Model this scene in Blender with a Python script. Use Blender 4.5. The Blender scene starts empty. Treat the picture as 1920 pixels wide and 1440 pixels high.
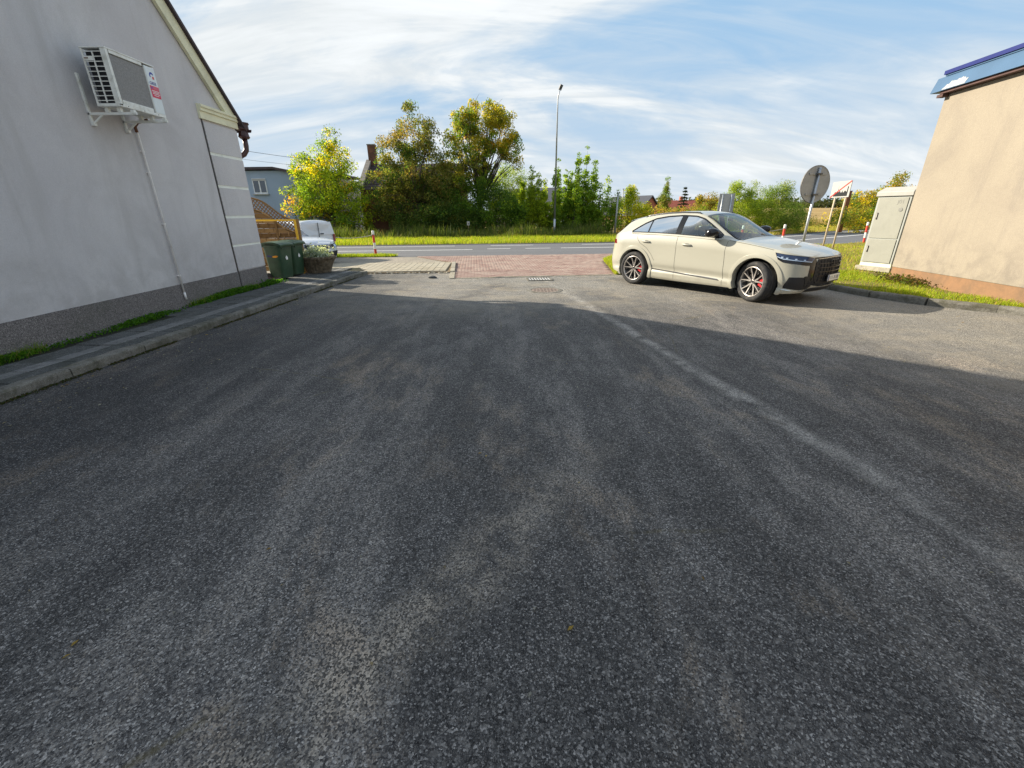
import bpy, math, random
import numpy as np
from mathutils import Matrix, Vector

random.seed(7)
RNG = np.random.default_rng(11)
SC = bpy.context.scene
COL = SC.collection
R = math.radians

# ------------------------------------------------------------------ camera, sky, sun, exposure
PITCH = math.atan((720 - 398) / 800.0)
cam = bpy.data.cameras.new('camera')
cam.sensor_width = 36.0
cam.lens = 15.0
cam.clip_start = 0.05
cam.clip_end = 5000
cam_o = bpy.data.objects.new('camera', cam)
COL.objects.link(cam_o)
cam_o.matrix_world = (Matrix.Translation((0, 0, 1.72)) @ Matrix.Rotation(math.pi / 2 - PITCH, 4, 'X')
                      @ Matrix.Rotation(-0.009, 4, 'Z'))
SC.camera = cam_o

SUN_AZ, SUN_EL = R(-22.3), R(25.6)          # the way the light travels, and its height
SUN_STRENGTH, SKY_STRENGTH, EXPOSURE = 4.5, 0.145, 1.12
sun = bpy.data.lights.new('sun', 'SUN')
sun.energy = SUN_STRENGTH
sun.angle = R(0.53)
sun.color = (1.0, 0.90, 0.74)
sun_o = bpy.data.objects.new('sun', sun)
COL.objects.link(sun_o)
ldir = Vector((math.cos(SUN_AZ) * math.cos(SUN_EL), math.sin(SUN_AZ) * math.cos(SUN_EL), -math.sin(SUN_EL)))
sun_o.rotation_euler = ldir.to_track_quat('-Z', 'Y').to_euler()
sun_o.location = (-20, 8, 12)

world = bpy.data.worlds.new('World')
SC.world = world
world.use_nodes = True
wt = world.node_tree
wt.nodes.clear()


def wn(kind, **kw):
    n = wt.nodes.new(kind)
    for k, v in kw.items():
        setattr(n, k, v)
    return n


w_out = wn('ShaderNodeOutputWorld')
w_bg = wn('ShaderNodeBackground')
w_bg.inputs['Strength'].default_value = SKY_STRENGTH
w_sky = wn('ShaderNodeTexSky', sky_type='NISHITA')
w_sky.sun_disc = False
w_sky.sun_elevation = SUN_EL
w_sky.sun_rotation = math.atan2(-math.cos(SUN_AZ), -math.sin(SUN_AZ))
w_sky.altitude = 100
w_sky.air_density = 1.0
w_sky.dust_density = 0.25
w_sky.ozone_density = 2.0
w_tc = wn('ShaderNodeTexCoord')
w_sep = wn('ShaderNodeSeparateXYZ')
wt.links.new(w_tc.outputs['Generated'], w_sep.inputs[0])


def wmath(op, a, b=None, clamp=False):
    n = wn('ShaderNodeMath', operation=op)
    n.use_clamp = clamp
    for i, v in enumerate((a, b)):
        if v is None:
            continue
        if isinstance(v, (int, float)):
            n.inputs[i].default_value = v
        else:
            wt.links.new(v, n.inputs[i])
    return n.outputs[0]


zc = wmath('ADD', wmath('MAXIMUM', w_sep.outputs['Z'], 0.0), 0.32)
px_ = wmath('DIVIDE', w_sep.outputs['X'], zc)
py_ = wmath('DIVIDE', w_sep.outputs['Y'], zc)
w_comb = wn('ShaderNodeCombineXYZ')
wt.links.new(px_, w_comb.inputs[0])
wt.links.new(py_, w_comb.inputs[1])


def wnoise(scale, rot, sx, sy, detail, rough, dist, loc=(0, 0, 0)):
    m = wn('ShaderNodeMapping')
    m.inputs['Rotation'].default_value = (0, 0, rot)
    m.inputs['Scale'].default_value = (sx, sy, 1)
    m.inputs['Location'].default_value = loc
    wt.links.new(w_comb.outputs[0], m.inputs[0])
    n = wn('ShaderNodeTexNoise')
    n.inputs['Scale'].default_value = scale
    n.inputs['Detail'].default_value = detail
    n.inputs['Roughness'].default_value = rough
    n.inputs['Distortion'].default_value = dist
    wt.links.new(m.outputs[0], n.inputs['Vector'])
    return n.outputs['Fac']


def wramp(v, lo, hi):
    n = wn('ShaderNodeMapRange', interpolation_type='SMOOTHSTEP')
    n.inputs['From Min'].default_value = lo
    n.inputs['From Max'].default_value = hi
    wt.links.new(v, n.inputs['Value'])
    return n.outputs[0]


c1 = wramp(wnoise(0.95, R(32), 0.75, 1.9, 8, 0.58, 1.1, (3.3, 1.1, 0)), 0.36, 0.66)
c2 = wramp(wnoise(2.3, R(-24), 0.55, 2.0, 8, 0.58, 1.2, (0.4, 7.3, 2)), 0.32, 0.74)
c3 = wramp(wnoise(0.62, R(8), 1.0, 1.2, 5, 0.5, 0.5, (5.9, 2.6, 4)), 0.33, 0.56)
cov = wmath('ADD', wmath('MULTIPLY', c1, wmath('ADD', wmath('MULTIPLY', c3, 0.50), 0.40)), wmath('MULTIPLY', c2, wmath('ADD', wmath('MULTIPLY', c3, 0.28), 0.22)), True)
hazeband = wramp(w_sep.outputs['Z'], 0.30, 0.0)
cov2 = wmath('SUBTRACT', 1.0, wmath('MULTIPLY', wmath('SUBTRACT', 1.0, cov), wmath('SUBTRACT', 1.0, wmath('MULTIPLY', hazeband, 0.60))), True)
cov2 = wmath('ADD', wmath('MULTIPLY', cov2, 0.92), 0.04)
w_mix = wn('ShaderNodeMix', data_type='RGBA')
wt.links.new(cov2, w_mix.inputs['Factor'])
w_tint = wn('ShaderNodeMix', data_type='RGBA', blend_type='MULTIPLY')
w_tint.inputs['Factor'].default_value = 1.0
w_tint.inputs['B'].default_value = (1.05, 1.12, 1.12, 1)
wt.links.new(w_sky.outputs[0], w_tint.inputs['A'])
w_cap = wn('ShaderNodeMix', data_type='RGBA', blend_type='DARKEN')
w_cap.inputs['Factor'].default_value = 1.0
w_cap.inputs['B'].default_value = (1.08, 1.80, 2.62, 1)
wt.links.new(w_tint.outputs['Result'], w_cap.inputs['A'])
wt.links.new(w_cap.outputs['Result'], w_mix.inputs['A'])
w_cl = wn('ShaderNodeMix', data_type='RGBA')
w_cl.inputs['A'].default_value = (2.58, 2.70, 2.74, 1)
w_cl.inputs['B'].default_value = (3.3, 3.4, 3.45, 1)
wt.links.new(wmath('MULTIPLY', c1, c2), w_cl.inputs['Factor'])
wt.links.new(w_cl.outputs['Result'], w_mix.inputs['B'])
wt.links.new(w_mix.outputs['Result'], w_bg.inputs['Color'])
wt.links.new(w_bg.outputs[0], w_out.inputs[0])

SC.view_settings.view_transform = 'Standard'
SC.view_settings.look = 'None'
SC.view_settings.exposure = EXPOSURE
SC.view_settings.gamma = 1.0
SC.view_settings.use_curve_mapping = False
SC.render.engine = 'CYCLES'
SC.cycles.max_bounces = 5
SC.cycles.diffuse_bounces = 3
SC.cycles.glossy_bounces = 3
SC.cycles.transparent_max_bounces = 12
SC.cycles.use_denoising = True
SC.cycles.denoiser = 'OPENIMAGEDENOISE'
SC.cycles.denoising_input_passes = 'RGB_ALBEDO_NORMAL'
SC.cycles.denoising_prefilter = 'NONE'
SC.cycles.use_adaptive_sampling = False
SC.cycles.sample_clamp_indirect = 6.0

# ------------------------------------------------------------------ materials
MATS = {}


class NT:
    """a small wrapper that makes node graphs short to write"""
    def __init__(s, name):
        s.m = bpy.data.materials.new(name)
        s.m.use_nodes = True
        s.t = s.m.node_tree
        s.b = s.t.nodes['Principled BSDF']
        s.out = s.t.nodes['Material Output']
        s.tc = s.t.nodes.new('ShaderNodeTexCoord')
        s.co = s.tc.outputs['Object']
        MATS[name] = s.m

    def n(s, kind, **kw):
        x = s.t.nodes.new(kind)
        for k, v in kw.items():
            setattr(x, k, v)
        return x

    def put(s, sock, v):
        if v is None:
            return
        if isinstance(v, bpy.types.NodeSocket):
            s.t.links.new(v, sock)
        else:
            if isinstance(v, tuple) and len(v) == 3 and sock.type == 'RGBA':
                v = v + (1,)
            sock.default_value = v

    def map(s, scale=(1, 1, 1), rot=(0, 0, 0), loc=(0, 0, 0), co=None):
        x = s.n('ShaderNodeMapping')
        x.inputs['Scale'].default_value = scale
        x.inputs['Rotation'].default_value = rot
        x.inputs['Location'].default_value = loc
        s.put(x.inputs[0], co or s.co)
        return x.outputs[0]

    def noise(s, scale, detail=4, rough=0.55, dist=0.0, co=None, col=False):
        x = s.n('ShaderNodeTexNoise')
        x.inputs['Scale'].default_value = scale
        x.inputs['Detail'].default_value = detail
        x.inputs['Roughness'].default_value = rough
        x.inputs['Distortion'].default_value = dist
        s.put(x.inputs['Vector'], co or s.co)
        return x.outputs['Color' if col else 'Fac']

    def voro(s, scale, co=None, feature='F1', out='Color', rnd=1.0):
        x = s.n('ShaderNodeTexVoronoi', feature=feature)
        x.inputs['Scale'].default_value = scale
        if 'Randomness' in x.inputs:
            x.inputs['Randomness'].default_value = rnd
        s.put(x.inputs['Vector'], co or s.co)
        return x.outputs[out]

    def ramp(s, v, lo, hi, smooth=True, a=0.0, b=1.0):
        x = s.n('ShaderNodeMapRange', interpolation_type='SMOOTHSTEP' if smooth else 'LINEAR')
        x.inputs['From Min'].default_value = lo
        x.inputs['From Max'].default_value = hi
        x.inputs['To Min'].default_value = a
        x.inputs['To Max'].default_value = b
        s.put(x.inputs['Value'], v)
        return x.outputs[0]

    def math(s, op, a, b=None, clamp=False):
        x = s.n('ShaderNodeMath', operation=op)
        x.use_clamp = clamp
        s.put(x.inputs[0], a)
        s.put(x.inputs[1], b)
        return x.outputs[0]

    def mix(s, f, a, b, mode='MIX'):
        x = s.n('ShaderNodeMix', data_type='RGBA', blend_type=mode)
        s.put(x.inputs['Factor'], f)
        s.put(x.inputs['A'], a)
        s.put(x.inputs['B'], b)
        return x.outputs['Result']

    def sep(s, v, color=False):
        x = s.n('ShaderNodeSeparateColor' if color else 'ShaderNodeSeparateXYZ')
        s.put(x.inputs[0], v)
        return x.outputs

    def colramp(s, v, stops):
        x = s.n('ShaderNodeValToRGB')
        e = x.color_ramp.elements
        while len(e) < len(stops):
            e.new(0.5)
        for i, (p, c) in enumerate(stops):
            e[i].position = p
            e[i].color = tuple(c) + (1,) if len(c) == 3 else c
        s.put(x.inputs[0], v)
        return x.outputs[0]

    def bump(s, h, strength=0.3, dist=0.01):
        x = s.n('ShaderNodeBump')
        x.inputs['Strength'].default_value = strength
        x.inputs['Distance'].default_value = dist
        s.put(x.inputs['Height'], h)
        s.put(s.b.inputs['Normal'], x.outputs[0])
        return x.outputs[0]

    def set(s, **kw):
        for k, v in kw.items():
            s.put(s.b.inputs[{'base': 'Base Color', 'rough': 'Roughness', 'metal': 'Metallic', 'spec': 'Specular IOR Level',
                              'coat': 'Coat Weight', 'coatr': 'Coat Roughness', 'alpha': 'Alpha', 'sss': 'Subsurface Weight',
                              'emis': 'Emission Color', 'emis_s': 'Emission Strength'}[k]], v)
        return s.m


def plain(name, base, rough=0.6, metal=0.0, spec=0.5, var=0.12, nscale=6.0, bump=0.0, bscale=60.0, coat=0.0, dirt=None):
    k = NT(name)
    nz = k.noise(nscale, 5, 0.6)
    lo = tuple(c * (1 - var) for c in base)
    hi = tuple(min(1, c * (1 + var)) for c in base)
    c = k.mix(k.ramp(nz, 0.3, 0.7), lo, hi)
    if dirt:
        col, amt, sc = dirt
        c = k.mix(k.math('MULTIPLY', k.ramp(k.noise(sc, 6, 0.65, 0.4), 0.48, 0.72), amt), c, col)
    k.set(base=c, rough=rough, metal=metal, spec=spec, coat=coat)
    if bump:
        k.bump(k.noise(bscale, 4, 0.6), bump, 0.01)
    return k.m


def leafmat(name, trans=0.45):
    k = NT(name)
    a = k.n('ShaderNodeAttribute', attribute_name='tint')
    c = a.outputs['Color']
    k.set(base=c, rough=0.62, spec=0.25)
    tr = k.n('ShaderNodeBsdfTranslucent')
    k.put(tr.inputs[0], k.mix(1.0, c, (1.25, 1.2, 0.55), 'MULTIPLY'))
    mx = k.n('ShaderNodeMixShader')
    mx.inputs[0].default_value = trans
    k.t.links.new(k.b.outputs[0], mx.inputs[1])
    k.t.links.new(tr.outputs[0], mx.inputs[2])
    k.t.links.new(mx.outputs[0], k.out.inputs[0])
    return k.m


def yard_asphalt():
    k = NT('yard_asphalt')
    x, y, z = k.sep(k.co)
    warp = k.noise(1.3, 3, 0.5, col=True)
    # aggregate: two sizes of stones with their own grey each
    v1 = k.sep(k.voro(138, out='Color'), True)
    v2 = k.sep(k.voro(290, out='Color'), True)
    d1 = k.voro(138, out='Distance')
    stone1 = k.colramp(v1[0], [(0.0, (0.007, 0.0075, 0.0085)), (0.46, (0.018, 0.019, 0.021)), (0.66, (0.060, 0.061, 0.063)), (0.84, (0.26, 0.26, 0.255)), (1.0, (0.82, 0.81, 0.79))])
    stone2 = k.colramp(v2[1], [(0.0, (0.007, 0.008, 0.009)), (0.52, (0.022, 0.023, 0.025)), (0.78, (0.13, 0.131, 0.132)), (1.0, (0.56, 0.55, 0.535))])
    base = k.mix(0.40, stone1, stone2)
    grit = k.noise(210, 2, 0.7)
    base = k.mix(k.ramp(grit, 0.30, 0.70, a=0.0, b=0.55), base, k.mix(k.ramp(grit, 0.5, 0.85), (0.016, 0.0165, 0.018), (0.30, 0.295, 0.285)))
    # coarser mottling that still shows from far off
    coarse = k.ramp(k.noise(34, 2, 0.75), 0.36, 0.68)
    coarse2 = k.sep(k.voro(62, out='Color'), True)
    base = k.mix(k.math('MULTIPLY', coarse, 0.30), base, (0.17, 0.17, 0.17))
    base = k.mix(k.math('MULTIPLY', k.ramp(coarse2[0], 0.86, 1.0), 0.45), base, (0.24, 0.235, 0.225))
    # worn and dusty places: broad patches and tracks along the drive
    big = k.noise(0.42, 4, 0.62, 0.2, co=k.map(scale=(1.5, 0.5, 1)))
    track = k.noise(1.0, 4, 0.60, 0.2, co=k.map(scale=(1.5, 0.16, 1), loc=(0.3, 0.2, 0), rot=(0, 0, R(-3))))
    track2 = k.noise(1.0, 4, 0.62, 0.15, co=k.map(scale=(4.2, 0.34, 1), loc=(1.3, 0.7, 0), rot=(0, 0, R(2))))
    med = k.noise(2.4, 5, 0.72, 0.2, co=k.map(scale=(1.3, 0.55, 1)))
    worn = k.math('ADD', k.math('MULTIPLY', k.ramp(big, 0.42, 0.66), 0.35), k.math('ADD', k.math('MULTIPLY', k.ramp(track, 0.46, 0.62), 0.80), k.math('MULTIPLY', k.ramp(track2, 0.50, 0.66), 0.45)))
    worn = k.math('MULTIPLY', worn, k.ramp(med, 0.36, 0.60, a=0.10, b=1.1), True)
    dust = k.mix(k.ramp(v1[1], 0.30, 0.98), (0.034, 0.033, 0.033), (0.42, 0.395, 0.355))
    base = k.mix(k.math('MULTIPLY', worn, 0.34), base, dust)
    tan = k.math('MULTIPLY', k.ramp(k.noise(0.75, 4, 0.66, 1.0, co=k.map(scale=(1.3, 0.6, 1), loc=(4.1, 1.3, 0))), 0.50, 0.64), k.ramp(med, 0.42, 0.62))
    base = k.mix(k.math('MULTIPLY', tan, 0.50), base, k.mix(k.ramp(v1[1], 0.2, 0.95), (0.040, 0.034, 0.027), (0.42, 0.345, 0.26)))
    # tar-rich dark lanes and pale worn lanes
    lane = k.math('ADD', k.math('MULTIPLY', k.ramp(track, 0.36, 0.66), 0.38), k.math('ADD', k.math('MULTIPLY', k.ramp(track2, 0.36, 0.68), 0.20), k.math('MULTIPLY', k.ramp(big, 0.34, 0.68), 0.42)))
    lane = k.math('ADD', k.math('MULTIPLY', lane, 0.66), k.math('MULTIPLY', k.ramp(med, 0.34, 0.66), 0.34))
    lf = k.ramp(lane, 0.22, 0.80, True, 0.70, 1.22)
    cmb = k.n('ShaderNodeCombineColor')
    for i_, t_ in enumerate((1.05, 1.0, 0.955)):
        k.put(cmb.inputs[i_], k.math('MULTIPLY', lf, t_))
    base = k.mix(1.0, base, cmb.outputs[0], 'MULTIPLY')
    # old oil spots
    oil = k.voro(0.55, co=k.map(loc=(0.35, 0.62, 0)), out='Distance')
    base = k.mix(k.math('MULTIPLY', k.ramp(k.math('ADD', oil, k.math('MULTIPLY', k.noise(5, 3, 0.7), 0.10)), 0.20, 0.13), 0.55), base, (0.010, 0.010, 0.011))
    # joint between two asphalt lanes, filled with pale dust
    jx = k.math('ADD', k.math('MULTIPLY', k.math('SUBTRACT', 9.9, y), 0.170), 1.24)
    wob = k.math('MULTIPLY', k.math('SUBTRACT', k.noise(0.9, 3, 0.6), 0.5), 0.24)
    jd = k.math('ABSOLUTE', k.math('ADD', k.math('SUBTRACT', x, jx), wob))
    jm = k.math('MULTIPLY', k.ramp(jd, 0.15, 0.01), k.ramp(k.noise(3.2, 5, 0.75, 0.5), 0.32, 0.60))
    jm = k.math('MULTIPLY', jm, k.ramp(y, 1.2, 4.2, a=0.45, b=1.0))
    base = k.mix(k.math('MULTIPLY', jm, 0.80), base, k.mix(k.ramp(v1[1], 0.10, 0.95), (0.13, 0.123, 0.112), (0.58, 0.545, 0.49)))
    # pale dusty band worn across the near lane
    bx_ = k.math('SUBTRACT', k.math('MULTIPLY', k.math('SUBTRACT', y, 1.75), 0.72), 0.20)
    bd = k.math('ABSOLUTE', k.math('ADD', k.math('SUBTRACT', x, bx_), k.math('MULTIPLY', k.math('SUBTRACT', k.noise(1.7, 4, 0.65, co=k.map(loc=(8.1, 3.3, 0))), 0.5), 0.5)))
    bm = k.math('MULTIPLY', k.math('MULTIPLY', k.ramp(bd, 0.36, 0.06), k.ramp(y, 3.4, 1.9)), k.ramp(k.noise(4.5, 5, 0.72), 0.34, 0.62))
    base = k.mix(k.math('MULTIPLY', bm, 0.62), base, k.mix(k.ramp(v1[1], 0.15, 0.95), (0.06, 0.053, 0.044), (0.52, 0.455, 0.37)))
    # blown sand by apron and far kerb; masks also paint the sunlit zone lighter
    sand_lit_y = k.ramp(y, 6.6, 10.6)
    sand_lit_x = k.math('MULTIPLY', k.ramp(x, 3.2, 7.0), k.ramp(y, 2.6, 6.0))
    sm = k.math('MAXIMUM', sand_lit_y, sand_lit_x)
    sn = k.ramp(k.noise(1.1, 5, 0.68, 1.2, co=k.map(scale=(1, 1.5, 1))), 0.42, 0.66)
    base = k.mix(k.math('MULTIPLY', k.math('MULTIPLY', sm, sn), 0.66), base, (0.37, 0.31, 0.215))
    grey = k.math('MULTIPLY', sand_lit_y, k.ramp(k.noise(0.8, 4, 0.6), 0.20, 0.6))
    base = k.mix(k.math('MULTIPLY', k.math('MAXIMUM', grey, sand_lit_x), 0.74), base, k.mix(k.ramp(v1[1], 0.1, 0.9), (0.115, 0.109, 0.097), (0.41, 0.385, 0.335)))  # pale grey mixed into the base colour as painted sunlight
    # darker asphalt towards the footway kerb, partly painted ambient shade; thin cracks
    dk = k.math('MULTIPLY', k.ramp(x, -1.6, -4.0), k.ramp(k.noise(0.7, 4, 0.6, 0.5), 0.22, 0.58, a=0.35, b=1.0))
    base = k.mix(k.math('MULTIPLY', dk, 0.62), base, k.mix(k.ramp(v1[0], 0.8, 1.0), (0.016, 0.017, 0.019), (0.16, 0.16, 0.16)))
    ck = k.voro(0.34, co=k.mix(0.12, k.co, warp, 'ADD'), feature='DISTANCE_TO_EDGE', out='Distance')
    cm = k.math('MULTIPLY', k.ramp(ck, 0.007, 0.001), k.math('MULTIPLY', k.ramp(k.noise(0.55, 3, 0.5), 0.52, 0.60), k.ramp(k.noise(9, 4, 0.7), 0.40, 0.60)))
    base = k.mix(k.math('MULTIPLY', cm, 0.6), base, (0.12, 0.10, 0.05))
    rough = k.ramp(v1[2], 0, 1, a=0.62, b=0.92)
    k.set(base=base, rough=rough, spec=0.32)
    h = k.math('ADD', k.math('MULTIPLY', d1, -1.0), k.math('MULTIPLY', v2[0], 0.35))
    k.bump(h, 0.8, 0.006)
    return k.m


def road_asphalt():
    k = NT('road_asphalt')
    v1 = k.sep(k.voro(60, out='Color'), True)
    c = k.mix(v1[0], (0.115, 0.116, 0.122), (0.175, 0.176, 0.182))
    tr = k.noise(1.0, 4, 0.55, 0.3, co=k.map(scale=(0.06, 0.9, 1)))
    c = k.mix(k.math('MULTIPLY', k.ramp(tr, 0.35, 0.7), 0.5), c, (0.10, 0.10, 0.107))
    k.set(base=c, rough=0.8, spec=0.3)
    k.bump(v1[1], 0.2, 0.004)
    return k.m


def plaster(name, base, tint, stain, stain_amt, bump=0.35):
    k = NT(name)
    x, y, z = k.sep(k.co)
    c = k.mix(k.ramp(k.noise(0.8, 6, 0.62, 0.6), 0.3, 0.72), base, tint)
    blot = k.ramp(k.noise(0.55, 7, 0.68, 1.0, co=k.map(loc=(2.2, 5.1, 0.7))), 0.46, 0.70)
    c = k.mix(k.math('MULTIPLY', blot, stain_amt * 0.7), c, stain)
    g = k.noise(70, 5, 0.75)
    c = k.mix(k.math('MULTIPLY', k.ramp(g, 0.34, 0.70), 0.30), c, tuple(q * 0.60 for q in base))
    g2 = k.noise(24, 4, 0.7)
    c = k.mix(k.math('MULTIPLY', k.ramp(g2, 0.40, 0.75), 0.16), c, tuple(min(1, q * 1.25) for q in base))
    run = k.noise(1.0, 6, 0.65, 0.4, co=k.map(scale=(2.6, 2.6, 0.30)))
    c = k.mix(k.math('MULTIPLY', k.ramp(run, 0.50, 0.74), stain_amt * 0.8), c, stain)
    splash = k.math('MULTIPLY', k.ramp(z, 1.5, 0.5), k.ramp(k.noise(3.0, 6, 0.65, 0.4), 0.36, 0.66))
    c = k.mix(k.math('MULTIPLY', splash, stain_amt * 0.7), c, tuple(q * 0.75 for q in stain))
    k.set(base=c, rough=0.93, spec=0.15)
    k.bump(k.math('ADD', k.noise(160, 4, 0.7), k.math('MULTIPLY', k.noise(40, 3, 0.6), 0.6)), bump, 0.006)
    return k.m


def old_concrete(name, base, moss=(0.05, 0.055, 0.03), amt=0.5, sc=3.0):
    k = NT(name)
    oi = k.n('ShaderNodeObjectInfo')
    geo = k.n('ShaderNodeNewGeometry')
    c = k.mix(k.ramp(k.noise(9, 6, 0.65, co=geo.outputs['Position']), 0.3, 0.7), tuple(q * 0.8 for q in base), tuple(q * 1.18 for q in base))
    c = k.mix(k.ramp(oi.outputs['Random'], 0, 1, False, 0.0, 0.35), c, tuple(q * 0.62 for q in base))
    sp = k.sep(k.voro(160, co=geo.outputs['Position']), True)
    c = k.mix(k.math('MULTIPLY', k.ramp(sp[0], 0.75, 1.0), 0.35), c, (0.5, 0.48, 0.44))
    c = k.mix(k.math('MULTIPLY', k.ramp(k.noise(sc, 7, 0.7, 0.6, co=geo.outputs['Position']), 0.44, 0.70), amt), c, moss)
    c = k.mix(k.math('MULTIPLY', k.ramp(k.noise(11, 6, 0.75, 0.8, co=geo.outputs['Position']), 0.52, 0.66), 0.65), c, tuple(q * 0.42 for q in base))
    k.set(base=c, rough=0.93, spec=0.2)
    k.bump(k.math('ADD', k.noise(130, 4, 0.7, co=geo.outputs['Position']), k.noise(22, 4, 0.7, co=geo.outputs['Position'])), 0.6, 0.008)
    return k.m


def paver_mat(name, a, b, dust, amt):
    k = NT(name)
    geo = k.n('ShaderNodeNewGeometry')
    oi = k.n('ShaderNodeObjectInfo')
    at = k.n('ShaderNodeAttribute', attribute_name='rnd')
    r = k.math('FRACT', k.math('ADD', oi.outputs['Random'], at.outputs['Fac']))
    c = k.mix(r, a, b)
    c = k.mix(k.math('MULTIPLY', k.ramp(k.noise(1.4, 6, 0.65, 0.5, co=geo.outputs['Position']), 0.36, 0.72), amt), c, dust)
    k.set(base=c, rough=0.92, spec=0.18)
    k.bump(k.noise(190, 3, 0.7, co=geo.outputs['Position']), 0.3, 0.003)
    return k.m


def soil_mat(name, a, b, c3):
    k = NT(name)
    c = k.mix(k.ramp(k.noise(0.9, 7, 0.65, 0.6), 0.3, 0.7), a, b)
    c = k.mix(k.math('MULTIPLY', k.ramp(k.noise(5.0, 6, 0.7), 0.45, 0.7), 0.7), c, c3)
    k.set(base=c, rough=0.97, spec=0.1)
    k.bump(k.noise(40, 5, 0.7), 0.6, 0.03)
    return k.m


def terrain_mat():
    k = NT('terrain')
    x, y, z = k.sep(k.co)
    near = k.mix(k.ramp(k.noise(0.5, 6, 0.65, 0.4), 0.32, 0.7), (0.075, 0.085, 0.024), (0.16, 0.125, 0.05))
    field = k.mix(k.ramp(k.noise(0.05, 5, 0.6, 0.6, co=k.map(scale=(1, 3, 1))), 0.3, 0.7), (0.30, 0.205, 0.085), (0.40, 0.29, 0.13))
    c = k.mix(k.ramp(y, 42, 62), near, field)
    k.set(base=c, rough=0.97, spec=0.08)
    k.bump(k.noise(8, 5, 0.7), 0.6, 0.08)
    return k.m


def brickmat():
    k = NT('old_brick')
    b = k.n('ShaderNodeTexBrick')
    b.inputs['Scale'].default_value = 1.0
    b.inputs['Brick Width'].default_value = 0.26
    b.inputs['Row Height'].default_value = 0.077
    b.inputs['Mortar Size'].default_value = 0.008
    b.inputs['Color1'].default_value = (0.16, 0.062, 0.038, 1)
    b.inputs['Color2'].default_value = (0.24, 0.095, 0.055, 1)
    b.inputs['Mortar'].default_value = (0.17, 0.14, 0.115, 1)
    x, y, z = k.sep(k.co)
    cb = k.n('ShaderNodeCombineXYZ')
    k.put(cb.inputs[0], k.math('ADD', x, y))
    k.put(cb.inputs[1], z)
    k.put(b.inputs['Vector'], cb.outputs[0])
    c = k.mix(k.math('MULTIPLY', k.ramp(k.noise(1.6, 6, 0.65, 0.5), 0.4, 0.7), 0.55), b.outputs['Color'], (0.055, 0.042, 0.034))
    k.set(base=c, rough=0.95, spec=0.1)
    k.bump(b.outputs['Fac'], -0.5, 0.01)
    return k.m


def glassmat(name, tint=(0.62, 0.74, 0.72), refl=0.10):
    k = NT(name)
    k.t.nodes.remove(k.b)
    tr = k.n('ShaderNodeBsdfTransparent')
    tr.inputs[0].default_value = tint + (1,)
    gl = k.n('ShaderNodeBsdfGlossy')
    gl.inputs['Roughness'].default_value = 0.02
    fr = k.n('ShaderNodeFresnel')
    fr.inputs['IOR'].default_value = 1.52
    f = k.math('ADD', fr.outputs[0], refl, True)
    mx = k.n('ShaderNodeMixShader')
    k.put(mx.inputs[0], f)
    k.t.links.new(tr.outputs[0], mx.inputs[1])
    k.t.links.new(gl.outputs[0], mx.inputs[2])
    k.t.links.new(mx.outputs[0], k.out.inputs[0])
    return k.m


def carpaint(name, base, metal=0.0):
    k = NT(name)
    f = k.noise(900, 2, 0.5)
    c = k.mix(k.ramp(f, 0.3, 0.7), tuple(q * 0.95 for q in base), base)
    low = k.sep(k.co)[2]
    dirt = k.math('MULTIPLY', k.ramp(low, 0.62, 0.20), k.ramp(k.noise(5, 6, 0.65), 0.35, 0.75))
    c = k.mix(k.math('MULTIPLY', dirt, 0.35), c, (0.26, 0.23, 0.18))
    k.set(base=c, rough=0.34, metal=metal, spec=0.5, coat=1.0, coatr=0.035)
    return k.m


yard_asphalt(); road_asphalt(); terrain_mat(); brickmat()
plaster('plaster_grey', (0.60, 0.577, 0.575), (0.68, 0.66, 0.65), (0.45, 0.43, 0.41), 0.55, 0.6)
plaster('plaster_peach', (0.328, 0.286, 0.226), (0.295, 0.256, 0.205), (0.205, 0.180, 0.158), 0.62, 0.6)
plaster('plaster_orange', (0.29, 0.165, 0.092), (0.26, 0.155, 0.09), (0.16, 0.12, 0.085), 0.6)
plaster('plaster_blue', (0.34, 0.42, 0.53), (0.31, 0.39, 0.50), (0.25, 0.30, 0.36), 0.3)
plaster('plaster_plain', (0.55, 0.52, 0.47), (0.48, 0.46, 0.42), (0.36, 0.34, 0.31), 0.3)


def plinthmat():
    k = NT('plinth_stone')
    v = k.sep(k.voro(120), True)
    c = k.colramp(v[0], [(0, (0.09, 0.082, 0.08)), (0.5, (0.17, 0.155, 0.15)), (0.85, (0.24, 0.22, 0.21)), (1, (0.38, 0.35, 0.33))])
    x, y, z = k.sep(k.co)
    wet = k.math('MULTIPLY', k.ramp(k.math('ABSOLUTE', k.math('SUBTRACT', y, 7.65)), 0.95, 0.2), k.ramp(k.noise(2.2, 5, 0.6), 0.34, 0.6))
    c = k.mix(k.math('MULTIPLY', wet, 0.7), c, (0.045, 0.047, 0.036))
    c = k.mix(k.math('MULTIPLY', k.ramp(k.noise(1.6, 5, 0.6), 0.45, 0.75), 0.4), c, (0.12, 0.12, 0.10))
    k.set(base=c, rough=0.9, spec=0.2)
    k.bump(v[1], 0.5, 0.004)


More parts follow.
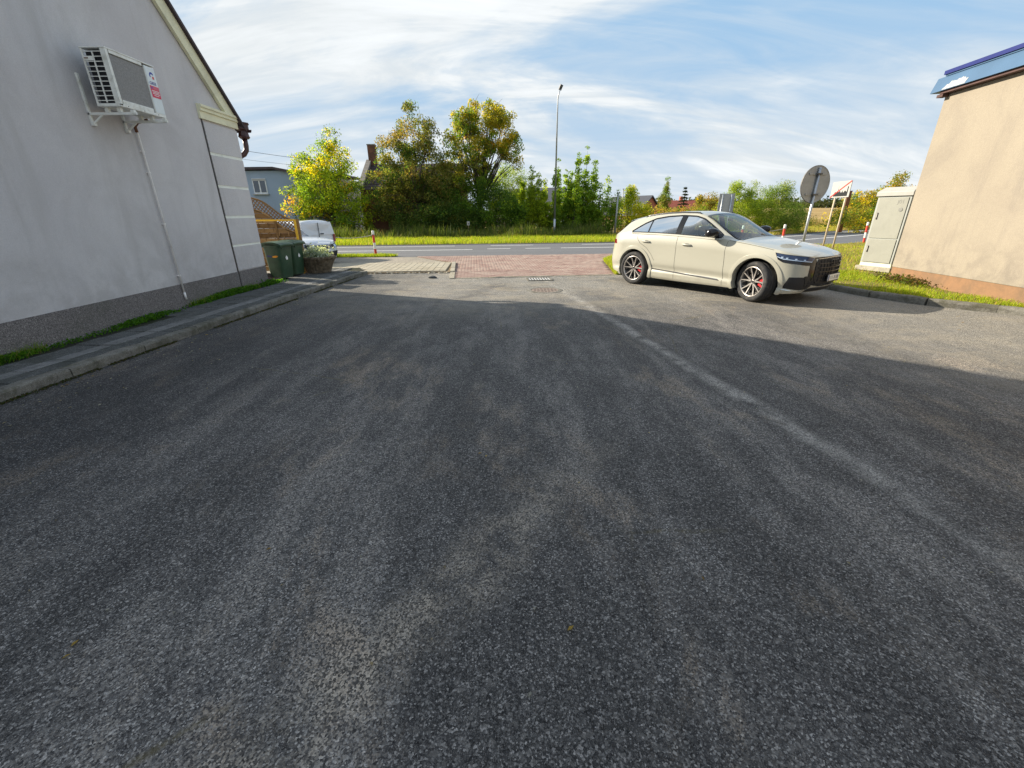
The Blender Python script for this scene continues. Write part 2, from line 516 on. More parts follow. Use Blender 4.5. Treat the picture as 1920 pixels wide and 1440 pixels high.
plinthmat()
old_concrete('kerb_concrete', (0.185, 0.175, 0.15), (0.07, 0.068, 0.04), 0.8, 3.4)
old_concrete('slab_dark', (0.095, 0.098, 0.095), (0.045, 0.050, 0.036), 0.6, 1.6)
old_concrete('slab_light', (0.19, 0.19, 0.185), (0.075, 0.078, 0.065), 0.75, 1.4)
old_concrete('border_concrete', (0.36, 0.33, 0.26), (0.30, 0.25, 0.16), 0.5, 2.0)
old_concrete('precast_concrete', (0.42, 0.385, 0.31), (0.2, 0.18, 0.12), 0.5, 3.0)
paver_mat('paver_red', (0.24, 0.155, 0.13), (0.32, 0.22, 0.185), (0.38, 0.30, 0.25), 0.9)
paver_mat('paver_cream', (0.36, 0.325, 0.25), (0.43, 0.39, 0.305), (0.31, 0.26, 0.18), 0.5)
soil_mat('joint_sand', (0.20, 0.15, 0.10), (0.27, 0.21, 0.14), (0.12, 0.10, 0.06))
soil_mat('joint_dirt', (0.035, 0.036, 0.028), (0.05, 0.05, 0.036), (0.03, 0.045, 0.015))
soil_mat('verge_soil', (0.13, 0.115, 0.045), (0.22, 0.16, 0.07), (0.09, 0.10, 0.025))
soil_mat('gravel_strip', (0.29, 0.26, 0.215), (0.36, 0.32, 0.26), (0.20, 0.18, 0.15))
leafmat('leaf', 0.60)
leafmat('grass_blade', 0.48)
plain('bark', (0.075, 0.058, 0.042), 0.95, var=0.35, nscale=12, bump=0.8, bscale=30)
plain('trim_cream', (0.80, 0.77, 0.54), 0.8, var=0.06, nscale=3, dirt=((0.4, 0.38, 0.28), 0.35, 2.5))
plain('trim_pale', (0.86, 0.88, 0.78), 0.8, var=0.05, nscale=3, dirt=((0.4, 0.4, 0.34), 0.3, 2.5))
plain('roof_tile', (0.06, 0.042, 0.046), 0.75, var=0.25, nscale=5)
plain('gutter_brown', (0.060, 0.022, 0.020), 0.38, var=0.2)
plain('dark_gap', (0.012, 0.012, 0.013), 0.9)
plain('ac_white', (0.82, 0.82, 0.76), 0.45, var=0.05, nscale=4, dirt=((0.36, 0.33, 0.22), 0.5, 5))
plain('ac_panel', (0.74, 0.79, 0.78), 0.4, var=0.04)
plain('ac_mesh', (0.27, 0.262, 0.25), 0.7, var=0.12, nscale=40, bump=0.4, bscale=300)
plain('ac_dark', (0.012, 0.012, 0.016), 0.6)
plain('rust', (0.16, 0.065, 0.03), 0.9, var=0.4, nscale=30)
plain('pvc_white', (0.86, 0.83, 0.80), 0.5, var=0.05, dirt=((0.35, 0.3, 0.25), 0.3, 8))
plain('logo_blue', (0.035, 0.05, 0.30), 0.5)
plain('logo_red', (0.62, 0.09, 0.06), 0.5)
plain('sticker_red', (0.66, 0.02, 0.07), 0.45)
plain('sticker_pink', (0.62, 0.12, 0.16), 0.45)
plain('sticker_violet', (0.22, 0.07, 0.34), 0.45)
plain('print_white', (0.80, 0.79, 0.76), 0.5, var=0.05)
plain('print_grey', (0.22, 0.22, 0.20), 0.7)
plain('bin_green', (0.030, 0.075, 0.038), 0.48, var=0.18, nscale=5, dirt=((0.10, 0.11, 0.08), 0.4, 6))
plain('bin_sticker_blue', (0.02, 0.025, 0.16), 0.5)
plain('bin_sticker_orange', (0.85, 0.33, 0.01), 0.5)
plain('rubber', (0.020, 0.020, 0.021), 0.82, var=0.3, nscale=30, dirt=((0.10, 0.09, 0.075), 0.5, 9))
def fence_wood():
    k = NT('wood_fence')
    oi = k.n('ShaderNodeObjectInfo')
    c = k.mix(oi.outputs['Random'], (0.17, 0.10, 0.042), (0.42, 0.27, 0.125))
    g_ = k.noise(1.0, 5, 0.6, 0.3, co=k.map(scale=(2.5, 40, 40)))
    c = k.mix(k.math('MULTIPLY', k.ramp(g_, 0.35, 0.7), 0.5), c, (0.11, 0.062, 0.028))
    k.set(base=c, rough=0.8, spec=0.2)


fence_wood()
plain('wood_lattice', (0.22, 0.13, 0.06), 0.8, var=0.25, nscale=9)
plain('yellow_paint', (0.80, 0.47, 0.02), 0.45, var=0.1)
plain('planter_crust', (0.115, 0.088, 0.055), 0.95, var=0.4, nscale=14, bump=0.9, bscale=22, dirt=((0.24, 0.20, 0.15), 0.6, 9))
plain('steel_galv', (0.47, 0.49, 0.51), 0.42, metal=0.75, var=0.12, nscale=5)
plain('sign_back', (0.36, 0.365, 0.36), 0.5, metal=0.35, var=0.08)
plain('sign_white', (0.39, 0.385, 0.365), 0.45, var=0.03)
plain('sign_black', (0.012, 0.012, 0.014), 0.5)
plain('sign_red', (0.42, 0.03, 0.025), 0.45)
plain('post_wood', (0.34, 0.225, 0.13), 0.85, var=0.2, nscale=14)
plain('post_brown', (0.20, 0.075, 0.03), 0.85, var=0.25, nscale=12)
plain('post_pale', (0.55, 0.45, 0.32), 0.7, var=0.12)
plain('bollard_red', (0.62, 0.055, 0.03), 0.5, var=0.12)
plain('bollard_white', (0.80, 0.77, 0.70), 0.5, var=0.08)
plain('chain_metal', (0.42, 0.40, 0.36), 0.5, metal=0.5)
plain('paint_white', (0.72, 0.72, 0.70), 0.75, var=0.12, nscale=7, dirt=((0.35, 0.35, 0.35), 0.5, 9))
plain('cabinet', (0.275, 0.275, 0.235), 0.6, var=0.05, nscale=2.5, dirt=((0.22, 0.22, 0.185), 0.45, 3))
plain('cabinet_edge', (0.33, 0.345, 0.325), 0.55, var=0.04)
plain('cabinet_roof', (0.35, 0.345, 0.32), 0.55, var=0.04)
plain('handle_dark', (0.06, 0.05, 0.045), 0.5)
plain('metal_blue', (0.075, 0.145, 0.245), 0.35, metal=0.25, var=0.08, nscale=1.2)
plain('metal_navy', (0.014, 0.022, 0.14), 0.35, var=0.1)
plain('eave_brown', (0.075, 0.035, 0.030), 0.7, var=0.2)
plain('scraped_white', (0.34, 0.355, 0.36), 0.6, var=0.08, nscale=30)
plain('bar_light', (0.42, 0.42, 0.41), 0.6, var=0.1)
plain('iron', (0.13, 0.125, 0.12), 0.6, metal=0.4, var=0.25, nscale=20)
plain('iron_rusty', (0.21, 0.165, 0.135), 0.85, var=0.3, nscale=25, bump=0.6, bscale=60)
plain('stone_dark', (0.05, 0.055, 0.06), 0.9, var=0.3, nscale=20, bump=0.6, bscale=30)
plain('roof_slate', (0.055, 0.06, 0.075), 0.8, var=0.2)
plain('roof_red', (0.33, 0.085, 0.05), 0.85, var=0.2)
plain('wall_red', (0.36, 0.13, 0.08), 0.9, var=0.2)
plain('window_frame', (0.74, 0.76, 0.78), 0.5)
plain('window_dark', (0.05, 0.07, 0.10), 0.12, spec=0.8)
plain('stone_cap', (0.24, 0.215, 0.19), 0.95, var=0.25, nscale=6)
plain('leaf_litter', (0.52, 0.31, 0.055), 0.8, var=0.35, nscale=40)
plain('chip_pale', (0.50, 0.45, 0.36), 0.9, var=0.3, nscale=60)
carpaint('paint_sand', (0.425, 0.41, 0.335))
carpaint('paint_vw', (0.60, 0.64, 0.70))
carpaint('paint_van', (0.66, 0.68, 0.70))
glassmat('car_glass', (0.70, 0.82, 0.80), 0.06)
glassmat('car_glass_dark', (0.18, 0.22, 0.24), 0.06)
plain('gloss_black', (0.008, 0.008, 0.010), 0.18, spec=0.4, coat=0.15)
plain('matt_black', (0.014, 0.014, 0.016), 0.65)
plain('rim_silver', (0.46, 0.43, 0.40), 0.32, metal=0.75, var=0.04)
plain('rim_dark', (0.020, 0.020, 0.022), 0.4)
plain('caliper_red', (0.40, 0.010, 0.014), 0.4)
plain('brake_disc', (0.10, 0.098, 0.095), 0.4, metal=0.8)
plain('chrome_dark', (0.075, 0.075, 0.078), 0.3, metal=0.8)
plain('chrome', (0.62, 0.60, 0.55), 0.25, metal=0.9)
plain('lamp_blue', (0.016, 0.030, 0.075), 0.15, spec=0.5, coat=0.3)
plain('lamp_light', (0.42, 0.52, 0.66), 0.15, spec=0.7, coat=1.0)
plain('lamp_red', (0.22, 0.015, 0.02), 0.12, spec=0.7, coat=1.0)
plain('plate_white', (0.80, 0.78, 0.70), 0.45, var=0.03)
plain('seat_dark', (0.03, 0.03, 0.033), 0.8)
plain('lamp_head', (0.07, 0.075, 0.09), 0.5)


# ------------------------------------------------------------------ mesh helpers
def V3(p):
    return np.asarray(p, float)


class MB:
    """collects shapes, builds ONE mesh object"""
    def __init__(s):
        s.v = []
        s.f = []

    def add(s, vs, fs):
        o = len(s.v)
        s.v.extend([tuple(map(float, p)) for p in vs])
        s.f.extend([tuple(i + o for i in f) for f in fs])
        return s

    def box(s, c, size, rot=None):
        c = V3(c)
        h = V3(size) / 2
        vs = [V3((a * h[0], b * h[1], d * h[2])) for d in (-1, 1) for b in (-1, 1) for a in (-1, 1)]
        if rot is not None:
            M = np.array(rot)
            vs = [M @ q for q in vs]
        return s.add([q + c for q in vs], [(0, 2, 3, 1), (4, 5, 7, 6), (0, 1, 5, 4), (2, 6, 7, 3), (0, 4, 6, 2), (1, 3, 7, 5)])

    def bar(s, p0, p1, w, h, up=(0, 0, 1)):
        p0, p1 = V3(p0), V3(p1)
        d = p1 - p0
        L = np.linalg.norm(d)
        d = d / L
        u = V3(up) - d * np.dot(V3(up), d)
        if np.linalg.norm(u) < 1e-5:
            u = V3((1, 0, 0)) - d * d[0]
        u /= np.linalg.norm(u)
        r = np.cross(d, u)
        M = np.stack([d, r, u], 1)
        return s.box((p0 + p1) / 2, (L, w, h), M)

    def tube(s, path, rad, n=10, cap=True):
        path = [V3(p) for p in path]
        m = len(path)
        if np.isscalar(rad):
            rad = [rad] * m
        vs, fs = [], []
        prev = None
        for i, p in enumerate(path):
            t = path[min(i + 1, m - 1)] - path[max(i - 1, 0)]
            t = t / (np.linalg.norm(t) + 1e-9)
            if prev is None:
                a = V3((0, 0, 1)) if abs(t[2]) < 0.9 else V3((1, 0, 0))
            else:
                a = prev
            u = a - t * np.dot(a, t)
            u /= np.linalg.norm(u)
            prev = u
            w = np.cross(t, u)
            for k in range(n):
                an = 2 * math.pi * k / n
                vs.append(p + rad[i] * (math.cos(an) * u + math.sin(an) * w))
        for i in range(m - 1):
            for k in range(n):
                k2 = (k + 1) % n
                fs.append((i * n + k, i * n + k2, (i + 1) * n + k2, (i + 1) * n + k))
        if cap:
            fs.append(tuple(range(n))[::-1])
            fs.append(tuple((m - 1) * n + k for k in range(n)))
        return s.add(vs, fs)

    def lathe(s, prof, n=32, axis='Z', c=(0, 0, 0)):
        vs, fs = [], []
        c = V3(c)
        for (r, h) in prof:
            for k in range(n):
                an = 2 * math.pi * k / n
                a, b = r * math.cos(an), r * math.sin(an)
                vs.append(c + (V3((a, b, h)) if axis == 'Z' else V3((a, h, b)) if axis == 'Y' else V3((h, a, b))))
        m = len(prof)
        for i in range(m - 1):
            for k in range(n):
                k2 = (k + 1) % n
                fs.append((i * n + k, i * n + k2, (i + 1) * n + k2, (i + 1) * n + k))
        return s.add(vs, fs)

    def prism(s, poly, depth, M=None, c=(0, 0, 0)):
        """poly in local xy, extruded along local z by depth"""
        n = len(poly)
        vs = [V3((p[0], p[1], 0)) for p in poly] + [V3((p[0], p[1], depth)) for p in poly]
        if M is not None:
            vs = [np.array(M) @ q for q in vs]
        vs = [q + V3(c) for q in vs]
        fs = [tuple(range(n))[::-1], tuple(range(n, 2 * n))] + [(i, (i + 1) % n, n + (i + 1) % n, n + i) for i in range(n)]
        return s.add(vs, fs)

    def grid(s, P):
        """P[i][j] points"""
        P = np.asarray(P, float)
        a, b = P.shape[:2]
        return s.add(P.reshape(-1, 3), [(i * b + j, (i + 1) * b + j, (i + 1) * b + j + 1, i * b + j + 1) for i in range(a - 1) for j in range(b - 1)])

    def build(s, name, mat, parent=None, smooth=False, bevel=0.0, loc=None):
        me = bpy.data.meshes.new(name)
        me.from_pydata(s.v, [], s.f)
        me.materials.append(MATS[mat])
        if smooth:
            me.shade_smooth()
        me.update()
        o = bpy.data.objects.new(name, me)
        COL.objects.link(o)
        if parent is not None:
            o.parent = parent
        if loc is not None:
            o.location = loc
        if bevel:
            md = o.modifiers.new('bevel', 'BEVEL')
            md.width = bevel
            md.segments = 2
            md.limit_method = 'ANGLE'
            md.angle_limit = R(40)
        if smooth == 'auto':
            pass
        return o


def smooth_by_angle(o, deg=35):
    me = o.data
    me.shade_smooth()
    try:
        me.set_sharp_from_angle(angle=R(deg))
    except Exception:
        pass
    return o


def empty(name, loc=(0, 0, 0), rz=0.0):
    o = bpy.data.objects.new(name, None)
    o.empty_display_size = 0.2
    COL.objects.link(o)
    o.location = loc
    o.rotation_euler = (0, 0, rz)
    return o


def tag(o, label=None, cat=None, group=None, kind=None):
    if label:
        o['label'] = label
    if cat:
        o['category'] = cat
    if group:
        o['group'] = group
    if kind:
        o['kind'] = kind
    return o


def copy_tree(o, parent=None):
    c = o.copy()
    COL.objects.link(c)
    if parent is not None:
        c.parent = parent
    for ch in list(o.children):
        copy_tree(ch, c)
    return c


def fast_mesh(name, verts, quads, mat, tint=None, smooth=False, parent=None):
    """numpy arrays -> mesh; quads (N,4) or tris (N,3); tint per-vertex rgb"""
    me = bpy.data.meshes.new(name)
    verts = np.asarray(verts, np.float32)
    quads = np.asarray(quads, np.int32)
    k = quads.shape[1]
    me.vertices.add(len(verts))
    me.vertices.foreach_set('co', verts.ravel())
    me.loops.add(quads.size)
    me.loops.foreach_set('vertex_index', quads.ravel())
    me.polygons.add(len(quads))
    me.polygons.foreach_set('loop_start', np.arange(0, quads.size, k, dtype=np.int32))
    me.update(calc_edges=True)
    if tint is not None:
        at = me.attributes.new('tint', 'FLOAT_COLOR', 'POINT')
        c = np.ones((len(verts), 4), np.float32)
        c[:, :3] = tint
        at.data.foreach_set('color', c.ravel())
    me.materials.append(MATS[mat])
    if smooth:
        me.shade_smooth()
    o = bpy.data.objects.new(name, me)
    COL.objects.link(o)
    if parent is not None:
        o.parent = parent
    return o


def unit(a):
    return a / (np.linalg.norm(a, axis=-1, keepdims=True) + 1e-9)


def leaf_arrays(cen, size, rng, droop=0.25, aspect=0.55, upright=None):
    """rhombic folded leaves: (N,3) centres, (N,) size"""
    n = len(cen)
    d = unit(rng.normal(size=(n, 3)) + np.array([0, 0, -droop]))
    if upright is not None:
        d = unit(d * 0.55 + np.array([0, 0, upright]))
    q = unit(np.cross(d, rng.normal(size=(n, 3))))
    nn = np.cross(d, q)
    s = size[:, None]
    a = cen - d * s * 0.5
    b = cen + d * s * 0.5
    m = cen - d * s * 0.05 + nn * s * 0.08
    l = m + q * s * aspect * 0.5
    r = m - q * s * aspect * 0.5
    v = np.stack([a, l, b, r], 1).reshape(-1, 3)
    f = np.arange(4 * n).reshape(n, 4)
    return v, f


def blades(xy, z, h, w, rng, lean=0.35, wind=(0.0, 0.0)):
    """grass blades: bent, 3 verts + tip => two quads/tri merged as quads of 4 verts (root l, root r, tip)"""
    n = len(xy)
    an = rng.uniform(0, 2 * math.pi, n)
    dx = np.stack([np.cos(an), np.sin(an)], 1)
    ln = rng.normal(0, lean, (n, 2)) + np.array(wind)
    root = np.concatenate([xy, z[:, None]], 1)
    wv = np.concatenate([dx * w[:, None] * 0.5, np.zeros((n, 1))], 1)
    mid = root + np.concatenate([ln * h[:, None] * 0.35, (h * 0.6)[:, None]], 1)
    tip = root + np.concatenate([ln * h[:, None], h[:, None]], 1)
    v = np.stack([root - wv, root + wv, mid + wv * 0.8, mid - wv * 0.8, tip], 1).reshape(-1, 3)
    i = np.arange(n) * 5
    tri = np.concatenate([np.stack([i, i + 1, i + 2], 1), np.stack([i, i + 2, i + 3], 1), np.stack([i + 3, i + 2, i + 4], 1)])
    return v, tri


def pick_tint(n, palette, weights, rng, jitter=0.18):
    p = np.array(palette)
    w = np.array(weights, float)
    idx = rng.choice(len(p), n, p=w / w.sum())
    c = p[idx] * rng.uniform(1 - jitter, 1 + jitter, (n, 1))
    return c


def point_in_poly(x, y, poly):
    inside = np.zeros(len(x), bool)
    n = len(poly)
    for i in range(n):
        x0, y0 = poly[i]
        x1, y1 = poly[(i + 1) % n]
        c = ((y0 > y) != (y1 > y)) & (x < (x1 - x0) * (y - y0) / (y1 - y0 + 1e-12) + x0)
        inside ^= c
    return inside


def scatter_poly(poly, n, rng):
    P = np.array(poly)
    lo, hi = P.min(0), P.max(0)
    out = np.zeros((0, 2))
    while len(out) < n:
        q = rng.uniform(lo, hi, (n * 2, 2))
        q = q[point_in_poly(q[:, 0], q[:, 1], poly)]
        out = np.concatenate([out, q])
    return out[:n]


def sheet(name, poly, z, mat, kind='structure'):
    m = MB()
    m.add([(p[0], p[1], z) for p in poly], [tuple(range(len(poly)))])
    o = m.build(name, mat)
    o['kind'] = kind
    return o


def smoothnoise(x, y, s, seed=0):
    return (np.sin(x * s * 1.3 + seed) * np.cos(y * s * 1.7 + seed * 2.1) + np.sin((x + y) * s * 0.7 + seed * 0.7) * 0.7) / 1.7


# ------------------------------------------------------------------ ground, road, pavements
def terrain_z(x, y):
    far = np.clip((y - 45) / 160.0, 0, 1)
    far = far * far * (3 - 2 * far)
    right = np.clip((x + 20) / 120.0, 0, 1)
    return -0.045 + far * right * (2.3 + 0.5 * np.sin(x * 0.011 + 1.0) + 0.4 * np.sin(y * 0.02))


def build_terrain():
    xs = np.concatenate([np.linspace(-900, -80, 14), np.linspace(-70, 120, 60), np.linspace(130, 900, 26)])
    ys = np.concatenate([np.linspace(-200, -10, 8), np.linspace(0, 120, 50), np.linspace(130, 500, 30), np.linspace(560, 2500, 12)])
    X, Y = np.meshgrid(xs, ys, indexing='ij')
    Z = terrain_z(X, Y)
    a, b = X.shape
    idx = np.arange(a * b).reshape(a, b)
    q = np.stack([idx[:-1, :-1], idx[1:, :-1], idx[1:, 1:], idx[:-1, 1:]], -1).reshape(-1, 4)
    o = fast_mesh('terrain', np.stack([X, Y, Z], -1).reshape(-1, 3), q, 'terrain', smooth=True)
    o['kind'] = 'structure'


build_terrain()
def road_c(x):
    """centre line: nearly straight on the left, bending away on the right"""
    x = np.asarray(x, float)
    k = np.clip(x - 4.0, 0, 16)
    return 22.9 + 0.055 * x + 0.0195 * k * k + 0.0195 * 32 * np.clip(x - 20.0, 0, None)


def road_pt(x, off):
    e = 0.05
    s_ = float(road_c(x + e) - road_c(x - e)) / (2 * e)
    l = math.hypot(1, s_)
    return (x - s_ / l * off, float(road_c(x)) + off / l)


def road_xs(x0, x1):
    xs = [x0] + [v for v in np.concatenate([np.arange(-260, 3, 20), np.arange(3, 24, 1.0), np.arange(24, 301, 20)]) if x0 < v < x1] + [x1]
    return xs


def road_strip(name, x0, x1, o0, o1, z, mat, kind='structure'):
    P = [[road_pt(x, o0) + (z,), road_pt(x, o1) + (z,)] for x in road_xs(x0, x1)]
    o = MB().grid(P).build(name, mat)
    o['kind'] = kind
    return o


road_strip('road', -260, 300, -3.75, 3.45, -0.012, 'road_asphalt')


def marking(name, x0, x1, off, w):
    road_strip(name, x0, x1, off - w / 2, off + w / 2, -0.007, 'paint_white')


marking('road_marking', -120, -1.95, -0.30, 0.17)
marking('road_marking', -1.2, -0.02, 0.02, 0.15)
marking('road_marking', 0.75, 2.05, 0.02, 0.15)
marking('road_marking', 2.6, 160, 0.02, 0.17)
marking('road_marking', -140, -3.0, 2.35, 0.15)
marking('road_marking', -1.0, 1.4, 2.35, 0.15)
marking('road_marking', 4.2, 200, 2.35, 0.15)
marking('road_marking', 6.2, 200, -3.45, 0.14)
road_strip('road_kerb', -260, 300, 3.47, 3.75, 0.005, 'stone_dark')
road_strip('verge', -120, 140, 3.77, 26, -0.002, 'verge_soil')

KX = lambda y: -5.35 + 0.069 * y               # footway kerb line (road-side face)
YARD = [(KX(-8), -8), (14, -8), (14, 7.0), (9.2, 7.25), (8.35, 7.6), (7.85, 8.2), (7.5, 9.0), (7.3, 10.0), (6.9, 11.2), (6.0, 12.25), (4.7, 12.78),
        (3.1, 12.7), (-1.68, 12.24), (-1.85, 13.55), (-4.55, 13.42), (-4.40, 13.0), (KX(12.2), 12.2)]
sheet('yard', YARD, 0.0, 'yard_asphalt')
sheet('gravel_strip', [(-30, 15.6), (-2.2, 15.6), (-2.0, 19.0), (-30, 17.5)], -0.006, 'gravel_strip')
sheet('apron_bed', [(-1.72, 12.26), (3.1, 12.7), (3.50, 16.3), (4.75, 19.42), (-4.1, 18.93), (-2.18, 16.25)], -0.002, 'joint_sand')
sheet('lot', [(-40, 11.2), (-6.25, 11.2), (-6.25, 17.2), (-7, 19.2), (-40, 16.6)], -0.002, 'gravel_strip')


def chamfer_block(lx, ly, h, ch=0.006):
    a, b = lx / 2, ly / 2
    v = [(-a, -b, 0), (a, -b, 0), (a, b, 0), (-a, b, 0), (-a, -b, h - ch), (a, -b, h - ch), (a, b, h - ch), (-a, b, h - ch),
         (-a + ch, -b + ch, h), (a - ch, -b + ch, h), (a - ch, b - ch, h), (-a + ch, b - ch, h)]
    f = [(0, 1, 5, 4), (1, 2, 6, 5), (2, 3, 7, 6), (3, 0, 4, 7), (4, 5, 9, 8), (5, 6, 10, 9), (6, 7, 11, 10), (7, 4, 8, 11), (8, 9, 10, 11)]
    return v, f


def lay_pavers(parent_name, poly, lx, ly, gap, ang, mat, z, top, maxn, rng, name='paver', bond=0.5, keep=None):
    """individual paving blocks; the nearest maxn are objects, the rest one joined part"""
    root = empty(parent_name, (0, 0, 0))
    root['kind'] = 'structure'
    P = np.array(poly)
    ca, sa = math.cos(ang), math.sin(ang)
    ctr = P.mean(0)
    spots = []
    n = int(14 / min(lx, ly))
    for j in range(-n, n):
        for i in range(-n, n):
            u = (i + (bond if j % 2 else 0)) * (lx + gap)
            w = j * (ly + gap)
            if abs(u) > 9 or abs(w) > 9:
                continue
            spots.append((ctr[0] + ca * u - sa * w, ctr[1] + sa * u + ca * w))
    S = np.array(spots)
    ok = point_in_poly(S[:, 0], S[:, 1], poly)
    S = S[ok]
    if keep is not None:
        S = S[[keep(q) for q in S]]
    S = S[np.argsort(np.hypot(S[:, 0], S[:, 1]))]
    v, f = chamfer_block(lx, ly, top)
    me = bpy.data.meshes.new(name)
    me.from_pydata(v, [], f)
    me.materials.append(MATS[mat])
    for q in S[:maxn]:
        o = bpy.data.objects.new(name, me)
        COL.objects.link(o)
        o.parent = root
        o.location = (q[0], q[1], z + rng.normal(0, 0.0016))
        o.rotation_euler = (rng.normal(0, 0.006), rng.normal(0, 0.006), ang + rng.normal(0, 0.006))
    rest = S[maxn:]
    if len(rest):
        V = np.array(v)
        k = len(V)
        Rm = np.array([[ca, -sa, 0], [sa, ca, 0], [0, 0, 1]])
        A = (V @ Rm.T)[None] + np.concatenate([rest, (z + rng.normal(0, 0.0016, len(rest)))[:, None]], 1)[:, None]
        F = (np.array(f)[None] + (np.arange(len(rest)) * k)[:, None, None]).reshape(-1, 4)
        o = fast_mesh('paver_field', A.reshape(-1, 3), F, mat)
        at = o.data.attributes.new('rnd', 'FLOAT', 'POINT')
        at.data.foreach_set('value', np.repeat(rng.uniform(0, 1, len(rest)), k).astype(np.float32))
        o.parent = root
        o['kind'] = 'stuff'
    return root


APRON = [(-1.60, 12.36), (3.02, 12.80), (3.42, 16.3), (4.7, 19.36), (-4.0, 18.9), (-2.02, 16.25)]
lay_pavers('driveway_paving', APRON, 0.196, 0.097, 0.004, R(4.5), 'paver_red', -0.05, 0.062, 300, RNG)
CREAM = [(-4.50, 13.46), (-1.98, 13.62), (-2.16, 16.05), (-7.0, 16.0), (-7.0, 14.35), (-4.85, 14.3)]
lay_pavers('pavement', CREAM, 0.192, 0.192, 0.007, R(3.0), 'paver_cream', -0.03, 0.085, 300, RNG, bond=0.0)
sheet('pavement_bed', [(-4.56, 13.42), (-1.9, 13.58), (-2.12, 16.1), (-7.1, 16.05), (-7.1, 14.2)], 0.022, 'joint_sand')

# edging stones and kerb stones: every stone its own piece
KERB_ROOTS = {}


def stone_mesh(name, L, w, h, mat, rnd=0.025, seed=0):
    rg = np.random.default_rng(seed)
    n = 7
    prof = [(-w / 2, 0), (-w / 2, h - rnd), (-w / 2 + rnd * 0.35, h - rnd * 0.25), (-w / 2 + rnd, h), (w / 2 - rnd * 0.6, h), (w / 2, h - rnd * 0.5), (w / 2, 0)]
    P = []
    for i in range(n):
        t = i / (n - 1)
        x = -L / 2 + L * t
        e = 0.006 if i in (0, n - 1) else 0.0
        P.append([(x, q[0] * (1 - e * 2) + rg.normal(0, 0.002), max(0, q[1] - e) + (rg.normal(0, 0.0025) if q[1] > 0 else 0)) for q in prof])
    m = MB().grid(P)
    k = len(prof)
    m.f.append(tuple(range(k)))
    m.f.append(tuple((n - 1) * k + i for i in range(k))[::-1])
    me = bpy.data.meshes.new(name)
    me.from_pydata(m.v, [], m.f)
    me.materials.append(MATS[mat])
    return me


def lay_stones(root_name, path, L, w, h, z, mat, gap=0.016, flip=False, name='kerb_stone', rnd=0.025):
    root = empty(root_name)
    root['kind'] = 'structure'
    meshes = [stone_mesh(name, L - gap, w, h, mat, rnd, s) for s in range(4)]
    pts = [V3((p[0], p[1], 0)) for p in path]
    seg = [np.linalg.norm(pts[i + 1] - pts[i]) for i in range(len(pts) - 1)]
    tot = sum(seg)
    cnt = max(1, int(round(tot / L)))
    rg = np.random.default_rng(5)

    def at(s):
        for i, l in enumerate(seg):
            if s <= l or i == len(seg) - 1:
                return pts[i] + (pts[i + 1] - pts[i]) * (s / l)
            s -= l
    for k in range(cnt):
        a, b = at(tot * k / cnt), at(tot * (k + 1) / cnt)
        d = b - a
        o = bpy.data.objects.new(name, meshes[k % 4])
        COL.objects.link(o)
        o.parent = root
        o.location = ((a[0] + b[0]) / 2, (a[1] + b[1]) / 2, z + rg.normal(0, 0.004))
        o.scale = (np.linalg.norm(d) / L, 1, 1)
        o.rotation_euler = (rg.normal(0, 0.012), rg.normal(0, 0.004), math.atan2(d[1], d[0]) + (math.pi if flip else 0) + rg.normal(0, 0.004))
    return root


# left footway kerb: outer face at KX(y); stones are 15 cm wide, so their axis sits 7.5 cm inside
lay_stones('kerb', [(KX(2.66) - 0.075, 2.66), (KX(11.66) - 0.075, 11.66), (-4.52, 12.6), (-4.42, 13.30)], 1.0, 0.15, 0.20, -0.09, 'kerb_concrete')
lay_stones('kerb', [(9.0 + 0.06, 3.0), (9.0 + 0.06, 7.10), (8.38, 7.66), (7.92, 8.24), (7.58, 9.0), (7.38, 10.0), (6.98, 11.24), (6.05, 12.32)], 0.92, 0.15, 0.22, -0.09, 'kerb_concrete', flip=True, rnd=0.045)
lay_stones('edging', [(-1.66, 12.22), (-1.80, 13.55)], 1.0, 0.15, 0.07, -0.04, 'border_concrete', rnd=0.01, name='edging_stone')
lay_stones('edging', [(-1.81, 13.60), (-2.09, 16.2)], 1.0, 0.14, 0.10, -0.04, 'border_concrete', rnd=0.01, name='edging_stone')
lay_stones('edging', [(-1.56, 12.295), (3.05, 12.735)], 1.0, 0.08, 0.06, -0.045, 'border_concrete', rnd=0.008, name='edging_stone')

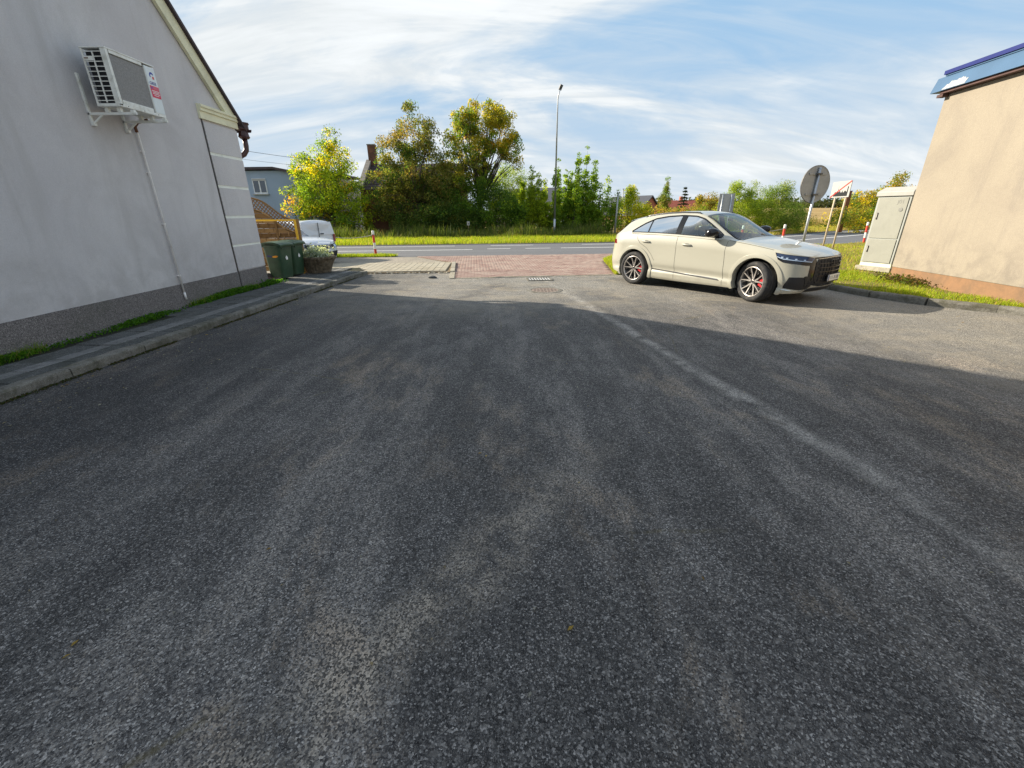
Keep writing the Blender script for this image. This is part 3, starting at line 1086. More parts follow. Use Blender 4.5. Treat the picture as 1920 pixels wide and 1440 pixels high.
# left footway slabs
foot = empty('footway')
foot['kind'] = 'structure'
sheet('footway_bed', [(-6.2, -8), (KX(-8) - 0.14, -8), (KX(12.2) - 0.14, 12.2), (-4.55, 13.42), (-4.9, 14.3), (-7.2, 14.3), (-7.2, 11.08), (-6.2, 11.08)], 0.088, 'joint_dirt')
fa = math.atan(0.069)
slab_me = {}
for key, (lx, ly, mt) in {'wide': (0.345, 0.345, 'slab_dark'), 'strip': (0.19, 0.345, 'slab_light'), 'edge': (0.215, 0.345, 'slab_dark')}.items():
    me = bpy.data.meshes.new('paving_slab')
    v, f = chamfer_block(lx, ly, 0.05, 0.007)
    me.from_pydata(v, [], f)
    me.materials.append(MATS[mt])
    slab_me[key] = me
rg = np.random.default_rng(3)
for j in range(36):
    y = 2.2 + j * 0.352
    if y > 14.1:
        break
    off = 0.15 + 0.115
    for col, key in enumerate(('edge', 'strip', 'wide', 'wide', 'wide', 'wide', 'wide')):
        w = {'edge': 0.215, 'strip': 0.19, 'wide': 0.345}[key]
        if col:
            off += w / 2 + 0.005
        x = min(KX(y), -4.42) - off - (0.5 if y > 13.3 else 0)
        off += w / 2
        wall = -6.12 if y < 11.0 else -7.1
        if x - w / 2 < wall:
            break
        o = bpy.data.objects.new('paving_slab', slab_me[key])
        COL.objects.link(o)
        o.parent = foot
        o.location = (x, y, 0.060 + rg.normal(0, 0.003))
        o.rotation_euler = (rg.normal(0, 0.008), rg.normal(0, 0.008), -fa + rg.normal(0, 0.006))

LAWN = [(9.0, 3.0), (9.12, 7.12), (8.46, 7.7), (8.0, 8.28), (7.66, 9.02), (7.46, 10.02), (7.06, 11.28), (6.1, 12.40), (4.76, 12.94), (3.24, 12.88), (3.6, 16.3), (4.9, 19.4),
        road_pt(8, -3.72), road_pt(11, -3.72), road_pt(14, -3.72), road_pt(17, -3.72), road_pt(20, -3.72), (50, 40), (60, 5), (9.5, 3.0)]
o = MB().prism(LAWN[::-1], 0.115, None, (0, 0, -0.03)).build('lawn_ground', 'verge_soil')
o['kind'] = 'structure'
sheet('grass_island', [(-10.5, 18.6), (-5.0, 19.0), (-4.9, 19.35), (-5.6, 19.75), (-10.5, 19.6)], 0.004, 'verge_soil')


# ------------------------------------------------------------------ the grey house on the left
def grey_house():
    WX, Y1, Y0 = -6.2, 11.10, -0.1
    EH, RY = 3.56, 5.5
    RZ = EH + (Y1 - RY) * 1.03
    h = empty('grey_house', (WX, 5.5, 0))
    o_ = lambda p: (p[0] - WX, p[1] - 5.5, p[2])
    tag(h, 'grey plastered gabled house with cream trim, filling the left edge', 'house')
    m = MB()
    pr = [(Y0, 0.02), (Y1, 0.02), (Y1, EH), (RY, RZ), (Y0, EH)]
    vs = [o_((WX, a, b)) for a, b in pr] + [o_((WX - 11, a, b)) for a, b in pr]
    m.add(vs, [(0, 1, 2, 3, 4), (9, 8, 7, 6, 5), (0, 5, 6, 1), (1, 6, 7, 2), (4, 9, 5, 0)])
    m.build('wall', 'plaster_grey', h)
    # plinth, set 12 mm back from the plaster face above it in colour only: a thin coat proud of the wall
    MB().box(o_((WX + 0.004, (Y0 + Y1) / 2, 0.27)), (0.02, Y1 - Y0 + 0.02, 0.50)).build('plinth', 'plinth_stone', h)
    # corner pilaster panels between pale bands
    zb = [0.525, 1.07, 1.675, 2.285, 2.90, 3.50]
    for i in range(5):
        MB().box(o_((WX + 0.006, 10.545, (zb[i] + zb[i + 1]) / 2)), (0.024, 1.13, zb[i + 1] - zb[i] - 0.055 - (0.0 if i else -0.02))).build('plaster_panel', 'plaster_grey', h)
    for z in zb[1:5]:
        MB().box(o_((WX + 0.003, 10.545, z)), (0.014, 1.128, 0.054)).build('band', 'trim_pale', h)
    MB().box(o_((WX + 0.004, 9.958, 1.84)), (0.02, 0.028, 3.36)).build('joint_profile', 'handle_dark', h)
    # cornice return at the eave
    m = MB()
    prof = [(0, 3.515), (0.045, 3.515), (0.045, 3.64), (0.075, 3.655), (0.075, 3.70), (0.10, 3.72), (0.10, 3.762), (0.0, 3.775)]
    for (a, b) in ((9.90, 11.16),):
        v = [o_((WX + p, a, z)) for p, z in prof] + [o_((WX + p, b, z)) for p, z in prof]
        n = len(prof)
        m.add(v, [tuple(range(n)), tuple(range(n, 2 * n))[::-1]] + [(i, n + i, n + (i + 1) % n, (i + 1) % n) for i in range(n)])
    m.build('cornice', 'trim_cream', h)
    # rake boards along both slopes
    sl = (RZ - EH) / (Y1 - RY)
    for sgn, ya in ((1, Y1 + 0.07), (-1, Y0 - 0.07)):
        m = MB()
        pts = [(ya, EH - sl * 0.07 + 0.235), (ya, EH - sl * 0.07 - 0.02 + 0.16), (RY, RZ - 0.20), (RY, RZ + 0.155)]
        if sgn > 0:
            pts = [(ya, EH + 0.165), (ya - 0.42, EH + 0.20), (RY, RZ - 0.21), (RY, RZ + 0.16)]
        v = [o_((WX + 0.012, a, b)) for a, b in pts] + [o_((WX + 0.075, a, b)) for a, b in pts]
        m.add(v, [(0, 1, 2, 3), (7, 6, 5, 4), (0, 4, 5, 1), (1, 5, 6, 2), (2, 6, 7, 3), (3, 7, 4, 0)])
        m.build('rake_board', 'trim_cream', h)
        # thin shadow fillet inside the board
    # roof: two slabs with an overhang past the gable
    for sgn, ya in ((1, Y1 + 0.24), (-1, Y0 - 0.24)):
        zb_ = EH - sl * 0.24 + 0.165
        m = MB()
        pts = [(ya, zb_), (RY, RZ + 0.165), (RY, RZ + 0.25), (ya, zb_ + 0.075)]
        v = [o_((WX + 0.135, a, b)) for a, b in pts] + [o_((WX - 11.1, a, b)) for a, b in pts]
        m.add(v, [(0, 1, 2, 3), (7, 6, 5, 4), (0, 4, 5, 1), (1, 5, 6, 2), (2, 6, 7, 3), (3, 7, 4, 0)])
        m.build('roof', 'roof_tile', h)
    # gutter along the eave with its end box, and the downpipe elbow
    m = MB()
    n = 9
    P = []
    for x in (WX + 0.16, WX - 11):
        P.append([o_((x, 11.42 + 0.075 * math.cos(math.pi + math.pi * k / (n - 1)), 3.56 - 0.075 * math.sin(math.pi * k / (n - 1)))) for k in range(n)])
    m.grid(P)
    m.build('gutter', 'gutter_brown', h, smooth=True)
    m = MB()
    m.lathe([(0.0, -0.02), (0.085, -0.02), (0.13, 0.02), (0.115, 0.05), (0.10, 0.14), (0.135, 0.17), (0.135, 0.27), (0.155, 0.28), (0.155, 0.31), (0, 0.31)], 8, 'Z', o_((WX + 0.03, 11.36, 3.37)))
    m.build('hopper', 'gutter_brown', h, bevel=0.006)
    path = [(WX + 0.03, 11.36, 3.36), (WX + 0.03, 11.36, 3.22), (WX + 0.02, 11.35, 3.12), (WX - 0.03, 11.31, 3.03), (WX - 0.10, 11.25, 2.98), (WX - 0.18, 11.20, 2.92), (WX - 0.20, 11.185, 2.8), (WX - 0.20, 11.185, 0.35), (WX - 0.17, 11.20, 0.22), (WX - 0.02, 11.25, 0.15), (WX + 0.22, 11.36, 0.145)]
    MB().tube([o_(p) for p in path], 0.055, 12).build('downpipe', 'gutter_brown', h, smooth=True)


grey_house()


def air_conditioner():
    X0, X1, Y0, Y1, Z0, Z1 = -5.98, -5.63, 7.27, 8.15, 3.195, 3.91
    a = empty('air_conditioner', (-6.2, 7.7, Z0))
    o_ = lambda x, y, z: (x + 6.2, y - 7.7, z - Z0)
    tag(a, 'white air conditioner outdoor unit on brackets high on the grey gable wall', 'air conditioner')
    m = MB()
    t = 0.018
    m.box(o_((X0 + X1) / 2, (Y0 + Y1) / 2, Z1 - t / 2), (X1 - X0 + 0.012, Y1 - Y0 + 0.012, t))
    m.box(o_((X0 + X1) / 2, (Y0 + Y1) / 2, Z0 + 0.02), (X1 - X0, Y1 - Y0, 0.04))
    m.box(o_((X0 + X1) / 2, Y1 - 0.01, (Z0 + Z1) / 2), (X1 - X0 - 0.004, 0.02, Z1 - Z0 - 0.06))
    m.box(o_(X1 - 0.012, Y1 - 0.11, (Z0 + Z1) / 2), (0.024, 0.22 - 0.02, Z1 - Z0 - 0.07))
    # frame round the fan screen
    m.box(o_(X1 - 0.012, Y0 + 0.022, (Z0 + Z1) / 2), (0.024, 0.044, Z1 - Z0 - 0.02))
    m.box(o_(X1 - 0.012, (Y0 + Y1) / 2 - 0.09, Z1 - 0.04), (0.023, Y1 - Y0 - 0.30, 0.046))
    m.box(o_(X1 - 0.012, (Y0 + Y1) / 2 - 0.09, Z0 + 0.065), (0.023, Y1 - Y0 - 0.30, 0.055))
    # side: rear post and front post
    m.box(o_(X0 + 0.012, Y0 + 0.012, (Z0 + Z1) / 2), (0.024, 0.022, Z1 - Z0 - 0.03))
    m.box(o_(X1 - 0.052, Y0 + 0.012, (Z0 + Z1) / 2), (0.055, 0.02, Z1 - Z0 - 0.03))
    m.build('casing', 'ac_white', a, bevel=0.006)
    MB().box(o_(X1 - 0.02, Y0 + 0.36, (Z0 + Z1) / 2), (0.012, 0.64, Z1 - Z0 - 0.14)).build('fan_screen', 'ac_mesh', a)
    MB().box(o_((X0 + X1) / 2 - 0.01, (Y0 + Y1) / 2, (Z0 + Z1) / 2), (X1 - X0 - 0.08, Y1 - Y0 - 0.10, Z1 - Z0 - 0.10)).build('core', 'ac_dark', a)
    MB().box(o_(X1 + 0.002, Y1 - 0.108, (Z0 + Z1) / 2), (0.006, 0.19, Z1 - Z0 - 0.09)).build('front_panel', 'ac_panel', a, bevel=0.002)
    # side louvres
    zs = np.linspace(Z0 + 0.075, Z1 - 0.055, 11)
    for z in zs:
        MB().box(o_((X0 + X1) / 2 - 0.02, Y0 + 0.010, z), (X1 - X0 - 0.09, 0.012, 0.009)).build('louvre', 'ac_white', a)
    MB().box(o_((X0 + X1) / 2 - 0.02, Y0 + 0.008, (Z0 + Z1) / 2), (0.014, 0.014, Z1 - Z0 - 0.10)).build('louvre_post', 'ac_white', a)
    MB().box(o_(X0 + 0.08, Y0 + 0.006, zs[8] + 0.035), (0.13, 0.012, 0.05)).build('louvre_plate', 'ac_white', a)
    MB().box(o_(X0 + 0.055, Y0 - 0.001, zs[8] + 0.038), (0.055, 0.004, 0.012)).build('rust_mark', 'rust', a)
    # front badge: blue arc with a red spot, wordmark, red sticker
    yc, zc_ = Y1 - 0.10, Z1 - 0.155
    xf = X1 + 0.006
    m = MB()
    P = []
    for k in range(15):
        an = R(215) - R(190) * k / 14
        P.append([o_(xf, yc - 0.046 * math.cos(an) * -1, zc_ + 0.05 * math.sin(an)), o_(xf, yc - 0.024 * math.cos(an) * -1, zc_ + 0.022 * math.sin(an))])
    m.grid(P)
    m.build('emblem', 'logo_blue', a)
    MB().box(o_(xf, yc + 0.022, zc_ - 0.025), (0.002, 0.036, 0.036)).build('emblem', 'logo_red', a)
    text_mesh('wordmark', 'GREE', 0.058, a, o_(xf + 0.001, yc - 0.012, zc_ - 0.105), (R(90), 0, R(90)), 'logo_blue')
    z1, z0 = Z1 - 0.295, Z1 - 0.455
    MB().box(o_(xf, Y1 - 0.106, (z0 + z1) / 2), (0.003, 0.178, z1 - z0)).build('sticker', 'sticker_red', a)
    MB().box(o_(xf + 0.002, Y1 - 0.106, z1 - 0.028), (0.002, 0.165, 0.038)).build('sticker_field', 'sticker_pink', a)
    MB().box(o_(xf + 0.0035, Y1 - 0.160, z1 - 0.028), (0.002, 0.034, 0.026)).build('sticker_field', 'sticker_violet', a)
    for i, (w, dz) in enumerate(((0.15, 0.066), (0.14, 0.086), (0.145, 0.106), (0.10, 0.13))):
        MB().box(o_(xf + 0.002, Y1 - 0.103, z1 - dz), (0.002, w, 0.009)).build('sticker_line', 'print_white', a)
    # two brackets
    for yb in (7.335, 7.945):
        b = MB()
        b.box(o_(-6.185, yb, 3.29), (0.03, 0.036, 0.66))
        b.box(o_(-5.845, yb, 3.115), (0.71, 0.036, 0.034))
        b.bar(o_(-6.17, yb, 2.985), o_(-6.0, yb, 3.10), 0.022, 0.022, (0, 1, 0))
        b.box(o_(-6.165, yb, 2.985), (0.05, 0.05, 0.05))
        b.box(o_(-5.53, yb, 3.135), (0.05, 0.05, 0.05))
        b.box(o_(-5.72, yb, 3.163), (0.05, 0.05, 0.065))
        b.box(o_(-5.90, yb, 3.163), (0.05, 0.05, 0.065))
        b.build('bracket', 'ac_white', a, bevel=0.003)
    # screws
    for yy in (7.4, 7.7, 7.98):
        for zz in (Z1 - 0.012, Z0 + 0.02):
            MB().box(o_(X1 + 0.001, yy, zz), (0.006, 0.010, 0.010)).build('screw', 'handle_dark', a)
    # condensate pipe down the wall
    p = empty('drain_pipe', (-6.2, 8.13, 0.1))
    tag(p, 'thin white pipe running down the grey wall below the air conditioner', 'pipe')
    MB().tube([(0.035, -0.02, 2.97), (0.035, 0.0, 2.85), (0.035, 0.0, 0.20)], 0.016, 10).build('tube', 'pvc_white', p, smooth=True)
    MB().tube([(0.035, 0.0, 0.27), (0.037, 0.0, 0.14)], 0.019, 10).build('tail', 'pvc_white', p, smooth=True)
    MB().tube([(0.30, -0.06, 3.06), (0.12, -0.05, 3.03), (0.045, -0.03, 2.98), (0.036, -0.01, 2.90)], 0.024, 10).build('insulation', 'rust', p, smooth=True)
    for z in (2.62, 2.30, 1.48, 0.58):
        MB().box((0.02, 0, z), (0.055, 0.05, 0.022)).build('clip', 'pvc_white', p)


def text_mesh(name, body, size, parent, loc, rot, mat, extrude=0.001):
    cu = bpy.data.curves.new(name, 'FONT')
    cu.body = body
    cu.size = size
    cu.align_x = 'CENTER'
    cu.align_y = 'CENTER'
    cu.extrude = extrude
    tmp = bpy.data.objects.new('tmp_text', cu)
    COL.objects.link(tmp)
    dg = bpy.context.evaluated_depsgraph_get()
    me = bpy.data.meshes.new_from_object(tmp.evaluated_get(dg))
    bpy.data.objects.remove(tmp)
    bpy.data.curves.remove(cu)
    me.name = name
    me.materials.clear()
    me.materials.append(MATS[mat])
    o = bpy.data.objects.new(name, me)
    COL.objects.link(o)
    o.parent = parent
    o.location = loc
    o.rotation_euler = rot
    return o


air_conditioner()


def peach_building():
    C0 = V3((9.5, 10.94, 0))                    # visible far corner
    d = V3((-0.095, -0.995, 0))                 # along the wall towards the camera
    n = V3((0.995, -0.095, 0))                  # into the building
    L, D, H = 15.0, 7.0, 4.02
    b = empty('peach_building', tuple(C0))
    tag(b, 'flat roofed peach plastered building with blue metal eave on the right', 'building')
    M = np.stack([d, n, V3((0, 0, 1))], 1)

    def bx(name, mat, a0, a1, n0, n1, z0, z1, bevel=0.0):
        return MB().box(M @ V3(((a0 + a1) / 2, (n0 + n1) / 2, (z0 + z1) / 2)), (a1 - a0, n1 - n0, z1 - z0), M).build(name, mat, b, bevel=bevel)
    bx('wall', 'plaster_peach', 0, L, 0, D, 0.38, H, 0.012)
    bx('plinth', 'plaster_orange', 0.012, L, 0.012, D - 0.01, 0.02, 0.385)
    bx('soffit_board', 'eave_brown', 0.02, L, -0.14, 0.3, H + 0.002, H + 0.05)
    bx('rafter_end', 'eave_brown', -0.06, 0.10, -0.13, 0.0, H - 0.055, H)
    # sloping blue fascia
    m = MB()
    pr = [(-0.19, H + 0.052), (-0.10, H + 0.33), (0.35, H + 0.33), (0.35, H + 0.052)]
    v = [M @ V3((-0.20, p[0], p[1])) for p in pr] + [M @ V3((L, p[0], p[1])) for p in pr]
    m.add(v, [(0, 1, 2, 3), (7, 6, 5, 4), (0, 4, 5, 1), (1, 5, 6, 2), (2, 6, 7, 3), (3, 7, 4, 0)])
    m.build('fascia', 'metal_blue', b)
    bx('flashing', 'metal_blue', 0.0, L, -0.118, -0.09, H + 0.333, H + 0.36)
    bx('roof_edge', 'metal_navy', -0.02, L, -0.145, 0.5, H + 0.362, H + 0.435)
    bx('roof', 'roof_slate', 0.02, L - 0.02, 0.5, D, H + 0.1, H + 0.40)
    # scraped white patch on the fascia
    rg = random.Random(4)
    m = MB()
    ns = 22
    top, bot = [], []
    for i in range(ns):
        t = i / (ns - 1)
        a = 0.10 + 0.56 * t
        zt = 0.085 + 0.10 * math.sin(math.pi * min(1, t * 0.62 + 0.22)) + rg.uniform(-0.016, 0.022) + (0.03 if t > 0.62 else 0)
        zt *= (0.35 + 0.45 * min(1, t * 5) * (1 if t < 0.9 else 0.6)) * rg.uniform(0.7, 1.05)
        for lst, zz in ((bot, 0.006 + rg.uniform(0, 0.008)), (top, zt)):
            k = zz / 0.278
            lst.append(M @ V3((a + zz * 0.25, -0.19 + 0.09 * k - 0.004, H + 0.052 + zz)))
    m.grid([bot, top])
    m.build('scraped_patch', 'scraped_white', b)


peach_building()


def utility_cabinet():
    A, B = V3((10.10, 12.74, 0.1)), V3((10.36, 11.96, 0.1))
    w = np.linalg.norm(B - A)
    d = (B - A) / w
    ang = math.atan2(d[1], d[0])
    c = empty('utility_cabinet', tuple((A + B) / 2), ang)
    tag(c, 'pale grey two door utility cabinet numbered J01 beside the peach wall', 'cabinet')
    # local x runs along the front, local y points into the cabinet (front at y = 0)
    D = 0.36
    MB().box((0, D / 2 - 0.02, 0.06), (w + 0.10, D + 0.12, 0.12)).build('concrete_base', 'precast_concrete', c, bevel=0.01)
    MB().box((0, D / 2, 0.165), (w - 0.01, D - 0.01, 0.09)).build('plinth', 'trim_cream', c, bevel=0.004)
    MB().box((0, D / 2, 1.07), (w, D, 1.72)).build('body', 'cabinet_edge', c, bevel=0.012)
    for z0, z1, nm in ((0.235, 0.845, 'door'), (0.87, 1.90, 'door')):
        dr = MB().box((0, -0.008, (z0 + z1) / 2), (w - 0.11, 0.02, z1 - z0)).build('door', 'cabinet', c, bevel=0.004)
        hz = 0.58 if z0 < 0.5 else 1.44
        MB().box((-w / 2 + 0.115, -0.026, hz), (0.028, 0.02, 0.17)).build('handle', 'handle_dark', dr, bevel=0.004)
        MB().box((-w / 2 + 0.115, -0.037, hz + 0.012), (0.012, 0.01, 0.10)).build('lever', 'chain_metal', dr)
        if z0 > 0.5:
            text_mesh('number', 'J01', 0.135, dr, (w / 2 - 0.215, -0.0195, 1.79), (R(90), 0, 0), 'print_grey')
            MB().lathe([(0, -0.026), (0.05, -0.026), (0.052, -0.018)], 24, 'Y', (w / 2 - 0.175, 0, 1.60)).build('seal_mark', 'print_grey', dr)
    # sloped roof cap
    m = MB()
    e = 0.035
    x0, x1 = -w / 2 - e, w / 2 + e
    pr = [(-0.045, 1.935), (-0.045, 2.045), (0.10, 2.16), (D - 0.06, 2.16), (D + 0.045, 2.045), (D + 0.045, 1.935)]
    v = [(x0 + (0.09 if p[1] > 2.1 else 0), p[0], p[1]) for p in pr] + [(x1 - (0.02 if p[1] > 2.1 else 0), p[0], p[1]) for p in pr]
    n = len(pr)
    m.add(v, [tuple(range(n))[::-1], tuple(range(n, 2 * n))] + [(i, (i + 1) % n, n + (i + 1) % n, n + i) for i in range(n)])
    m.build('roof', 'cabinet_roof', c, bevel=0.01)


utility_cabinet()


# ------------------------------------------------------------------ vehicles
def interp(xs, tab):
    """smooth (monotone-ish cubic) interpolation of a table [(x, v), ...]"""
    t = np.array(tab, float)
    X, Y = t[:, 0], t[:, 1]
    xs = np.clip(np.asarray(xs, float), X[0], X[-1])
    dx = np.diff(X)
    s = np.diff(Y) / dx
    m = np.zeros(len(X))
    m[1:-1] = (s[:-1] * dx[1:] + s[1:] * dx[:-1]) / (dx[1:] + dx[:-1])
    m[0], m[-1] = s[0], s[-1]
    for i in range(len(s)):
        if abs(s[i]) < 1e-9:
            m[i] = m[i + 1] = 0
    i = np.clip(np.searchsorted(X, xs) - 1, 0, len(X) - 2)
    h = dx[i]
    u = (xs - X[i]) / h
    return ((1 + 2 * u) * (1 - u) ** 2 * Y[i] + u * (1 - u) ** 2 * h * m[i] + u * u * (3 - 2 * u) * Y[i + 1] + u * u * (u - 1) * h * m[i + 1])


class CarShell:
    """A car body as one smooth surface: a tub (outline x height) and a top (outline to centre line).
    x runs forward from the rear axle, y to the car's left, z up."""
    def __init__(s, p):
        s.p = p
        xr, xf, W = p['xr'], p['xf'], p['W']
        # half outline in plan, rear centre -> side -> front centre, at the widest height
        rr, rf = p['rr'], p['rf']          # plan corner radii (length, along x)
        pts = []
        bow_r, bow_f = p.get('bow_r', 0.06), p.get('bow_f', 0.10)
        yr, yf = W - rr[1], W - rf[1]
        for t in np.linspace(0, 1, 14, endpoint=False):
            y = yr * t
            pts.append((xr + bow_r * (y / yr) ** 2, y))
        for a in np.linspace(0, math.pi / 2, 22, endpoint=False):
            pts.append((xr + bow_r + rr[0] * (1 - math.cos(a)), yr + rr[1] * math.sin(a)))
        xa, xb = xr + bow_r + rr[0], xf - bow_f - rf[0]
        ns = int((xb - xa) / 0.021)
        for t in np.linspace(0, 1, ns, endpoint=False):
            pts.append((xa + (xb - xa) * t, W))
        for a in np.linspace(0, math.pi / 2, 26, endpoint=False):
            pts.append((xb + rf[0] * math.sin(a), yf + rf[1] * math.cos(a)))
        for t in np.linspace(1, 0, 18):
            y = yf * t
            pts.append((xf - bow_f * (y / yf) ** 2, y))
        s.o = np.array(pts)
        d = np.gradient(s.o, axis=0)
        d = unit(d)
        s.nrm = np.stack([-d[:, 1], d[:, 0]], 1)      # outward in plan (left of travel is outside for +y half)
        # travelling rear->front along +y side: outside is +y => normal = (-dy, dx)
        s.nrm = np.stack([-d[:, 1], d[:, 0]], 1)
        s.len = np.concatenate([[0], np.cumsum(np.linalg.norm(np.diff(s.o, axis=0), axis=1))])
        s.NV = p.get('NV', 34)

    def zs(s, x):
        return interp(x, s.p['belt'])

    def inset(s, i, z):
        """how far the surface at outline index i and height z sits inside the outline"""
        p = s.p
        x, y = s.o[i]
        side = interp(z / s.zs(x), p['inset_side'])
        fr = interp(z, p['inset_front'])
        re = interp(z, p['inset_rear'])
        nf = np.clip(s.nrm[i, 0], -1, 1)
        wf, wr = max(nf, 0) ** 1.2, max(-nf, 0) ** 1.2
        v = side * (1 - wf - wr) + fr * wf + re * wr
        if p.get('blister'):
            for ax in (0.0, p['wb']):
                v -= p['blister'] * math.exp(-((x - ax) / 0.42) ** 2) * math.exp(-((z - 0.86) / 0.16) ** 2) * (1 - wf - wr)
        return v

    def tub(s, i, z):
        v = s.inset(i, z)
        q = s.o[i] - s.nrm[i] * v
        return np.array([q[0], max(q[1], 0.0), z])

    def tub_at(s, a, z, off=0.0):
        """a = arc length along the half outline"""
        k = np.interp(a, s.len, np.arange(len(s.len)))
        i = int(min(max(math.floor(k), 0), len(s.o) - 2))
        t = k - i
        P = s.tub(i, z) * (1 - t) + s.tub(i + 1, z) * t
        nn = s.nrm[i] * (1 - t) + s.nrm[i + 1] * t
        return P + np.array([nn[0], nn[1], 0]) * off

    def arc_x(s, x):
        """arc length of the side point with that x"""
        k = np.argmax(s.o[:, 0] >= x)
        return s.len[k - 1] + (x - s.o[k - 1, 0]) / max(1e-6, s.o[k, 0] - s.o[k - 1, 0]) * (s.len[k] - s.len[k - 1])

    def arc_y_front(s, y):
        fr = np.arange(len(s.o) // 2, len(s.o))
        yy = s.o[fr, 1][::-1]
        return np.interp(y, yy, s.len[fr][::-1])

    def top_rows(s, i, nt1=9, nt2=12):
        p = s.p
        x = s.o[i, 0]
        e = s.tub(i, s.zs(x))
        zc = interp(x, p['centre'])
        zr = interp(x, p['rail_z'])
        fr = interp(x, p['rail_y'])
        zr = max(min(zr, zc - 0.002), e[2] + 0.0005)
        yr = e[1] * fr
        xx = e[0]
        row = []
        bul = p.get('side_bulge', 0.02) * max(0.0, min(1.0, (zr - e[2]) / 0.3))
        for t in np.linspace(0, 1, nt1, endpoint=False):
            row.append((xx, e[1] + (yr - e[1]) * t + bul * math.sin(math.pi * t), e[2] + (zr - e[2]) * t))
        rs = p.get('round', 0.30)
        for t in np.linspace(0, 1, nt2):
            # crown: rounds over quickly from the rail and then runs flat to the centre
            f = 1 - (1 - t) ** 2.4
            row.append((xx, yr * (1 - t), zr + (zc - zr) * f))
        return np.array(row)

    def side_y(s, x, z):
        """half width of the greenhouse side at (x, z)"""
        i = int(np.argmin(np.abs(s.o[:, 0] - x) + (s.o[:, 1] < 0.5) * 9))
        e = s.tub(i, s.zs(x))
        zr = max(min(interp(x, s.p['rail_z']), interp(x, s.p['centre']) - 0.002), e[2] + 0.0005)
        yr = e[1] * interp(x, s.p['rail_y'])
        t = np.clip((z - e[2]) / (zr - e[2]), -0.2, 1.1)
        bul = s.p.get('side_bulge', 0.02) * max(0.0, min(1.0, (zr - e[2]) / 0.3))
        return e[1] + (yr - e[1]) * t + bul * math.sin(math.pi * np.clip(t, 0, 1))

    def top_z(s, x, y):
        p = s.p
        i = int(np.argmin(np.abs(s.o[:, 0] - x) + (s.o[:, 1] < 0.3) * 9))
        e = s.tub(i, s.zs(x))
        zc = interp(x, p['centre'])
        zr = max(min(interp(x, p['rail_z']), zc - 0.002), e[2] + 0.0005)
        yr = e[1] * interp(x, p['rail_y'])
        t = np.clip(1 - abs(y) / yr, 0, 1)
        return zr + (zc - zr) * (1 - (1 - t) ** 2.4)


def inside(poly, x, y):
    return bool(point_in_poly(np.array([x]), np.array([y]), poly)[0])


def strip_between(curve_a, curve_b, n):
    """resample two polylines to n points each, for patches"""
    def rs(c):
        c = np.array(c, float)
        l = np.concatenate([[0], np.cumsum(np.linalg.norm(np.diff(c, axis=0), axis=1))])
        u = np.linspace(0, l[-1], n)
        return np.stack([np.interp(u, l, c[:, k]) for k in range(c.shape[1])], 1)
    return rs(curve_a), rs(curve_b)


def mirror_pts(P, s):
    P = np.array(P, float)
    P[..., 1] *= s
    return P


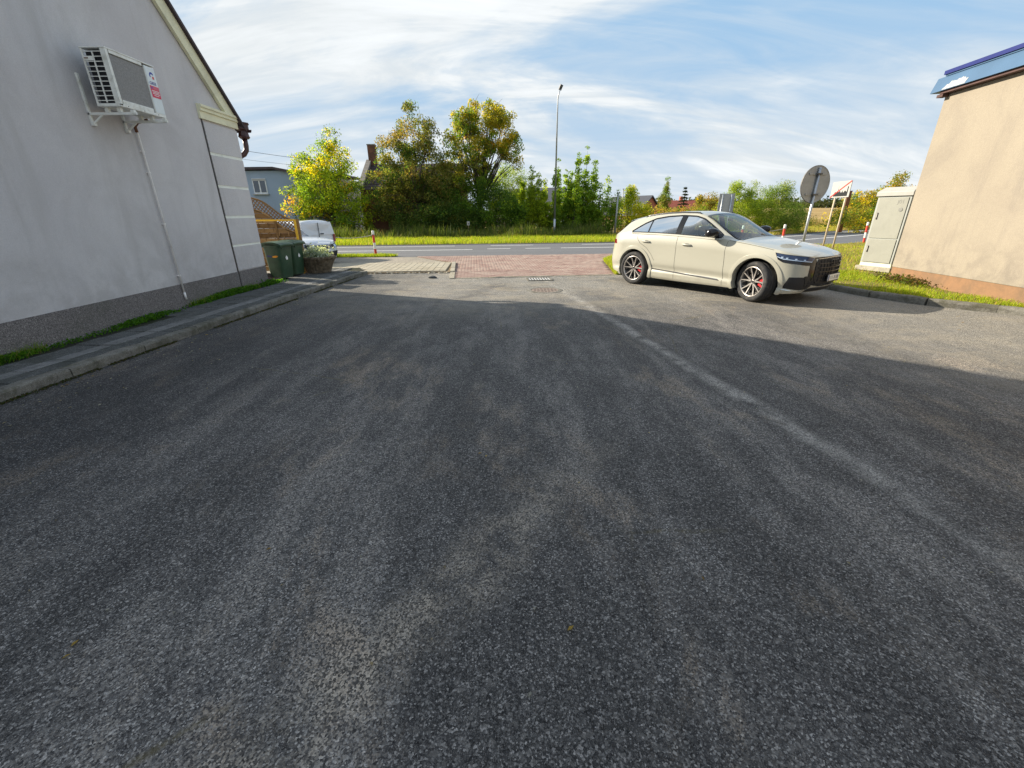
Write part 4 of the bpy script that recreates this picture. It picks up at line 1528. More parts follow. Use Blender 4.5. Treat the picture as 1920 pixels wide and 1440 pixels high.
def build_shell(p, root, paint, doors=(), win_polys=(), screen_test=None):
    """body panels of a car with holes for wheels and glass; doors = list of polygons in (x, z)"""
    S = CarShell(p)
    NI = len(S.o)
    zb = p['zb']
    verts, faces = [], []
    nv = S.NV
    tubP = np.zeros((NI, nv, 3))
    for i in range(NI):
        zt = S.zs(S.o[i, 0])
        z0 = interp(S.o[i, 0], zb)
        for j in range(nv):
            t = j / (nv - 1)
            tubP[i, j] = S.tub(i, z0 + (zt - z0) * t)
    topP = np.array([S.top_rows(i) for i in range(NI)])
    nt = topP.shape[1]
    grid = np.concatenate([tubP, topP[:, 1:]], 1)
    ncol = grid.shape[1]
    # analytic-ish normals
    du = np.gradient(grid, axis=0)
    dv = np.gradient(grid, axis=1)
    N = unit(np.cross(dv, du))
    N[np.einsum('ijk,ijk->ij', N, N) < 0.5] = (0, 0, 1)
    idx = np.arange(NI * ncol).reshape(NI, ncol)
    quads, cls = [], []
    arches = p['arches']
    X, Y, Z = grid[..., 0], grid[..., 1], grid[..., 2]
    inarch = np.zeros((NI, ncol), bool)
    for (ax, az, ar) in arches:
        inarch |= (np.hypot(X - ax, Z - az) < ar) & (Y > 0.55)
    greenhouse = np.zeros((NI, ncol), bool)
    greenhouse[:, nv:] = True
    hole = np.zeros((NI, ncol), bool)
    for poly in win_polys:
        q = point_in_poly(X.ravel(), Z.ravel(), poly).reshape(X.shape)
        q[:, :nv - 1] = False
        q[:, nv + 9:] = False
        hole |= q
    if screen_test is not None:
        hole |= screen_test(X, Y, Z) & greenhouse
    doorid = np.zeros((NI, ncol), int)
    for k, poly in enumerate(doors):
        q = point_in_poly(X.ravel(), Z.ravel(), poly).reshape(X.shape)
        q &= (Y > 0.6)
        doorid[q] = k + 1
    dead = inarch | hole
    for i in range(NI - 1):
        for j in range(ncol - 1):
            c = ((i, j), (i, j + 1), (i + 1, j + 1), (i + 1, j))
            if any(dead[a] for a in c):
                continue
            if Y[i, j] < 1e-6 and Y[i + 1, j] < 1e-6 and Y[i, j + 1] < 1e-6 and Y[i + 1, j + 1] < 1e-6:
                continue
            quads.append([idx[a] for a in c])
            cls.append(min(doorid[a] for a in c))
    quads = np.array(quads)
    cls = np.array(cls)
    V0 = grid.reshape(-1, 3)
    N0 = N.reshape(-1, 3)

    def emit(name, q, mirror, parent):
        used = np.unique(q)
        remap = -np.ones(len(V0), int)
        remap[used] = np.arange(len(used))
        v, n = V0[used].copy(), N0[used].copy()
        f = remap[q]
        if mirror == 0:       # both halves in one mesh
            v2, n2 = v.copy(), n.copy()
            v2[:, 1] *= -1
            n2[:, 1] *= -1
            f = np.concatenate([f, f[:, ::-1] + len(v)])
            v, n = np.concatenate([v, v2]), np.concatenate([n, n2])
        elif mirror < 0:
            v[:, 1] *= -1
            n[:, 1] *= -1
            f = f[:, ::-1]
        o = fast_mesh(name, v, f, paint, smooth=True, parent=parent)
        o.data.normals_split_custom_set_from_vertices([tuple(a) for a in n])
        return o
    body = emit('body', quads[cls == 0], 0, root)
    dobj = []
    for k in range(len(doors)):
        for sd in (1, -1):
            if (cls == k + 1).any():
                dobj.append((k, sd, emit('door', quads[cls == k + 1], sd, root)))
    return S, body, dobj


def wheel(root, loc, steer, side, Rt=0.395, wt=0.285, rr=0.292, fancy=True, caliper=True):
    """side = +1: outer face towards +y of the car"""
    w = empty('wheel', loc)
    w.parent = root
    w.rotation_euler = (0, 0, steer + (0 if side > 0 else math.pi))
    h = wt / 2
    prof = [(rr - 0.01, -h * 0.8), (rr + 0.012, -h * 0.92), (rr + 0.05, -h), (Rt - 0.03, -h * 0.93), (Rt - 0.008, -h * 0.80), (Rt, -h * 0.6),
            (Rt, -h * 0.34), (Rt - 0.008, -h * 0.32), (Rt - 0.008, -h * 0.27), (Rt, -h * 0.25), (Rt, 0), (Rt, h * 0.25), (Rt - 0.008, h * 0.27), (Rt - 0.008, h * 0.32), (Rt, h * 0.34),
            (Rt, h * 0.6), (Rt - 0.008, h * 0.80), (Rt - 0.03, h * 0.93), (rr + 0.05, h), (rr + 0.012, h * 0.92), (rr - 0.01, h * 0.8)]
    t = MB().lathe(prof, 56, 'Y').build('tyre', 'rubber', w, smooth=True)
    rim = MB().lathe([(rr + 0.004, -h * 0.7), (rr + 0.004, h * 0.80), (rr - 0.004, h * 0.90), (rr - 0.018, h * 0.86), (rr - 0.024, h * 0.7), (rr - 0.03, -h * 0.6)], 56, 'Y').build('rim', 'rim_silver' if fancy else 'rim_silver', w, smooth=True)
    MB().lathe([(0, -0.03), (rr - 0.02, -0.05)], 40, 'Y').build('barrel', 'rim_dark', rim)
    MB().lathe([(0.0, 0.030), (0.19, 0.030), (0.19, 0.0), (0, 0)], 40, 'Y').build('brake_disc', 'brake_disc', w, smooth=False)
    if caliper:
        m = MB()
        P = []
        for k in range(9):
            an = R(157) + R(46) * k / 8
            P.append([(r * math.cos(an), yy, r * math.sin(an)) for r, yy in ((0.125, 0.0), (0.125, 0.068), (0.225, 0.068), (0.225, 0.0))])
        m.grid(P)
        m.f += [(0, 1, 2, 3), (35, 34, 33, 32)]
        m.build('caliper', 'caliper_red', w)
    # spokes
    m, md = MB(), MB()
    nsp = 5
    for k in range(nsp):
        a0 = 2 * math.pi * k / nsp + R(90)
        for sgn in (-1, 1):
            a1 = a0 + sgn * R(8)
            a2 = a0 + sgn * R(27)
            p0 = V3((0.05 * math.cos(a1), h * 0.58, 0.05 * math.sin(a1)))
            p1 = V3((0.15 * math.cos(a0 + sgn * R(13)), h * 0.62, 0.15 * math.sin(a0 + sgn * R(13))))
            p2 = V3(((rr - 0.012) * math.cos(a2 - sgn * R(11)), h * 0.78, (rr - 0.012) * math.sin(a2 - sgn * R(11))))
            m.bar(p0, p1, 0.025, 0.020, (0, 1, 0))
            m.bar(p1, p2, 0.020, 0.018, (0, 1, 0))
            q = V3((0, -0.022, 0))
            md.bar(p0 + q, p1 + q, 0.042, 0.028, (0, 1, 0))
            md.bar(p1 + q, p2 + q, 0.030, 0.028, (0, 1, 0))
            # inner fork
            p3 = V3(((rr - 0.012) * math.cos(a2 + sgn * R(2)), h * 0.76, (rr - 0.012) * math.sin(a2 + sgn * R(2))))
            if fancy:
                md.bar(p1 * 0.93 + q * 0.5, p3 + q * 0.5, 0.016, 0.016, (0, 1, 0))
    m.build('spokes', 'rim_silver', rim)
    md.build('spoke_backs', 'rim_dark', rim)
    MB().lathe([(0, h * 0.66), (0.034, h * 0.66), (0.040, h * 0.58), (0.060, h * 0.56), (0.064, h * 0.3)], 24, 'Y').build('hub', 'rim_dark', rim, smooth=False)
    MB().lathe([(0.030, h * 0.665), (0.034, h * 0.672), (0.037, h * 0.665)], 24, 'Y').build('hub_ring', 'rim_silver', rim)
    return w


def arch_trim(S, root, ax, az, r0, r1, mat, off=0.014, a0=-24, a1=204, liner=True):
    for sd in (1, -1):
        P = []
        n = 44
        for k in range(n):
            an = R(a0 + (a1 - a0) * k / (n - 1))
            row = []
            for (r, of, dy) in ((r0, off, -0.16), (r0, off, -0.004), (r0 + 0.006, off + 0.003, 0), ((r0 + r1) / 2, off + 0.004, 0), (r1 - 0.006, off, 0), (r1, 0.0015, 0)):
                x, z = ax + r * math.cos(an), az + r * math.sin(an)
                z = max(z, 0.20)
                a = S.arc_x(np.clip(x, S.o[0, 0] + 0.02, S.o[-1, 0] - 0.02)) if True else 0
                pt = S.tub_at(a, min(z, S.zs(x)), of)
                row.append((x if abs(pt[0] - x) < 0.05 else pt[0], (pt[1] + dy), z))
            P.append(row)
        P = mirror_pts(P, sd)
        if sd > 0:
            P = P[::-1]
        o = MB().grid(P).build('wheel_arch', mat, root, smooth=True)
        smooth_by_angle(o, 40)
        if liner:
            y1 = S.p['W'] - 0.03
            y0 = 0.55
            m = MB()
            Q = []
            for k in range(20):
                an = R(-30 + 240 * k / 19)
                Q.append([(ax + (r0 + 0.012) * math.cos(an), y, az + (r0 + 0.012) * math.sin(an)) for y in (y0, y1 - 0.06)])
            m.grid(mirror_pts(Q, sd))
            disc = [(ax + (r0 + 0.02) * math.cos(R(-30 + 240 * k / 19)), y0 * sd, az + (r0 + 0.02) * math.sin(R(-30 + 240 * k / 19))) for k in range(20)]
            m.add(disc, [tuple(range(20))])
            m.build('arch_liner', 'matt_black', root)


def side_patch(S, root, name, mat, top, bot, off, n=26, nv=7, parent=None, smooth=True):
    """patch on the greenhouse side following curves given as (x, z)"""
    objs = []
    a, b = strip_between(bot, top, n)
    for sd in (1, -1):
        P = []
        for i in range(n):
            row = []
            for j in range(nv):
                t = j / (nv - 1)
                x, z = a[i] * (1 - t) + b[i] * t
                row.append((x, S.side_y(x, z) + off, z))
            P.append(row)
        P = mirror_pts(P, sd)
        if sd < 0:
            P = P[::-1]
        objs.append(MB().grid(P).build(name, mat, parent or root, smooth=smooth))
    return objs


def side_ring(S, root, name, mat, loop, width, off, parent=None, both=True):
    """frame following a closed (x, z) loop; grows outwards by width"""
    L = np.array(loop, float)
    n = len(L)
    c = L.mean(0)
    t = np.roll(L, -1, 0) - np.roll(L, 1, 0)
    nn = np.stack([t[:, 1], -t[:, 0]], 1)
    nn /= np.linalg.norm(nn, axis=1, keepdims=True)
    flip = np.sign(np.sum(nn * (L - c), 1).sum())
    O = L + nn * flip * width
    for sd in ((1, -1) if both else (1,)):
        P = []
        for i in list(range(n)) + [0]:
            P.append([(L[i, 0], S.side_y(L[i, 0], L[i, 1]) + off - 0.012, L[i, 1]), (L[i, 0], S.side_y(L[i, 0], L[i, 1]) + off, L[i, 1]), (O[i, 0], S.side_y(O[i, 0], O[i, 1]) + off, O[i, 1]), (O[i, 0], S.side_y(O[i, 0], O[i, 1]) - 0.002, O[i, 1])])
        MB().grid(mirror_pts(P, sd)).build(name, mat, parent or root)


def tub_patch(S, root, name, mat, bot, top, off, n=24, nv=6, sides=(1, -1), parent=None, smooth=True, lip=True):
    """patch on the lower body; curves are (arc length, z)"""
    a, b = strip_between(bot, top, n)
    out = []
    for sd in sides:
        P = []
        for i in range(n):
            row = []
            for j in range(nv):
                t = j / (nv - 1)
                q = a[i] * (1 - t) + b[i] * t
                row.append(S.tub_at(q[0], q[1], off))
            if lip:
                row = [S.tub_at(a[i][0], a[i][1], -0.006)] + row + [S.tub_at(b[i][0], b[i][1], -0.006)]
            P.append(row)
        if lip:
            P = [[S.tub_at(*(a[0] * (1 - min(max((j - 1) / (nv - 1), 0), 1)) + b[0] * min(max((j - 1) / (nv - 1), 0), 1)), -0.006) for j in range(nv + 2)]] + P + \
                [[S.tub_at(*(a[-1] * (1 - min(max((j - 1) / (nv - 1), 0), 1)) + b[-1] * min(max((j - 1) / (nv - 1), 0), 1)), -0.006) for j in range(nv + 2)]]
        P = mirror_pts(P, sd)
        if sd < 0:
            P = P[::-1]
        o = MB().grid(P).build(name, mat, parent or root)
        if smooth:
            smooth_by_angle(o, 35)
        out.append(o)
    return out


def tub_line(S, root, name, mat, pts, width, off=0.0012, sides=(1, -1), parent=None):
    """thin dark line on the body, pts are (x, z) on the side"""
    L = np.array(pts, float)
    l = np.concatenate([[0], np.cumsum(np.linalg.norm(np.diff(L, axis=0), axis=1))])
    n = max(4, int(l[-1] / 0.03))
    u = np.linspace(0, l[-1], n)
    L = np.stack([np.interp(u, l, L[:, 0]), np.interp(u, l, L[:, 1])], 1)
    t = np.gradient(L, axis=0)
    t /= np.linalg.norm(t, axis=1, keepdims=True)
    nn = np.stack([-t[:, 1], t[:, 0]], 1) * width / 2
    for sd in sides:
        P = []
        for i in range(n):
            row = []
            for q in (L[i] - nn[i], L[i] + nn[i]):
                zb = S.zs(q[0])
                if q[1] <= zb:
                    row.append(S.tub_at(S.arc_x(q[0]), q[1], off))
                else:
                    row.append((q[0], S.side_y(q[0], q[1]) + off, q[1]))
            P.append(row)
        MB().grid(mirror_pts(P, sd)).build(name, mat, parent or root)


def sand_suv():
    WB = 2.995
    p = dict(xr=-1.0, xf=3.965, W=0.998, wb=WB, rr=(0.55, 0.34), rf=(0.50, 0.42), bow_r=0.07, bow_f=0.10, NV=40,
             zb=[(-1.0, 0.34), (-0.6, 0.27), (0, 0.23), (3.0, 0.22), (3.4, 0.22), (3.7, 0.235), (3.97, 0.25)],
             belt=[(-1.0, 1.115), (-0.75, 1.165), (-0.4, 1.215), (0.0, 1.238), (0.6, 1.235), (1.1, 1.222), (1.8, 1.190), (2.3, 1.165), (2.7, 1.115), (3.1, 1.055), (3.5, 0.985), (3.75, 0.935), (3.97, 0.895)],
             centre=[(-1.0, 1.125), (-0.93, 1.165), (-0.86, 1.21), (-0.70, 1.33), (-0.52, 1.455), (-0.40, 1.545), (-0.33, 1.575), (0.0, 1.640), (0.5, 1.694), (1.0, 1.712), (1.35, 1.703), (1.62, 1.660), (1.80, 1.600), (2.10, 1.455), (2.40, 1.290), (2.56, 1.205), (2.66, 1.165), (2.9, 1.135), (3.2, 1.095), (3.5, 1.045), (3.75, 0.985), (3.9, 0.93), (3.97, 0.897)],
             rail_z=[(-1.0, 1.118), (-0.86, 1.19), (-0.70, 1.275), (-0.52, 1.385), (-0.40, 1.46), (-0.33, 1.49), (0.0, 1.567), (0.4, 1.630), (0.8, 1.658), (1.2, 1.663), (1.5, 1.645), (1.75, 1.555), (2.0, 1.412), (2.25, 1.262), (2.42, 1.175), (2.66, 1.145), (3.0, 1.09), (3.5, 1.01), (3.97, 0.896)],
             rail_y=[(-1.0, 0.92), (-0.7, 0.80), (-0.4, 0.745), (0.0, 0.735), (0.6, 0.725), (1.2, 0.725), (1.6, 0.745), (2.0, 0.80), (2.3, 0.855), (2.5, 0.88), (2.8, 0.86), (3.97, 0.80)],
             inset_side=[(0.0, 0.16), (0.16, 0.085), (0.20, 0.052), (0.245, 0.040), (0.30, 0.034), (0.335, 0.060), (0.37, 0.056), (0.44, 0.026), (0.52, 0.016), (0.62, 0.014), (0.74, 0.010), (0.83, 0.006), (0.86, 0.010), (0.90, 0.020), (1.0, 0.055)],
             inset_front=[(0.2, 0.15), (0.28, 0.075), (0.36, 0.035), (0.50, 0.012), (0.62, 0.006), (0.75, 0.008), (0.85, 0.026), (0.93, 0.075), (1.0, 0.14)],
             inset_rear=[(0.2, 0.14), (0.34, 0.05), (0.5, 0.015), (0.7, 0.02), (0.9, 0.06), (1.05, 0.085), (1.2, 0.10)],
             blister=0.014, side_bulge=0.022, arches=[(0.0, 0.40, 0.480), (WB, 0.40, 0.480)])
    root = empty('parked_suv', (0, 0, 0))
    tag(root, 'sand beige coupe SUV with large split-spoke wheels parked at the kerb', 'car')
    # window outline (x, z), clockwise from rear tip
    win_top = [(-0.15, 1.262), (-0.02, 1.345), (0.14, 1.440), (0.38, 1.543), (0.70, 1.594), (1.08, 1.615), (1.42, 1.600), (1.62, 1.548), (1.82, 1.440), (2.02, 1.322), (2.16, 1.238)]
    win_bot = [(-0.15, 1.254), (0.05, 1.260), (0.6, 1.258), (1.1, 1.246), (1.6, 1.226), (2.16, 1.198)]
    outline = win_top + win_bot[::-1]
    f_door = [(1.16, 0.20), (1.16, 1.60), (1.5, 1.62), (2.34, 1.22), (2.31, 0.9), (2.335, 0.45), (2.34, 0.20)]
    r_door = [(0.62, 0.20), (0.55, 0.55), (0.44, 0.78), (0.10, 0.99), (0.03, 1.10), (0.02, 1.26), (0.1, 1.45), (0.7, 1.61), (1.155, 1.63), (1.155, 0.20)]

    def screens(X, Y, Z):
        ws = (X > 1.68) & (X < 2.52) & (np.abs(Y) < 0.70 + (X - 1.68) * 0.13)
        rs = (X > -0.90) & (X < -0.46) & (np.abs(Y) < 0.58 - 0.0 * X)
        return (ws | rs)
    # only the part above the rail belongs to the screens
    S, body, drs = build_shell(p, root, 'paint_sand', [f_door, r_door], [outline],
                               lambda X, Y, Z: screens(X, Y, Z) & (np.arange(X.shape[1])[None, :] >= 40 + 9))
    # ---- screens
    def screen(x0, x1, w0, w1, name, mat, off, n=16, mth=22, inner=None):
        P = []
        for i in range(n):
            x = x0 + (x1 - x0) * i / (n - 1)
            w = w0 + (w1 - w0) * i / (n - 1)
            row = []
            for j in range(mth):
                y = -w + 2 * w * j / (mth - 1)
                row.append((x, y, S.top_z(x, y) + off))
            P.append(row)
        return MB().grid(P).build(name, mat, root, smooth=True)

    def border(x0, x1, w0, w1, wd, mat, name, off=0.005):
        """black band round a screen"""
        m = MB()
        def strip(f):
            P = []
            for t in np.linspace(0, 1, 26):
                a, b = f(t)
                P.append([(a[0], a[1], S.top_z(*a) + off), (b[0], b[1], S.top_z(*b) + off)])
            m.grid(P)
        wx = lambda x: w0 + (w1 - w0) * (x - x0) / (x1 - x0)
        for sd in (1, -1):
            strip(lambda t: ((x0 + (x1 - x0) * t, sd * (wx(x0 + (x1 - x0) * t) + 0.005)), (x0 + (x1 - x0) * t, sd * (wx(x0 + (x1 - x0) * t) - wd))))
        strip(lambda t: ((x0, w0 * (2 * t - 1)), (x0 + wd, w0 * (2 * t - 1))))
        strip(lambda t: ((x1, w1 * (2 * t - 1)), (x1 - wd * 0.7, w1 * (2 * t - 1))))
        return m.build(name, mat, root)
    screen(1.66, 2.53, 0.690, 0.805, 'windscreen', 'car_glass', 0.003)
    border(1.63, 2.56, 0.690, 0.812, 0.05, 'gloss_black', 'windscreen_surround', 0.006)
    screen(-0.92, -0.44, 0.63, 0.60, 'rear_window', 'car_glass_dark', 0.003)
    border(-0.94, -0.42, 0.64, 0.61, 0.05, 'gloss_black', 'rear_window_surround', 0.006)
    # ---- side glass: three panes with black pillars
    def cut(curve, x0, x1, n=14):
        c = np.array(curve)
        xs = np.linspace(x0, x1, n)
        return [(x, np.interp(x, c[:, 0], c[:, 1])) for x in xs]
    for (x0, x1) in ((-0.14, 0.315), (0.33, 1.075), (1.19, 2.14)):
        nm = 'quarter_glass' if x1 < 0.34 else 'side_window'
        side_patch(S, root, nm, 'car_glass', cut(win_top, x0, x1), cut(win_bot, x0, x1), -0.006)
    side_patch(S, root, 'window_pillar', 'gloss_black', cut(win_top, 1.065, 1.20), cut(win_bot, 1.065, 1.20), 0.002, n=4)
    side_patch(S, root, 'window_pillar', 'gloss_black', cut(win_top, 0.302, 0.342), cut(win_bot, 0.302, 0.342), -0.004, n=3)
    dense = []
    for c, rev in ((win_top, False), (win_bot, True)):
        q = cut(c, c[0][0], c[-1][0], 40)
        dense += q[::-1] if rev else q
    side_ring(S, root, 'window_trim', 'gloss_black', dense, 0.020, 0.007)
    # painted frame band that hides the cut body edge
    side_ring(S, root, 'window_frame', 'paint_sand', dense, 0.052, 0.0035)
    # ---- seams
    for nm, pts in (('door_seam', [(1.157, 0.255), (1.157, 1.24)]), ('door_seam', [(2.335, 0.245), (2.325, 0.7), (2.31, 0.95), (2.335, 1.17)]),
                    ('door_seam', [(0.60, 0.62), (0.50, 0.76), (0.36, 0.90), (0.16, 1.0), (0.06, 1.10), (0.03, 1.235)])):
        tub_line(S, root, nm, 'dark_gap', pts, 0.007)
    tub_line(S, root, 'bonnet_seam', 'dark_gap', [(2.35, 1.148), (2.7, 1.102), (3.0, 1.058), (3.25, 1.015)], 0.006)
    tub_line(S, root, 'bumper_seam', 'dark_gap', [(3.36, 0.80), (3.44, 0.66), (3.47, 0.52)], 0.005)
    # sill line with dark insert and bright edge
    tub_patch(S, root, 'sill_strip', 'matt_black', [(S.arc_x(0.53), 0.415), (S.arc_x(2.28), 0.335)], [(S.arc_x(0.50), 0.440), (S.arc_x(2.24), 0.362)], 0.004, n=30, nv=2)
    tub_patch(S, root, 'sill_trim', 'chrome', [(S.arc_x(0.49), 0.441), (S.arc_x(2.24), 0.364)], [(S.arc_x(0.49), 0.449), (S.arc_x(2.22), 0.372)], 0.008, n=30, nv=2)
    # underside
    MB().box((1.45, 0, 0.26), (4.3, 1.50, 0.10)).build('underbody', 'matt_black', root)
    for ax in (0.0, WB):
        arch_trim(S, root, ax, 0.40, 0.452, 0.535, 'paint_sand')
    # ---- door handles
    for x, z in ((0.33, 1.045), (1.42, 1.022)):
        for sd in (1, -1):
            q0 = S.tub_at(S.arc_x(x - 0.10), z + 0.004, 0.020)
            q1 = S.tub_at(S.arc_x(x + 0.10), z - 0.004, 0.020)
            m = MB()
            m.tube(mirror_pts([q0 - [0.012, 0.02, 0], q0, (q0 + q1) / 2 + [0, 0.006, 0], q1, q1 + [0.012, -0.02, 0]], sd), [0.012, 0.018, 0.017, 0.018, 0.012], 10)
            m.build('door_handle', 'paint_sand', root, smooth=True)
            m = MB()
            c = mirror_pts(S.tub_at(S.arc_x(x), z, 0.0015), sd)
            P = []
            for k in range(24):
                an = 2 * math.pi * k / 24
                P.append(mirror_pts(S.tub_at(S.arc_x(x + 0.085 * math.cos(an)), z + 0.026 * math.sin(an), 0.0015), sd))
            m.add([c] + P, [(0, k + 1, (k + 1) % 24 + 1) for k in range(24)])
            m.build('handle_cup', 'chrome_dark', root)
    # ---- mirrors
    for sd in (1, -1):
        mi = empty('wing_mirror')
        mi.parent = root
        P = []
        prof = [(-0.10, 0.0), (-0.095, 0.58), (-0.06, 0.92), (0.0, 1.0), (0.06, 0.86), (0.11, 0.55), (0.14, 0.0)]
        for dx, k in prof:
            ring = []
            for a in np.linspace(0, 2 * math.pi, 18):
                ca, sa = math.cos(a), math.sin(a)
                sq = lambda v: math.copysign(abs(v) ** 0.7, v)
                ring.append((2.03 + dx * 1.1 + 0.03 * sa * k, sd * (1.095 + 0.13 * sq(ca) * k), 1.292 + 0.092 * sq(sa) * k))
            P.append(ring)
        MB().grid(P).build('mirror_cap', 'gloss_black', mi, smooth=True)
        MB().tube([(2.07, sd * 0.88, 1.215), (2.06, sd * 0.97, 1.225), (2.04, sd * 1.05, 1.245)], [0.035, 0.03, 0.03], 10).build('mirror_arm', 'gloss_black', mi, smooth=True)
        m = MB()
        m.grid([[(1.935, sd * (1.085 + 0.10 * u), 1.292 + 0.062 * w) for u in (-1, 1)] for w in (-1, 1)])
        m.build('mirror_glass', 'chrome', mi)
        # black triangle at the window corner
        m = MB()
        tri = [(1.98, 1.215), (2.20, 1.205), (2.06, 1.30)]
        m.add([(x, sd * (S.side_y(x, z) + 0.012), z) for x, z in tri], [(0, 1, 2) if sd < 0 else (0, 2, 1)])
        m.build('mirror_foot', 'gloss_black', mi)
    # ---- front: grille, lamps, intakes
    ay = S.arc_y_front
    AC = S.len[-1]

    def front_patch(name, mat, pts_bot, pts_top, off, n=20, nv=5, parent=None, sides=(1, -1), lip=True):
        return tub_patch(S, root, name, mat, [(ay(y), z) for y, z in pts_bot], [(ay(y), z) for y, z in pts_top], off, n, nv, sides, parent, lip=lip)
    # dark mask round grille and lamps
    front_patch('grille_surround', 'gloss_black', [(0.72, 0.50), (0.60, 0.40), (0.35, 0.358), (0.0, 0.358)], [(0.72, 0.80), (0.58, 0.892), (0.35, 0.900), (0.0, 0.903)], 0.006, n=30)
    g = front_patch('grille', 'matt_black', [(0.56, 0.54), (0.47, 0.42), (0.0, 0.41)], [(0.56, 0.80), (0.50, 0.868), (0.0, 0.878)], 0.012, n=24)
    for z in (0.485, 0.56, 0.635, 0.71, 0.785):
        w = 0.50 if 0.5 < z else 0.45
        for sd in (1, -1):
            pts = [S.tub_at(ay(y), z, 0.020) for y in np.linspace(w, 0.0, 12)]
            MB().tube(mirror_pts(pts, sd), 0.0075, 6).build('grille_bar', 'chrome_dark', g[0] if sd > 0 else g[1])
    for y in (0.08, 0.17, 0.26, 0.35, 0.44):
        for sd in (1, -1):
            pts = [S.tub_at(ay(y), z, 0.017) for z in np.linspace(0.45, 0.855, 8)]
            MB().tube(mirror_pts(pts, sd), 0.006, 6).build('grille_bar', 'matt_black', g[0] if sd > 0 else g[1])
    front_patch('grille_trim', 'chrome', [(0.50, 0.866), (0.0, 0.884)], [(0.50, 0.872), (0.0, 0.892)], 0.016, n=16, nv=2)
    # four linked rings
    for k in range(4):
        yc = -0.126 + 0.084 * k
        pts = []
        for a in np.linspace(0, 2 * math.pi, 25):
            y, z = yc + 0.052 * math.cos(a), 0.79 + 0.052 * math.sin(a)
            q = S.tub_at(ay(abs(y)), z, 0.030)
            pts.append((q[0], y, z))
        MB().tube(pts, 0.0075, 6).build('emblem_ring', 'chrome_dark', root)
    # number plate
    q = S.tub_at(AC, 0.525, 0.040)
    pl = MB().box((q[0] + 0.012, 0.0, 0.515), (0.012, 0.52, 0.115)).build('number_plate', 'plate_white', root, bevel=0.003)
    MB().box((q[0] + 0.005, 0.0, 0.513), (0.012, 0.56, 0.15)).build('plate_holder', 'matt_black', root)
    MB().box((q[0] + 0.019, -0.238, 0.515), (0.002, 0.04, 0.108)).build('plate_band', 'bin_sticker_blue', pl)
    rgp = random.Random(2)
    for y in (-0.17, -0.115, -0.06, 0.02, 0.075, 0.13, 0.185):
        MB().box((q[0] + 0.019, y, 0.515), (0.002, rgp.choice((0.012, 0.03, 0.034)), 0.066)).build('plate_mark', 'print_grey', pl)
    # head lamps wrap round the corner
    a_side = S.arc_x(3.30)
    lampb = [(a_side + 0.07, 0.855), (S.arc_x(3.46), 0.808), (ay(0.80), 0.762), (ay(0.62), 0.752), (ay(0.545), 0.77)]
    lampt = [(a_side - 0.01, 0.975), (S.arc_x(3.46), 0.953), (ay(0.80), 0.918), (ay(0.64), 0.897), (ay(0.56), 0.885)]
    hl = tub_patch(S, root, 'headlight', 'gloss_black', lampb, lampt, 0.006, n=26, nv=7)
    lb2 = [(a_side + 0.045, 0.905), (S.arc_x(3.46), 0.868), (ay(0.80), 0.832), (ay(0.70), 0.822)]
    lt2 = [(a_side + 0.015, 0.966), (S.arc_x(3.46), 0.944), (ay(0.80), 0.908), (ay(0.62), 0.886)]
    for sd, par in zip((1, -1), hl):
        tub_patch(S, root, 'lens', 'lamp_blue', lb2, lt2, 0.010, n=22, nv=5, sides=(sd,), parent=par)
        tub_patch(S, root, 'light_bar', 'lamp_light', [(q[0], q[1] - 0.006) for q in lb2], [(q[0], q[1] + 0.006) for q in lb2], 0.013, n=22, nv=2, sides=(sd,), parent=par)
        tub_patch(S, root, 'light_bar', 'lamp_light', [(lt2[-1][0] - 0.012, lt2[-1][1] - 0.012), (lb2[-1][0] - 0.01, lb2[-1][1])], [(lt2[-1][0], lt2[-1][1] - 0.004), (lb2[-1][0], lb2[-1][1] + 0.008)], 0.013, n=8, nv=2, sides=(sd,), parent=par)
        for t in (0.25, 0.38, 0.51, 0.64):
            c0 = [np.interp(t, np.linspace(0, 1, 4), [q[k] for q in lb2]) for k in (0, 1)]
            tub_patch(S, root, 'light_cell', 'lamp_light', [(c0[0] - 0.018, c0[1] + 0.012), (c0[0] + 0.018, c0[1] + 0.012)], [(c0[0] - 0.012, c0[1] + 0.030), (c0[0] + 0.024, c0[1] + 0.030)], 0.0125, n=3, nv=2, sides=(sd,), parent=par)
    # bumper side intake and lower lip
    tub_patch(S, root, 'air_intake', 'matt_black', [(S.arc_x(3.46) + 0.07, 0.335), (ay(0.80), 0.305), (ay(0.62), 0.325), (ay(0.54), 0.37)],
              [(S.arc_x(3.46) + 0.16, 0.545), (ay(0.82), 0.548), (ay(0.74), 0.54), (ay(0.62), 0.48)], 0.006, n=24, nv=6)
    tub_patch(S, root, 'intake_blade', 'gloss_black', [(ay(0.72), 0.36), (ay(0.60), 0.40)], [(ay(0.78), 0.56), (ay(0.745), 0.57)], 0.014, n=8, nv=3)
    tub_patch(S, root, 'lower_lip', 'chrome', [(S.arc_x(3.44), 0.318), (ay(0.80), 0.268), (ay(0.55), 0.335), (ay(0.0), 0.340)], [(S.arc_x(3.44), 0.330), (ay(0.80), 0.280), (ay(0.55), 0.349), (ay(0.0), 0.354)], 0.014, n=34, nv=2)
    tub_patch(S, root, 'lower_grille', 'matt_black', [(ay(0.66), 0.255), (ay(0.4), 0.262), (ay(0.0), 0.262)], [(ay(0.60), 0.315), (ay(0.5), 0.332), (ay(0.0), 0.337)], 0.006, n=20, nv=4)
    # ---- tail lamps
    ar = lambda x: S.arc_x(x)
    tub_patch(S, root, 'tail_light', 'lamp_red', [(0.30, 0.965), (0.62, 0.955), (ar(-0.60), 0.96)], [(0.30, 1.045), (0.62, 1.055), (ar(-0.66), 1.06)], 0.006, n=18, nv=4)
